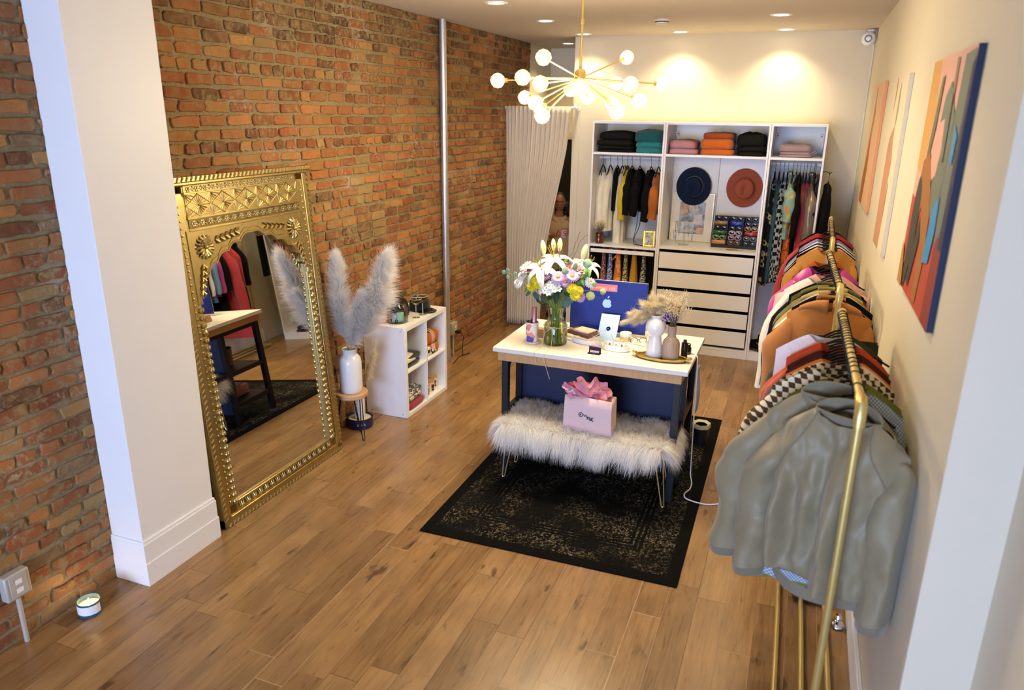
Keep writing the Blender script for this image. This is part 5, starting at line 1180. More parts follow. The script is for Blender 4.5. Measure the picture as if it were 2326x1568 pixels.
# folded knits on the top shelves
F_blk = fabric('soft_black', '#100f0c', sheen=0); F_teal = fabric('teal', '#1f7f80'); F_teal2 = fabric('dark_teal', '#13565c'); F_pink = fabric('dusty_pink', '#bd8a94', sheen=.05); F_or = fabric('orange', '#cf6a22'); F_or2 = fabric('burnt_orange', '#a84d16'); F_mv = fabric('mauve', '#a58b8e'); F_ol = fabric('black_olive', '#14130f', sheen=0)
def stack(x0, x1, specs, y=7.93, z=2.0565, d=.36):
    for k, (mat, h_, lb, grp, ly) in enumerate(specs):
        folded('folded_sweater', lb, 'clothing', mat, (x1 - x0) * (1 - .02*k), d, h_, ((x0 + x1)/2 + .004*(-1)**k, y + .006*k, z), .02*(-1)**k, seed=int(abs(x0)*100) + k*7, layers=ly, group=grp); z += h_ * 1.0
stack(-2.072, -1.682, [(F_blk, .065, 'bottom folded black sweater of the pile in the left wardrobe', 'black sweater pile', 2), (F_blk, .06, 'middle folded black sweater of the pile in the left wardrobe', 'black sweater pile', 1), (F_blk, .075, 'top folded black sweater of the pile in the left wardrobe', 'black sweater pile', 1)])
stack(-1.672, -1.382, [(F_teal, .11, 'bright teal folded sweater under the darker teal one', 'teal sweater pile', 2), (F_teal2, .105, 'dark teal folded sweater on top of the teal pile', 'teal sweater pile', 1)])
stack(-1.325, -1.035, [(F_pink, .055, 'lower folded dusty pink sweater in the middle wardrobe', 'pink sweater pile', 1), (F_pink, .075, 'upper folded dusty pink sweater in the middle wardrobe', 'pink sweater pile', 1)])
stack(-1.015, -.685, [(F_or, .06, 'bottom folded orange sweater of the orange pile', 'orange sweater pile', 1), (F_or, .095, 'middle folded bright orange sweater of the orange pile', 'orange sweater pile', 1), (F_or2, .055, 'burnt orange sweater lying on top of the orange pile', 'orange sweater pile', 1)])
stack(-.668, -.385, [(F_ol, .09, 'lower folded charcoal black sweater right of the orange pile', 'charcoal sweater pile', 2), (F_ol, .115, 'upper folded charcoal black sweater right of the orange pile', 'charcoal sweater pile', 1)])
stack(-.265, .035, [(F_mv, .05, 'lower folded mauve garment with loose ties in the right wardrobe', 'mauve garment pile', 2), (F_mv, .065, 'upper folded mauve garment in the right wardrobe', 'mauve garment pile', 1)], d=.32)
tag(G().tube([(.02, 7.76, 2.085), (.055, 7.75, 2.09), (.075, 7.76, 2.105), (.06, 7.77, 2.118), (.03, 7.775, 2.10)], .004, 6).build('tie', F_mv), 'loose mauve fabric tie curling off the folded mauve garment', 'tie')
# tops on the left rail
HA = dict(group='hangers on the left wardrobe rail')
M_wfab = fabric('ivory', '#e9e2cf'); M_yel2 = fabric('yellow', '#c9b52c'); M_rust = fabric('rust_orange', '#b0621e')
GA = [(1371, 'white halter top leftmost on the left wardrobe rail', M_wfab, dict(sw=.15, L=.60, th=.05, strap=True, nk=.05, dip=.02), .15), (1388, 'white gathered top second from left on the left rail', M_wfab, dict(sw=.16, L=.64, th=.055, strap=True, nk=.05, dip=.02, fold=.02), .13), (1404, 'black strappy top hanging between the white tops', M_blackfab, dict(sw=.15, L=.45, th=.03, strap=True, nk=.06), .1),
      (1415, 'long white overall hanging beside the yellow jacket', M_wfab, dict(sw=.13, L=.80, th=.05, strap=True, nk=.05, dip=.02), .16), (1427, 'yellow cropped jacket with long sleeves on the left rail', M_yel2, dict(sw=.17, L=.37, th=.05, sl=.40, sr=.055, so=.0, collar='band'), .12), (1437, 'black blouse right behind the yellow jacket', M_blackfab, dict(sw=.19, L=.40, th=.055, sl=.36, sr=.05, so=.0), .11), (1455, 'black blouse with long hanging cords in the middle of the left rail', M_blackfab, dict(sw=.19, L=.41, th=.06, sl=.37, sr=.055, so=.0), .11),
      (1481, 'black ruffled top left of the rust blouse', M_blackfab, dict(sw=.19, L=.40, th=.055, sl=.42, sr=.05, so=.0), .11), (1498, 'rust orange blouse rightmost on the left wardrobe rail', M_rust, dict(sw=.19, L=.37, th=.05, sl=.36, sr=.06, so=.0), .14)]
GN = ['camisole', 'camisole', 'camisole', 'overall', 'jacket', 'blouse', 'blouse', 'blouse', 'blouse']
for k, (px, lb, m, kw, dz) in enumerate(GA):
    X = atY(px, 357, 8.0).x; X = min(X, WA[1] - .075); z = 1.99 - .09
    garment(lb.split(' ')[-1] if 0 else GN[k], lb, 'clothing', m, (X, 8.0, z - dz + .09), PI/2, seed=k + 40, **kw)
    hanger('black velvet hanger holding the ' + lb.split(' on the')[0].split(' hanging')[0].split(' in the')[0].split(' leftmost')[0].split(' second')[0].split(' rightmost')[0], (X, 8.0, 1.99 + .0147 - .0205 - .075), PI/2, w=.15 if kw.get('strap') else .18, **HA)
c1 = atY(1455, 470, 7.86)
for k, (dx, lb) in enumerate(((-.02, 'thin black cord dangling from the black blouse, left loop'), (.012, 'thin black cord dangling from the black blouse, right loop'))):
    z0 = 1.50
    tag(G().tube([(c1.x + dx, 7.86, z0), (c1.x + dx - .01, 7.86, 1.30), (c1.x + dx - .035 - .03*k, 7.85, 1.15), (c1.x + dx - .02, 7.83, 1.104), (c1.x + dx + .05, 7.80, 1.1025), (c1.x + dx + .11, 7.78 - .02*k, 1.1025)], .0035, 6).build('cord', M_black), lb, 'cord', 'black cords in the left wardrobe')
# things on the left counter
bjar = thing('brown_jar', 'brown jar with white lettering and dried flowers in the left wardrobe', 'jar', (atY(1361, 550, 7.80).x, 7.80, 1.0985))
G().lathe([(0, .001), (.042, .001), (.045, .005), (.045, .105), (.040, .11), (.036, .108), (.036, .03), (0, .02)], 28).build('jar', pm('brown_glaze', '#56210f', .2, coat=.4), bjar)
g = G()
for z0, w_, h_ in ((.082, .010, .016), (.062, .007, .008), (.040, .014, .014), (.030, .006, .012), (.016, .008, .008)): g.box(-w_/2 + .004, w_/2 + .004, -.0462, -.0450, z0, z0 + h_)
g.build('lettering', pm('cream_ink', '#d9b9a0', .6), bjar)
def bunch(parent, z0, H, spread, n, seed, m1, m2, dot=.004):
    r = random.Random(seed); g = G(); gd = G()
    for k in range(n):
        a = r.uniform(0, 2*PI); L = H*r.uniform(.55, 1); o_ = r.uniform(.1, 1)*spread; tip = Vector((cos(a)*o_, sin(a)*o_, z0 + L))
        g.tube([(0, 0, z0 - .04), (cos(a)*.015, sin(a)*.015, z0 + .01), tip], .0011, 4)
        for j in range(12): gd.ball(tip + Vector((r.gauss(0, .012), r.gauss(0, .012), r.gauss(0, .012))), r.uniform(.5, 1)*dot, 5, 4)
    g.build('stems', m1, parent); gd.build('blossoms', m2, parent)
bunch(thing('dried_flowers', 'dried cream gypsophila standing in the brown jar', 'dried flowers', (atY(1361, 550, 7.80).x, 7.80, 1.0985 + .07)), .04, .11, .06, 40, 3, pm('olive_stem', '#6b6a3c', .8), M_plume2)
fp = atY(1473, 563, 7.77); fr = thing('photo_frame', 'small gold picture frame on the counter of the left wardrobe', 'picture frame', (fp.x, 7.77, 1.0985), rot=(rad(-14), 0, rad(12))); w_, h_ = .062, .168
g = G()
for a in ((-w_, -w_+.022, 0, h_), (w_-.022, w_, 0, h_), (-w_+.022, w_-.022, 0, .022), (-w_+.022, w_-.022, h_-.022, h_)): g.box(a[0], a[1], -.008, .008, a[2] + .001, a[3])
g.build('frame', M_gold, fr, smooth=0, bevel=.003)
def blurphoto(name, a, b, sc=14):
    q = N(name); n = q.noise(q.coord(), sc, 4, .6, .8); q.base(Base_Color=q.mix(q.ramp(n, [(.35, 0.0), (.65, 1.0)]), a, b), Roughness=.25); return q.m
G().box(-w_+.021, w_-.021, -.001, .002, .021, h_-.021).build('photo', blurphoto('grey_photo', '#3e4040', '#d7d7d2', 26), fr, smooth=0)
# scarves below the trouser rail
SCV = [(1371, 'pink brown speckled scarf leftmost below the pull out rail', pat_mat('speck_pink', 'spots', '#5a2c2a', '#c58f86', 60), .04), (1386, 'blue and white speckled scarf below the pull out rail', pat_mat('speck_blue', 'spots', '#233c86', '#b9c3de', 60), .042), (1404, 'orange tied scarf below the pull out rail', pat_mat('orange_print', 'spots', '#d97b2a', '#f0a766', 30), .056),
       (1421, 'olive and cream patterned scarf below the pull out rail', pat_mat('olive_print', 'spots', '#4b4120', '#cdbf8c', 55), .042), (1440, 'mustard yellow scarf below the pull out rail', fabric('mustard', '#c48f22'), .058), (1462, 'black and white patterned scarf rightmost below the pull out rail', pat_mat('bw_print', 'spots', '#0f100e', '#c9ccb9', 60), .042)]
for k, (px, lb, m, w_) in enumerate(SCV):
    X = atY(px, 600, 7.84).x
    g = G().rings([[((w_*(.35 + .75*q) * (1 + .16*cos(5*a + q*2 + k)) * cos(a)), (.035 + .03*q) * sin(a) * (1 + .1*cos(3*a)), .0 - .58*q) for a in np.linspace(0, 2*PI, 25)[:-1]] for q in np.linspace(0, 1, 9)])
    g.tube([(-.02, 0, -.0), (-.02, .0, .03), (.0, .0, .038), (.02, 0, .03), (.02, 0, 0)], .008, 6)
    if k == 2: g.grid(lambda u, v: (-.02 - .07*v + .01*u, -.035 - .01*u, -.02 - .02*u - .10*v + .035*u*v), 5, 7)
    o = g.build('scarf', m, loc=(X, 7.84, 1.003), smooth=75); tag(o, lb, 'scarf', 'scarves below the pull out rail')
    tag(G().cyl((WA[0] + .036, 7.84, 0), (WA[1] - .036, 7.84, 0), .005, 10).build('scarf_bar', M_black, loc=(0, 0, 1.035)), 'thin black bar carrying the row of scarves', 'bar') if k == 0 else None
# hats on the middle back panel
def hat(name, label, mat, band, loc, rot, R1=.182, R2=.200, ch=.095, pinch=True):
    t = thing(name, label, 'hat', loc, rot=rot)
    g = G(); prof = [(1.0, 0), (1.0, .006), (.75, .010), (.57, .012)]
    g.grid(lambda u, v: ((R1*(1 - .47*v))*cos(2*PI*u), (R2*(1 - .47*v))*sin(2*PI*u), .010*(1-v)*cos(4*PI*u)*.6 + .012*(1-v)**2), 48, 8, closeu=True)
    g.build('brim', mat, t, smooth=75, solid=.005)
    def cr(u, v):
        a = 2*PI*u
        if v < .62: q = v/.62; k = .54 - .035*q; return (R1*k*cos(a), R2*k*sin(a), .004 + ch*q)
        q = (v - .62)/.38; k = .505*(1 - q**1.2)
        x, y = R1*k*cos(a), R2*k*sin(a); d = .030*math.exp(-(x/.022)**2)*(1 if y < .02 else .6) if pinch else 0
        return (x, y, .004 + ch + .010*sin(PI*min(1, q*1.2)) - d*q)
    G().grid(cr, 40, 14, closeu=True).build('crown', mat, t, smooth=75)
    G().grid(lambda u, v: (R1*(.548 - .012*v)*cos(2*PI*u), R2*(.548 - .012*v)*sin(2*PI*u), .008 + .018*v), 40, 2, closeu=True).build('band', band, t, solid=.002)
    return t
F_navyfelt = fabric('navy_felt', '#14223a', bump=.15, sheen=0); F_rustfelt = fabric('rust_felt', '#a5553b', bump=.15, sheen=.05)
hat('hat', 'dark navy wide brim hat hanging above the poster in the middle wardrobe', F_navyfelt, pm('silver_band', '#a5a396', .4, .3), (-1.097, 8.222, 1.705), (PI/2, 0, 0))
hat('hat', 'rust brown wide brim hat hanging at the right of the middle wardrobe', F_rustfelt, pm('rust_band', '#b06a4a', .6), (-.580, 8.262, 1.708), (PI/2, 0, rad(4)))
hat('hat', 'black hat on top of the hats on the right wardrobe floor', M_blackfab, M_silver, (-.17, 7.92, .128), (0, 0, .3))
hat('hat', 'brown hat lying at the front of the right wardrobe floor', fabric('brown_felt', '#4a2416'), M_brn, (-.165, 7.90, .094), (0, 0, 1.2), ch=.03, pinch=False)
# poster
po = thing('poster', 'white framed poster with fashion photos leaning inside the middle wardrobe', 'poster', (-1.090, 8.192, 1.1225), rot=(rad(-6), 0, 0)); w_, h_ = .222, .515; g = G()
for a in ((-w_, -w_+.012, 0, h_), (w_-.012, w_, 0, h_), (-w_+.012, w_-.012, 0, .012), (-w_+.012, w_-.012, h_-.012, h_)): g.box(a[0], a[1], -.010, .010, a[2] + .0005, a[3])
g.build('frame', pm('champagne_frame', '#d9cfb2', .35, .4), po, smooth=0, bevel=.002)
G().box(-w_+.011, w_-.011, -.003, .002, .011, h_-.011).build('mat_board', pm('mat_board', '#e2ddd6', .3, coat=.3), po, smooth=0)
prn = G().box(-.135, .135, -.0042, -.0032, .08, .42).build('print', blurphoto('denim_photo', '#43516b', '#aebbd0', 12), po, smooth=0)
G().prism([(-.105 + .052*cos(t)*(1 if sin(t) > 0 else .8), .345 + .075*sin(t)) for t in np.linspace(0, 2*PI, 25)[:-1]], lambda a, b: (a + .02, -.0052, b - .005), (0, .0008, 0)).build('portrait', blurphoto('warm_portrait', '#8a5a3c', '#d9a884', 14), prn, smooth=0)
G().box(-.035, .055, -.0052, -.0044, .315, .40).build('photo_patch', blurphoto('ring_photo', '#cfc7ba', '#8d8076', 22), prn, smooth=0); G().box(.02, .11, -.0052, -.0044, .18, .29).build('photo_patch', blurphoto('pale_photo', '#b9b4c4', '#d7d3da', 18), prn, smooth=0)
G().box(-.130, .03, -.0052, -.0044, .09, .20).build('photo_patch', blurphoto('denim_photo2', '#8fa0c0', '#d2d8e6', 18), prn, smooth=0); G().box(.06, .13, -.0052, -.0044, .085, .15).build('photo_patch', blurphoto('skin_photo', '#b98a68', '#d9b79a', 12), prn, smooth=0)
# jewellery stand
js = thing('jewellery_stand', 'clear jewellery stand with two bars in front of the poster', 'stand', (-1.115, 7.93, 1.1225)); M_acr = thin_glass('clear_acrylic', '#f4f8f4')
G().box(-.05, .05, -.04, .04, .0, .006).box(-.012, .012, -.004, .004, .006, .245).build('post', M_acr, js, smooth=0)
for z in (.145, .24): G().cyl((-.115, -.006, z), (.115, -.006, z), .004, 10).build('bar', pm('champagne_bar', '#cbb98c', .3, .6), js)
NK = [(-.085, .24, .21, 'long black necklace leftmost on the jewellery stand', .004), (-.055, .24, .14, 'black looped necklace beside the longest one on the stand', .003), (-.10, .145, .09, 'short black beaded necklace on the lower bar, far left', .003), (.02, .24, .15, 'thin copper necklace in the middle of the stand', .0015), (.045, .24, .16, 'black necklace with a pendant right of the middle', .003), (.085, .145, .10, 'black beaded necklace at the right of the lower bar', .003)]
for k, (x, z, L, lb, r_) in enumerate(NK):
    g = G(); g.tube([(-.009, -.006, 0), (-.008, -.011, -L*.5), (0, -.012, -L), (.008, -.011, -L*.5), (.009, -.006, 0), (.004, .000, .006), (-.004, 0, .006)], r_*.5, 5, closed=True)
    for j in range(5): g.ball((0, -.013, -L*(.72 + .07*j)), r_, 6, 5)
    o = tag(g.build('necklace', M_black if k != 3 else pm('copper', '#a8673f', .3, .8), loc=(-1.115 + x, 7.924, 1.1225 + z)), lb, 'necklace', 'necklaces on the jewellery stand')
# sunglasses display
SX, SY = -.607, 7.93
sd = thing('sunglasses_display', 'black stepped display full of sunglasses in the middle wardrobe', 'display', (SX, SY, 1.1225)); g = G(); W2 = .226
for k in range(6): g.box(-W2, W2, k*.030, .20, .0 if k == 0 else .030 + .046*(k-1), .030 + .046*k)
g.box(-W2, W2, -.012, .0, 0, .028).box(-W2, W2, .18, .20, .26, .305)
g.build('stand', M_black, sd, smooth=0, bevel=.002)
for x in (-.077, .077): G().box(x - .003, x + .003, -.008, .2, .02, .30).build('divider', M_black, sd, smooth=0)
SGC = [['#141212', '#8a6f3c', '#0c0c0d', '#1f5a2a', '#7ea055', '#c07a4a'], ['#0b0b0c', '#1b3fae', '#10182c', '#d9b9bd', '#b48fb0', '#7a4a22'], ['#111111', '#1a1a16', '#c9812f', '#9a1e1e', '#77736a', '#1f1712']]
SGN = [['black', 'gold brown', 'glossy black', 'dark green', 'light green', 'orange tan'], ['black', 'bright blue', 'navy', 'pale pink', 'lilac', 'tortoise brown'], ['dark black', 'olive black', 'orange', 'red', 'grey', 'brown black']]
RN = ['in the top row', 'in the second row', 'in the third row', 'in the fourth row', 'in the fifth row', 'in the bottom row']; CN = ['left column', 'middle column', 'right column']
M_lens = pm('dark_lens', '#15130f', .05, coat=.8)
for c in range(3):
    for rw in range(6):
        lv = 5 - rw; x = SX + (-.152 + .152*c); y = SY + lv*.030 + .010; z = 1.1225 + .030 + .046*lv
        if lv == 5: z -= .0
        t = thing('sunglasses', '%s sunglasses %s, %s of the display' % (SGN[c][rw], RN[rw], CN[c]), 'sunglasses', (x, y, z + .0005), group='sunglasses on the black display')
        m = pm('acetate_' + SGC[c][rw][1:], SGC[c][rw], .15, coat=.5); g = G()
        for s in (-1, 1):
            g.tube([(s*.034 + .028*math.copysign(abs(cos(a))**.7, cos(a)), 0, .022 + .019*math.copysign(abs(sin(a))**.8, sin(a))) for a in np.linspace(0, 2*PI, 21)[:-1]], .0058, 6, closed=True)
            g.tube([(s*.064, 0, .030), (s*.066, .012, .028)], .003, 6)
        g.tube([(-.008, 0, .026), (0, -.001, .031), (.008, 0, .026)], .003, 6); g.build('frame', m, t)
        g = G(); shield = (c, rw) in ((0, 1), (0, 3), (1, 1), (2, 3), (0, 5))
        if shield: g.grid(lambda u, v: (-.068 + .136*u, -.006 - .006*sin(PI*u), .003 + .040*v - .006*(1-v)*max(0, 1 - abs(u-.5)*8)), 16, 4)
        else:
            for s in (-1, 1): g.ball((s*.034, .001, .022), .026, 12, 6, (1, .12, .7))
        g.build('lens', m if shield else M_lens, t, solid=.001 if shield else 0)
g = G(); r = random.Random(2)
for k in range(26): a = k*.6; g.tube([(-.06 + .0042*k + .006*cos(b), .012*sin(b) + .006*sin(k), .007 + .003*cos(b*2)) for b in np.linspace(0, 2*PI, 9)[:-1]], .0016, 5, closed=True)
g.tube([(.05, 0, .003), (.08, -.01, .003), (.11, .0, .003), (.10, .012, .003), (.07, .008, .003)], .0022, 5)
tag(g.build('bracelet', M_gold, loc=(-.60, 7.80, 1.1225)), 'gold chain bracelet on the counter in front of the sunglasses', 'bracelet')
# dresses on the right rail
RG = dict(group='hangers on the right wardrobe rail')
def gm(n, h): return fabric(n, h)
M_sil = pm('bronze_leather', '#8b7a6a', .3, .35, .2, 12, .5, 25); M_seq = pm('blue_sequin', '#4f7684', .3, .5, .5, 140, .6, 160)
GC = [(1763, 'long black dress with cream ring pattern leftmost on the right rail', pat_mat('ring_dress', 'rings', '#141210', '#c9b98f', 15), dict(sw=.15, L=1.05, th=.03, bw=.22, strap=True, nk=.05)), (1773, 'steel blue sequin dress on the right rail', M_seq, dict(sw=.14, L=1.02, th=.035, bw=.2, strap=True, nk=.05)), (1783, 'black and white diamond print dress on the right rail', pat_mat('diamond_a', 'checker', '#0f0f10', '#b9bcb9', 26), dict(sw=.15, L=1.0, th=.035, bw=.2, strap=True, nk=.05)),
      (1792, 'black dress with scattered white marks on the right rail', pat_mat('marks', 'spots', '#0f0f10', '#c4c6c4', 24), dict(sw=.15, L=1.0, th=.03, bw=.2, strap=True, nk=.05)), (1803, 'mint shirt with orange and yellow dots on the right rail', pat_mat('dots', 'dots', '#8fb3a0', '#d98a3c', 16, '#d6b94a'), dict(sw=.20, L=.62, th=.04, sl=.34, sr=.062, so=-.01, collar='fold')), (1812, 'orange and rust batik long dress on the right rail', pat_mat('batik', 'spots', '#b4451c', '#d9742e', 18), dict(sw=.16, L=1.28, th=.05, bw=.22, fold=.02, strap=True, nk=.05)),
      (1820, 'black blouse between the dotted shirt and the coral dresses', M_blackfab, dict(sw=.19, L=.8, th=.03, sl=.5, sr=.045, so=0)), (1828, 'bright orange slip dress hanging from thin straps on the right rail', gm('vivid_orange', '#d9661c'), dict(sw=.12, L=.75, th=.025, strap=True, nk=.05)), (1835, 'coral red long dress on the right rail', gm('coral', '#b83a3c'), dict(sw=.15, L=1.38, th=.04, bw=.24, strap=True, nk=.05)), (1843, 'pink red long dress beside the bronze jacket', gm('raspberry', '#a83040'), dict(sw=.16, L=1.2, th=.035, bw=.24, strap=True, nk=.05)),
      (1852, 'bronze metallic leather coat on the right rail', M_sil, dict(sw=.21, L=.95, th=.055, sl=.62, sr=.06, so=.0, collar='fold')), (1861, 'black coat rightmost on the right wardrobe rail', M_blackfab, dict(sw=.20, L=.9, th=.03, sl=.6, sr=.05, so=0))]
GN2 = ['dress', 'dress', 'dress', 'dress', 'shirt', 'dress', 'blouse', 'dress', 'dress', 'dress', 'coat', 'coat']
for k, (px, lb, m, kw) in enumerate(GC):
    X = atY(px, 372, 8.0).x; X = min(max(X, WC[0] + .065), WC[1] - .06)
    garment(GN2[k], lb, 'clothing', m, (X, 8.0, 1.985 - .10 - (.06 if kw.get('strap') else 0)), PI/2, seed=k + 70, **kw)
    hanger('black velvet hanger holding the ' + lb.split(' on the')[0].split(' leftmost')[0].split(' rightmost')[0].split(' between')[0].split(' beside')[0].split(' hanging')[0], (X, 8.0, 1.985 + .0147 - .0205 - .075), PI/2, w=.14 if kw.get('strap') else .19, **RG)
# black garment on the outer side of the right wardrobe
hk = tag(G().tube([(.151, 7.86, 1.93), (.19, 7.86, 1.93), (.22, 7.86, 1.91), (.235, 7.86, 1.93)], .004, 6).build('wall_hook', M_black), 'thin black hook on the outer side of the right wardrobe', 'hook')
hanger('black hanger on the hook outside the right wardrobe', (.215, 7.86, 1.84), PI/2, w=.15)
garment('coat', 'long black garment hanging outside the right wardrobe behind the far rack', 'clothing', M_blackfab, (.215, 7.86, 1.82), PI/2, sw=.16, L=.95, th=.05, bw=.22, seed=99)

# ------------------------------------------------------------------ curtain
rdz = thing('curtain_rod', 'white curtain rod across the fitting room opening', 'curtain rod', (-2.79, 8.07, 2.492))
G().cyl((-.42, 0, 0), (.395, 0, 0), .014, 14).ball((.40, 0, 0), .018, 10, 8).build('rod', M_white, rdz)
G().cyl((.36, 0, 0), (.36, YB - .013 - 8.07, 0), .007, 10).cyl((.36, YB - .02 - 8.07, 0), (.36, YB - .0135 - 8.07, 0), .03, 16).box(.345, .375, .10, .225, .0, .05).build('bracket', M_white, rdz)
q = N('sheer_curtain'); v = q.coord(); n = q.noise(q.map(v, (60, 60, 2)), 3, 3); q.base(Base_Color=q.mix(n, '#ece2cc', '#f8f1e2'), Roughness=.8)
tr_ = q.add('ShaderNodeBsdfTranslucent', Color=lin('#eee4d0')); mx = q.add('ShaderNodeMixShader', Fac=.35); q.set(mx, 1, q.b.outputs[0]); q.set(mx, 2, tr_.outputs[0]); q.t.links.new(mx.outputs[0], q.out.inputs[0])
REDGE = [(2.47, -2.435), (2.30, -2.445), (2.05, -2.47), (1.80, -2.515), (1.50, -2.575), (1.25, -2.625), (1.0, -2.67), (.5, -2.72), (0, -2.74)]
def redge(z): return float(np.interp(z, [a for a, b in REDGE[::-1]], [b for a, b in REDGE[::-1]]))
def curt(u, v):
    z = .012 + (2.505 - .012) * (1 - v); xr = redge(z); xl = -3.19 + .03 * v; x = xl + (xr - xl) * u
    amp = .008 + .011 * min(1, v*3); y = amp * (sin(95*u + 2.5*sin(5*u)) + .5*sin(23*u + 1 + 2*v)) + .010*sin(9*v + 7*u)*v
    if v < .012: y *= .5
    return (x + 2.79, y - .03, z)
cu_ = G().grid(curt, 190, 34).build('curtain', q.m, smooth=180, loc=(-2.79, 8.07, 0), solid=.0012); tag(cu_, 'sheer off white curtain drawn across the fitting room opening', 'curtain')

# ------------------------------------------------------------------ person behind the curtain
pe = thing('person', 'person in a beige collared shirt and glasses holding a pink mug behind the curtain', 'person', (-2.715, 8.62, 0), rad(17))
def skinned(verts, edges, radii, root=0, sub=2):
    me = D.meshes.new('sk'); me.from_pydata(verts, edges, []); o = D.objects.new('sk', me); COL.objects.link(o)
    m = o.modifiers.new('s', 'SKIN'); m.use_smooth_shade = True
    for i, r_ in enumerate(radii): me.skin_vertices[0].data[i].radius = r_ if isinstance(r_, tuple) else (r_, r_)
    me.skin_vertices[0].data[root].use_root = True
    s_ = o.modifiers.new('u', 'SUBSURF'); s_.levels = sub; s_.render_levels = sub
    dg = bpy.context.evaluated_depsgraph_get(); m2 = D.meshes.new_from_object(o.evaluated_get(dg)); g = G()
    g.v = [tuple(x.co) for x in m2.vertices]; g.f = [tuple(p.vertices) for p in m2.polygons]; D.objects.remove(o); D.meshes.remove(me); D.meshes.remove(m2); return g
# x: her left is +x seen from the front as right side; she faces local -y
V_ = [(0, 0, .80), (0, 0, .92), (0, 0, 1.05), (0, .005, 1.17), (0, .01, 1.225), (0, .0, 1.29), (0, -.005, 1.33),
      (-.085, 0, .76), (-.09, -.005, .43), (-.09, .01, .06), (-.09, -.10, .03), (.085, 0, .76), (.09, -.005, .43), (.09, .01, .06), (.09, -.10, .03),
      (-.15, .01, 1.195), (-.20, -.0, .95), (-.075, -.185, 1.035), (-.015, -.225, 1.06), (.15, .01, 1.195), (.20, .01, .95), (.17, -.06, .74), (.165, -.075, .67)]
E_2 = [(0,1),(1,2),(2,3),(3,4),(4,5),(5,6),(0,7),(7,8),(8,9),(9,10),(0,11),(11,12),(12,13),(13,14),(3,15),(15,16),(16,17),(17,18),(3,19),(19,20),(20,21),(21,22)]
R_2 = [(.13,.10),(.105,.085),(.125,.09),(.12,.085),(.07,.06),.047,.048,.08,.055,.038,.03,.08,.055,.038,.03,.055,.042,.030,.026,.055,.042,.030,.026]
bodyg = skinned(V_, E_2, R_2)
def headf(u, v):
    a = 2*PI*u; t = PI*(v*.998 + .001); x = .070*sin(t)*cos(a); y = .088*sin(t)*sin(a); z = -.112*cos(t)
    if z < 0: k = 1 - .34*(z/.112)**2; x *= k; y *= (1 - .18*(z/.112)**2)
    if y < 0:
        y -= .020*math.exp(-((x/.012)**2) - ((z + .018)/.022)**2)            # nose
        y -= .009*math.exp(-((x/.024)**2) - ((z + .056)/.010)**2)            # lips
        y -= .007*math.exp(-((x/.02)**2) - ((z + .094)/.014)**2)             # chin
        y += .010*math.exp(-(((abs(x) - .030)/.014)**2) - ((z - .008)/.011)**2)  # eye sockets
        y -= .004*math.exp(-((z - .028)/.010)**2)*(abs(x) < .06)            # brow
    return (x, y - .012, z + 1.415)
hg = G().grid(headf, 36, 26, closeu=True)
for s in (-1, 1): hg.ball((s*.071, .0, 1.408), .019, 8, 6, (.4, .8, 1.3))
bodyg.add(hg.v, hg.f)
# right hand around the mug handle: palm, four bent fingers and a thumb
hb = Vector((-.015, -.225, 1.06)); bodyg.ball(hb + Vector((.012, -.012, .008)), .030, 10, 8, (.75, .95, 1.25))
for k in range(4):
    z = .036 - .019*k; L = (1, 1.1, 1.05, .85)[k]
    bodyg.tube([hb + Vector((.012, -.030, z)), hb + Vector((.030*L, -.046, z + .002)), hb + Vector((.048*L, -.038, z)), hb + Vector((.046*L, -.022, z - .002))], [.0095, .0092, .0085, .006], 8)
bodyg.tube([hb + Vector((.004, -.02, .038)), hb + Vector((.020, -.030, .056)), hb + Vector((.042, -.030, .058))], [.011, .010, .007], 8)
lh = Vector((.165, -.075, .67)); bodyg.ball(lh + Vector((0, -.01, -.03)), .03, 10, 8, (.5, .9, 1.3))
for k in range(4): bodyg.tube([lh + Vector((0, -.032 + .018*k, -.06)), lh + Vector((-.004, -.036 + .018*k, -.10)), lh + Vector((-.014, -.034 + .018*k, -.125))], [.009, .0085, .006], 8)
bodyg.tube([lh + Vector((0, -.03, -.03)), lh + Vector((-.005, -.05, -.06)), lh + Vector((-.01, -.055, -.085))], [.011, .010, .007], 8)
bodyg.build('body', pm('brown_skin', '#96603f', .5, var=.06, sub=.1), pe, smooth=180)
for s in (-1, 1): G().ball((s*.029, -.083, 1.424), .0095, 10, 8).build('eye', pm('eye_dark', '#241812', .2), pe)
G().ball((0, -.104, 1.3595), .02, 12, 6, (1, .35, .32)).build('lips', pm('lip', '#6d3029', .4), pe)
M_hair = pm('black_hair', '#0e0b0a', .6, bump=.6, bs=120)
hr = G().grid(lambda u, v: tuple((Vector(headf(u, v)) - Vector((0, -.012, 1.415))) * 1.05 + Vector((0, -.004, 1.419))) if True else 0, 36, 26, closeu=True)
keep = []
for f in hr.f:
    c = sum((Vector(hr.v[i]) for i in f), Vector()) / len(f)
    if c.z > 1.475 and c.y > -.055 or c.y > .02 or (c.z > 1.40 and c.y > -.0): keep.append(f)
hr.f = keep; hr.ball((.085, .03, 1.36), .05, 12, 8, (.8, .9, 1.2)).ball((.075, .045, 1.29), .042, 12, 8, (.8, .9, 1.2)); hr.build('hair', M_hair, pe, smooth=180)
g = G()
for s in (-1, 1): g.tube([(s*.032 + .027*math.copysign(abs(cos(a))**.75, cos(a)), -.104, 1.420 + .021*math.copysign(abs(sin(a))**.75, sin(a))) for a in np.linspace(0, 2*PI, 21)[:-1]], .0028, 6, closed=True); g.tube([(s*.058, -.102, 1.428), (s*.074, -.04, 1.426), (s*.074, .01, 1.415)], .0024, 6)
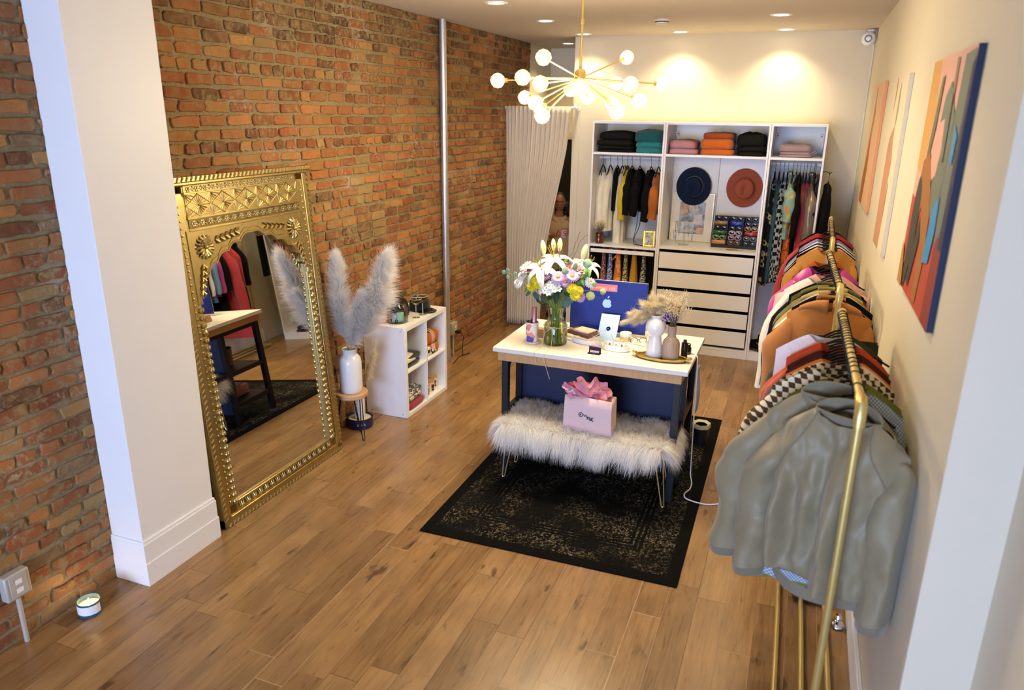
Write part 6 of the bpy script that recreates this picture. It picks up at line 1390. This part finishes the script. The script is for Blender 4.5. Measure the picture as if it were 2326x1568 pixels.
g.tube([(-.007, -.105, 1.424), (0, -.108, 1.427), (.007, -.105, 1.424)], .0026, 6); g.build('glasses', pm('dark_frame', '#17110f', .2), pe)
G().ball((.076, -.004, 1.378), .007, 8, 6).build('earring', M_silver, pe)
M_sh = fabric('beige_shirt', '#b79a6a', bump=.3)
def ringz(z, rx, ry, cy=0, n=28, ph=0): return [(rx*cos(2*PI*k/n)*(1 + .03*sin(6*PI*k/n + ph)), cy + ry*sin(2*PI*k/n), z) for k in range(n)]
G().rings([ringz(.74, .165, .125), ringz(.85, .158, .118, 0, 28, 1), ringz(.95, .150, .112, 0, 28, 2), ringz(1.06, .158, .115, 0, 28, 1), ringz(1.14, .165, .108), ringz(1.19, .150, .092, .005), ringz(1.225, .098, .075, .01), ringz(1.243, .065, .062, .012)], caps=False).build('shirt', M_sh, pe, smooth=180)
for s, pth in ((-1, [(-.135, .01, 1.195), (-.175, .008, 1.14), (-.208, 0, .955), (-.16, -.09, .985), (-.105, -.16, 1.02)]), (1, [(.135, .01, 1.195), (.175, .01, 1.14), (.208, .01, .955), (.19, -.03, .83), (.178, -.055, .76)])):
    G().tube([pth[0]] + pth[1:], [.062, .064, .056, .048, .042], 14).build('sleeve', M_sh, pe, smooth=180)
g = G()
for s in (-1, 1): g.grid(lambda u, v: (s*(.010 + .07*u + .015*v), -.072 - .02*v + .055*u*u, 1.262 - .065*v*(1 - .5*u) - .03*(1-u)), 7, 5)
g.build('collar', M_sh, pe, solid=.004)
G().rings([ringz(.80, .155, .118), ringz(.70, .168, .128), ringz(.62, .165, .125)], caps=False).build('trousers', fabric('tan_trousers', '#8f7a58'), pe)
for s in (-1, 1): G().tube([(s*.085, 0, .72), (s*.09, -.004, .43), (s*.09, .008, .075)], [.092, .07, .058], 14).build('trouser_leg', fabric('tan_trousers', '#8f7a58'), pe); G().ball((s*.09, -.045, .035), .05, 12, 8, (.85, 1.9, .68)).build('shoe', M_black, pe)
MW = pe.matrix_basis if False else Matrix.Translation((-2.715, 8.62, 0)) @ Matrix.Rotation(rad(17), 4, 'Z')
mp = MW @ Vector((.062, -.262, 1.03))
mg_ = thing('mug', 'pink mug with a dark swirl held by the person behind the curtain', 'mug', mp, rad(17))
G().lathe([(0, .001), (.036, .001), (.039, .006), (.039, .09), (.0355, .09), (.035, .012), (0, .008)], 28).build('cup', pm('pink_glaze', '#d29aa2', .25, coat=.3), mg_)
G().tube([(-.037, 0, .075), (-.058, 0, .07), (-.064, 0, .045), (-.058, 0, .022), (-.037, 0, .016)], .005, 8).build('handle', pm('pink_glaze', '#d29aa2', .25, coat=.3), mg_)
sp = [(.012*cos(a) + .004, .047 + (.016 if a < PI else -.0)*0 + .018*sin(a)) for a in np.linspace(.3, 4.4, 12)]
def onm(a, z): t = a/.039 - PI/2; return (.0398*cos(t), .0398*sin(t), z)
g = G(); S_ = [(.014, .070), (.006, .078), (-.006, .076), (-.010, .066), (-.004, .056), (.006, .050), (.012, .040), (.006, .028), (-.006, .026), (-.013, .034)]
g.tube([onm(a + .006, z) for a, z in S_], .0035, 6); g.tube([onm(.018, .05), onm(.026, .058), onm(.034, .05)], .003, 6); g.build('lettering', pm('maroon_ink', '#4a1420', .5), mg_)
# ------------------------------------------------------------------ clothes racks along the right wall
def rack(name, label, xn, yn, xf, yf, zr=1.55, hw=.112):
    t = thing(name, label, 'clothes rack', ((xn + xf)/2, (yn + yf)/2, 0)); T = Matrix.Translation((-(xn + xf)/2, -(yn + yf)/2, 0)); r = .0145
    def P(nm, g, parent=None): return g.tf(T).build(nm, M_rail, parent or t)
    P('rail', G().cyl((xn, yn + .03, zr), (xf, yf - .03, zr), r, 16))
    for x, y, s in ((xn, yn, 1), (xf, yf, -1)):
        P('upright', G().cyl((x, y, .03), (x, y, zr - .035), r, 16))
        P('elbow', G().tube([(x, y, zr - .075), (x, y, zr - .03), (x, y + s*.012, zr - .006), (x, y + s*.035, zr), (x, y + s*.07, zr)], .0195, 14))
        P('foot', G().cyl((x - hw, y, .022), (x + hw, y, .022), r, 14).ball((x - hw, y, .020), .0185, 10, 8).ball((x + hw, y, .020), .0185, 10, 8))
    for dx in (-hw, 0, hw): P('base_bar', G().cyl((xn + dx, yn, .022), (xf + dx, yf, .022), .0125, 14))
    return t
RC = (.258, 2.48, .240, 3.78); RB = (.250, 4.28, .215, 5.50); RA = (.250, 6.03, .266, 7.42); ZR = 1.55
rack('clothes_rack', 'gold pipe clothes rack nearest to the front, carrying the bomber jackets', *RC)
rack('clothes_rack', 'middle gold pipe clothes rack carrying the tan corduroy jacket', *RB)
rack('clothes_rack', 'farthest gold pipe clothes rack next to the right wardrobe', *RA)
def on(R, y): k = (y - R[1]) / (R[3] - R[1]); return R[0] + (R[2] - R[0]) * k
F_sage = pm('sage_nylon', '#8b8063', .52, var=.10, scale=8, bump=.35, bs=18, sheen=.2); F_rib = fabric('sage_rib', '#7f7762', bs=200)
F_mesh = pat_mat('mesh_knit', 'checker', '#6e7f92', '#c5d2de', 140); F_lime = fabric('olive_lime', '#82833a'); F_chk = pat_mat('brown_checker', 'checker', '#4d3423', '#e6dcbc', 46)
F_cream = fabric('cream_knit', '#e6dfcd'); F_org2 = fabric('tangerine', '#d98244'); F_mar = fabric('maroon', '#4e201c'); F_ored = fabric('orange_red', '#c4532a'); F_wht = fabric('white_cotton', '#ebe9ea'); F_olv = fabric('dark_olive', '#34351f')
F_tan = fabric('tan_corduroy', '#b5763c'); F_kh = fabric('khaki', '#a38a55'); F_olg = fabric('olive_green', '#5a5a26'); F_pk = fabric('pale_pink', '#e0a6a2'); F_grn = fabric('leaf_green', '#5fa04a'); F_mag = pm('magenta_satin', '#b23a8c', .3, var=.2, scale=14, bump=.3, bs=20, sheen=.3); F_cor = fabric('coral_red', '#b0383a'); F_lbl = fabric('light_blue', '#6d93b8')
F_gld = pm('gold_foil', '#b09a5a', .3, .6, .3, 25, .6, 40); F_lth = pm('black_leather', '#0b0b0c', .3, 0, .1, 10, .3, 30, coat=.2)
def hang(R, y, name, label, mat, hlabel, grp, dz=.085, dx=-.014, hang_dx=0, hw=.2, rz=0, **kw):
    x = on(R, y) + dx
    garment(name, label, 'clothing', mat, (x, y, ZR - dz), rz, group=None, **kw)
    if hlabel: hanger(hlabel, (on(R, y), y, ZR + .0165 - .0205 - .075), rz, w=min(hw, .155), group=grp)
LS = dict(sl=.50, sr=.052, so=.02)
gC, gB, gA = 'hangers on the near rack', 'hangers on the middle rack', 'hangers on the far rack'
H_ = lambda s: 'black velvet hanger carrying the ' + s
# near rack
hang(RC, 2.655, 'bomber_jacket', 'sage grey bomber jacket hanging frontmost on the near rack', F_sage, H_('frontmost sage bomber jacket'), gC, dz=.105, dx=-.016, rz=rad(-25), sw=.222, L=.66, bw=.215, th=.085, sl=.60, sr=.085, so=.035, fold=.042, collar='band', cmat=F_rib, hem=F_rib, cuff=F_rib, seed=5, nk=.10, drop=.10, dip=.03, fo=-.03, wr=.028, res=3, seam=F_rib)
hang(RC, 2.79, 'bomber_jacket', 'second sage grey bomber jacket right behind the frontmost one', F_sage, H_('second sage bomber jacket'), gC, dz=.092, dx=-.058, rz=rad(-10), sw=.225, L=.66, bw=.215, th=.065, sl=.60, sr=.085, so=.070, fold=.020, collar='band', cmat=F_rib, hem=F_rib, cuff=F_rib, seed=6, nk=.10, drop=.10, dip=.03, wr=.024, res=2)
hang(RC, 2.855, 'mesh_knit', 'grey blue mesh knit behind the bomber jackets', F_mesh, H_('grey blue mesh knit'), gC, dz=.085, sw=.21, L=.83, bw=.235, th=.03, seed=7, **LS)
hang(RC, 2.905, 'sweater', 'olive lime sweater right behind the mesh knit', F_lime, H_('front olive lime sweater'), gC, sw=.205, L=.88, bw=.29, th=.025, seed=8, **LS)
hang(RC, 2.955, 'sweater', 'olive lime sweater in front of the checkered knits', F_lime, H_('rear olive lime sweater'), gC, dz=.082, sw=.205, L=.88, bw=.30, th=.025, seed=9, **LS)
hang(RC, 3.025, 'checkered_knit', 'front brown and cream checkered knit on the near rack', F_chk, H_('front checkered knit'), gC, dz=.07, dx=-.045, sw=.225, L=.66, th=.035, seed=10, sl=.56, sr=.062, so=.05, dip=.02)
hang(RC, 3.095, 'checkered_knit', 'rear brown and cream checkered knit next to the white sweaters', F_chk, H_('rear checkered knit'), gC, dz=.066, dx=-.03, sw=.215, L=.64, th=.03, seed=11, sl=.54, sr=.056, so=.03, dip=.02)
hang(RC, 3.145, 'sweater', 'cream white sweater right behind the checkered knits', F_cream, H_('front cream white sweater'), gC, sw=.205, L=.62, th=.022, seed=12, **LS)
hang(RC, 3.185, 'sweater', 'cream white sweater in front of the tangerine one', F_cream, H_('rear cream white sweater'), gC, sw=.205, L=.62, th=.022, seed=13, **LS)
hang(RC, 3.23, 'sweater', 'light tangerine sweater between the cream and maroon ones', F_org2, H_('light tangerine sweater'), gC, sw=.205, L=.62, th=.022, seed=14, **LS)
for k, (y, w_) in enumerate(((3.275, 'nearest'), (3.315, 'middle'), (3.355, 'farthest'))): hang(RC, y, 'sweater', 'maroon sweater, %s of the three maroon ones on the near rack' % w_, F_mar, H_('%s maroon sweater' % w_), gC, sw=.205, L=.62, th=.022, seed=15 + k, **LS)
for k, (y, w_) in enumerate(((3.40, 'nearest'), (3.44, 'middle'), (3.48, 'farthest'))): hang(RC, y, 'sweater', 'orange red sweater, %s of the three orange red ones' % w_, F_ored, H_('%s orange red sweater' % w_), gC, sw=.205, L=.62, th=.022, seed=18 + k, **LS)
hang(RC, 3.545, 'blouse', 'bright white blouse at the far part of the near rack', F_wht, H_('bright white blouse'), gC, dz=.07, dx=-.06, sw=.215, L=.78, th=.03, seed=22, bw=.24)
hang(RC, 3.605, 'jacket', 'dark olive jacket behind the white blouse', F_olv, H_('dark olive jacket'), gC, sw=.205, L=.7, th=.03, seed=23, **LS)
for k, y in enumerate((3.655, 3.70)):
    t = thing('folded_trousers', ('dark olive trousers folded over a hanger, nearer pair', 'dark olive trousers folded over a hanger, farther pair')[k], 'clothing', (on(RC, y), y, ZR - .10), group='trousers on the near rack')
    G().grid(lambda u, v: (-.15 + .30*u + .02*sin(4*v), .016*math.copysign(1, v - .5)*min(1, abs(v - .5)*8), -.02 - .62*abs(2*v - 1)), 10, 21).build('trousers', F_olv, t, smooth=75)
    hanger(('black hanger under the nearer folded olive trousers', 'black hanger under the farther folded olive trousers')[k], (on(RC, y), y, ZR + .0165 - .0205 - .075), w=.14, group=gC)
hanger('empty black hanger sticking out to the right of the near rack', (on(RC, 3.52), 3.512, ZR + .0165 - .0205 - .075), w=.205, group=gC)
# middle rack
hang(RB, 4.395, 'corduroy_jacket', 'tan corduroy jacket with a wide collar frontmost on the middle rack', F_tan, H_('tan corduroy jacket'), gB, dz=.10, dx=-.03, sw=.222, L=.72, th=.055, sl=.58, sr=.066, so=.01, collar='fold', seed=30, nk=.07)
hang(RB, 4.475, 'jacket', 'black jacket right behind the tan corduroy jacket', M_blackfab, H_('front black jacket'), gB, sw=.215, L=.8, th=.03, seed=31, sl=.58, sr=.056, so=.03)
hang(RB, 4.52, 'cardigan', 'cream cardigan between the black and khaki garments', F_cream, H_('cream cardigan'), gB, sw=.205, L=.7, th=.022, seed=32, **LS)
hang(RB, 4.57, 'shirt', 'khaki shirt, nearer of the two khaki ones', F_kh, H_('nearer khaki shirt'), gB, sw=.208, L=.72, th=.022, seed=33, collar='fold', **LS)
hang(RB, 4.62, 'shirt', 'khaki shirt, farther of the two khaki ones', F_kh, H_('farther khaki shirt'), gB, sw=.208, L=.72, th=.022, seed=34, **LS)
hang(RB, 4.665, 'camisole', 'black top with white tags behind the khaki shirts', M_blackfab, H_('black top with white tags'), gB, sw=.20, L=.6, th=.022, seed=35, **LS)
hang(RB, 4.72, 'shirt', 'olive green shirt, nearer of the two olive ones', F_olg, H_('nearer olive green shirt'), gB, sw=.208, L=.75, th=.022, seed=36, collar='fold', **LS)
hang(RB, 4.765, 'shirt', 'olive green shirt, farther of the two olive ones', F_olg, H_('farther olive green shirt'), gB, sw=.208, L=.75, th=.022, seed=37, **LS)
hang(RB, 4.815, 'jacket', 'long black jacket behind the olive shirts', M_blackfab, H_('long black jacket'), gB, sw=.22, L=1.0, th=.03, seed=38, sl=.6, sr=.058, so=.05)
sk = thing('skirt', 'black skirt with gold foil trim clipped to a black hanger', 'clothing', (on(RB, 4.88), 4.88, ZR - .155))
G().grid(lambda u, v: ((-.17 - .05*v) + (.34 + .1*v)*u, .03*sin(PI*u)*(.4 + v) + .012*sin(14*u), -.48*v), 26, 10).build('body', F_lth, sk, smooth=75, solid=.004)
G().grid(lambda u, v: (-.15 + .10*u, -.012 - .01*sin(PI*u), .008 - .10*v*(.6 + .4*u)), 8, 6).grid(lambda u, v: (.07 + .09*u, -.012 - .01*sin(PI*u), .008 - .09*v), 8, 6).build('gold_trim', F_gld, sk, smooth=75, solid=.004)
hanger('black clip hanger carrying the black and gold skirt', (on(RB, 4.88), 4.88, ZR + .0165 - .0205 - .075), w=.19, group=gB, clips=True)
hang(RB, 4.955, 'robe', 'long cream robe trailing out to the left of the middle rack', F_cream, H_('long cream robe'), gB, dx=-.055, sw=.215, L=.80, th=.035, bw=.235, seed=40, sl=.66, sr=.050, so=.045, shear=-.01)
hang(RB, 5.015, 'camisole', 'pale pink top with a white edge on the middle rack', F_pk, H_('pale pink top'), gB, dz=.07, sw=.205, L=.6, th=.022, seed=41, sl=.2, sr=.06, so=.02)
hang(RB, 5.06, 'shirt', 'leaf green shirt behind the pale pink top', F_grn, H_('leaf green shirt'), gB, sw=.212, L=.75, th=.022, seed=42, **LS)
hanger('wide empty black hanger behind the leaf green shirt', (on(RB, 5.13), 5.13, ZR + .0165 - .0205 - .075), w=.215, group=gB)
hang(RB, 5.25, 'satin_blouse', 'shiny magenta satin blouse at the far end of the middle rack', F_mag, H_('magenta satin blouse'), gB, dz=.065, dx=-.02, sw=.205, L=.62, th=.05, seed=43, sl=.5, sr=.085, so=.01, nk=.10, dip=.16, fold=.014)
hang(RB, 5.36, 'camisole', 'dark top behind the magenta satin blouse', M_blackfab, H_('dark top'), gB, dz=.08, sw=.2, L=.6, th=.03, seed=44)
hang(RB, 5.42, 'camisole', 'burnt orange top at the very end of the middle rack', F_or2, H_('burnt orange top'), gB, dz=.06, sw=.16, L=.6, th=.03, seed=45)
# far rack
FA = [(6.14, 'cardigan', 'tan orange cardigan frontmost on the far rack', fabric('tan_orange', '#b8803c'), dict(sw=.212, L=.75, **LS)), (6.20, 'blouse', 'peach blouse second from the front on the far rack', F_pk, dict(sw=.20, L=.65, **LS)), (6.26, 'jacket', 'black jacket with white edge at the front of the far rack', M_blackfab, dict(sw=.215, L=.8, **LS)), (6.34, 'blouse', 'white blouse, nearer of the two white ones on the far rack', F_wht, dict(sw=.208, L=.65, **LS)), (6.41, 'jacket', 'black blazer between the two white blouses on the far rack', M_blackfab, dict(sw=.21, L=.75, **LS)),
      (6.48, 'blouse', 'white blouse, farther of the two white ones on the far rack', F_wht, dict(sw=.205, L=.65, **LS)), (6.58, 'blouse', 'light blue blouse in the middle of the far rack', F_lbl, dict(sw=.21, L=.7, **LS)), (6.66, 'blouse', 'magenta blouse behind the light blue one on the far rack', F_mag, dict(sw=.205, L=.65, **LS)), (6.74, 'jacket', 'black coat behind the magenta blouse on the far rack', M_blackfab, dict(sw=.212, L=.95, **LS)), (6.86, 'robe', 'long coral red robe trailing left from the far rack', F_cor, dict(sw=.225, L=1.2, bw=.28, shear=-.10, sl=.8, sr=.075, so=.09)), (6.98, 'jacket', 'coral red jacket rearmost on the far rack', F_cor, dict(sw=.215, L=.75, **LS)),
      (7.10, 'coat', 'black coat at the far end of the far rack', M_blackfab, dict(sw=.20, L=.9, **LS))]
for k, (y, nm, lb, m, kw) in enumerate(FA):
    hang(RA, y, nm, lb, m, H_(lb.split(' on the')[0].split(' at the')[0].split(' frontmost')[0].split(' second')[0].split(' between')[0].split(' in the')[0].split(' behind')[0].split(' trailing')[0].split(' rearmost')[0].replace(',', '')), gA, dx=-.02, th=.03, seed=50 + k, **kw)
# things at the foot of the near rack
tag(G().box(-.10, .10, -.07, .07, .001, .06).build('pouch', pm('purple_cloth', '#4a2a9a', .7), loc=(.265, 3.72, .036), rot=(0, 0, .1), bevel=.02), 'purple folded pouch on the base bars of the near rack', 'pouch')
tag(G().lathe([(0, .001), (.03, .001), (.034, .01), (.026, .03), (.012, .04), (.018, .055), (.012, .07), (0, .072)], 24).build('ornament', M_chrome, loc=(.415, 3.50, 0)), 'small shiny chrome ornament on the floor by the right baseboard', 'ornament')

# ------------------------------------------------------------------ paintings
def canvas(label, y0, y1, z0, z1, side, base, shapes, dep=.022):
    y0, y1, z0, z1 = y0*1.046, y1*1.046, HC + (z0 - HC)*1.046, HC + (z1 - HC)*1.046
    t = thing('painting', label, 'painting', (XR - dep, (y0 + y1)/2, z0)); cy = (y0 + y1)/2; h = z1 - z0; w = y1 - y0
    cv = G().box(0, dep - .001, -w/2, w/2, 0, h).build('canvas', side, t, smooth=0, bevel=.002)
    d = .0012
    for k, (nm, m, poly) in enumerate([('background', base, [(0, 0), (1, 0), (1, 1), (0, 1)])] + shapes):   # poly in (u from far edge to near edge, v up)
        e = .0005 + .0004*k
        G().prism([(w/2 - u*w*.998 - .001*w, v*h*.998 + .001*h) for u, v in poly], lambda a, b: (-e, a, b), (.0003, 0, 0)).build(nm, m, cv, smooth=0)
    return t
def pt(n, h): return pm('paint_' + n, h, .65, var=.06, scale=25, bump=.1, bs=300)
def blob(cx, cy, rx, ry, n=22, rot=0, s=0):
    r = random.Random(int(cx*100 + cy*37 + s)); k = r.uniform(0, 6)
    out = []
    for t in np.linspace(0, 2*PI, n + 1)[:-1]:
        q = 1 + .10*sin(3*t + k); a, b = rx*q*cos(t), ry*q*sin(t); out.append((min(1, max(0, cx + a*cos(rot) - b*sin(rot))), min(1, max(0, cy + a*sin(rot) + b*cos(rot)))))
    return out
PK, OC, OLV, NV, BL, RD, BR, CHR, SG = pt('pink', '#dfa996'), pt('ochre', '#d6a04c'), pt('olive', '#6f6d46'), pt('navy', '#15233f'), pt('blue', '#2f8fc4'), pt('red', '#b8452a'), pt('brown', '#a1672a'), pt('charcoal', '#3a352a'), pt('sagegrey', '#6d7568')
DR = pt('dark_red', '#8f2a22')
canvas('near painting with abstract ochre, charcoal and navy figures on the right wall', 2.688, 3.572, 1.757, 2.648, NV, PK, [
    ('ochre_field', OC, [(0, 1), (.22, 1), (.26, .80), (.20, .62), (.10, .52), (.0, .55)]), ('red_field', RD, [(0, 0), (1, 0), (1, .30), (.78, .36), (.5, .40), (.2, .40), (0, .42)]), ('dark_red_field', DR, [(.82, 0), (1, 0), (1, .34), (.85, .34)]),
    ('sage_field', SG, [(.80, .98), (.99, .99), (.99, .40), (.84, .30), (.76, .5)]), ('navy_sliver', NV, [(.955, .94), (1, .96), (1, .3), (.93, .30)]), ('sage_figure', SG, [(.50, .84), (.60, .90), (.68, .84), (.78, .78), (.80, .55), (.72, .40), (.60, .38), (.50, .55), (.46, .7)]), ('pink_shape', PK, [(.46, .74), (.58, .76), (.62, .64), (.58, .54), (.44, .50), (.40, .60)]),
    ('olive_arm', OLV, [(.34, .92), (.40, .93), (.38, .72), (.30, .54), (.22, .48), (.26, .62)]), ('brown_figure', BR, [(.20, .58), (.36, .62), (.50, .52), (.62, .38), (.66, .2), (.62, .02), (.52, .02), (.50, .25), (.36, .40), (.24, .20), (.10, .10), (.16, .34)]), ('charcoal_shape', CHR, blob(.22, .28, .10, .25, rot=-.08)), ('charcoal_leg', CHR, [(.28, .06), (.36, .04), (.46, .26), (.40, .36), (.30, .2)]),
    ('blue_shape', BL, [(.68, .42), (.80, .48), (.82, .34), (.78, .22), (.64, .20)]), ('blue_spot', BL, [(.86, .74), (.93, .70), (.92, .60), (.86, .62)]), ('olive_line', OLV, [(.66, .98), (.69, .98), (.72, .6), (.69, .6)]), ('ochre_texture', pt('speckled_ochre', '#b37f36'), [(0, 0), (.16, 0), (.10, .12), (.04, .18), (0, .2)])])
CRM = pt('canvas_cream', '#d9cdb4'); TN = pt('tan_pink', '#bd8a6e')
canvas('middle painting of a plain tan shape on cream on the right wall', 4.435, 5.01, 1.712, 2.652, CRM, CRM, [('tan_shape', TN, [(0, .0), (.55, .0), (.60, .2), (.52, .38), (.60, .52), (.45, .62), (.40, .72), (.28, .70), (.10, .66), (0, .60)]), ('olive_leaf', pt('leaf_olive', '#a3966a'), blob(.42, .84, .06, .12)), ('tan_edge', TN, [(0, .80), (.10, .92), (.06, 1), (0, 1)]), ('rose_line', pt('rose_line', '#a06a55'), [(.60, .40), (.64, .40), (.60, .20), (.57, .20)])])
SAL = pt('salmon', '#cf8f66'); TR = pt('terracotta', '#a9652f')
canvas('far painting in peach and terracotta on the right wall', 5.89, 6.76, 1.782, 2.673, SAL, pt('peach', '#e3b88e'), [('terracotta_shape', TR, [(.0, .0), (.30, .0), (.42, .3), (.36, .55), (.46, .75), (.30, .98), (.24, .7), (.14, .4), (0, .2)]), ('olive_stroke', pt('leaf_olive', '#a3966a'), [(.30, .95), (.40, .98), (.36, .6), (.28, .5)])])

# ------------------------------------------------------------------ light
W = D.worlds.new('world'); SC.world = W; W.use_nodes = True; nt = W.node_tree; bgd = nt.nodes['Background']; bgd.inputs[0].default_value = (.46, .62, 1.0, 1); bgd.inputs[1].default_value = .8
WARM = (1, .81, .50)
for x, y, lb in cans:
    e = 40
    if y > 8.0 and y < 8.2: e = 44
    if y > 9: e = 45
    spot(x, y, e, 2.1, .7, col=WARM)
for x, y in off: spot(x, y, 40, 2.1, .7, col=WARM)
for i, (x, y) in enumerate(off): can(x, y, 'recessed ceiling light, ' + ('fourth from the back in the left row', 'third from the back in the right row', 'fourth from the back in the right row', 'fifth from the back in the right row')[i])
l = D.lights.new('chandelier_light', 'POINT'); l.energy = 110; l.color = (1, .83, .55); l.shadow_soft_size = .28
o = D.objects.new('chandelier_light', l); COL.objects.link(o); o.location = HUB - Vector((0, 0, .16))
l = D.lights.new('shop_window_daylight', 'AREA'); l.shape = 'RECTANGLE'; l.size = 3.3; l.size_y = 1.5; l.energy = 430; l.color = (.44, .60, 1.0)
o = D.objects.new('shop_window_daylight', l); COL.objects.link(o); o.location = (-1.39, -3.82, 1.05); o.rotation_euler = (PI/2, 0, 0)
vs_t = SC.view_settings; SC.display_settings.display_device = 'sRGB'; vs_t.view_transform = 'Standard'; vs_t.look = 'None'; vs_t.gamma = 1; vs_t.use_curve_mapping = False; vs_t.exposure = 0.15
SC.cycles.use_denoising = True; SC.cycles.use_adaptive_sampling = True; SC.cycles.adaptive_threshold = .10; SC.cycles.adaptive_min_samples = 16; SC.cycles.max_bounces = 8; SC.cycles.diffuse_bounces = 4; SC.cycles.glossy_bounces = 4; SC.cycles.transmission_bounces = 6; SC.cycles.transparent_max_bounces = 10; SC.cycles.sample_clamp_indirect = 6; SC.cycles.caustics_reflective = False; SC.cycles.caustics_refractive = False
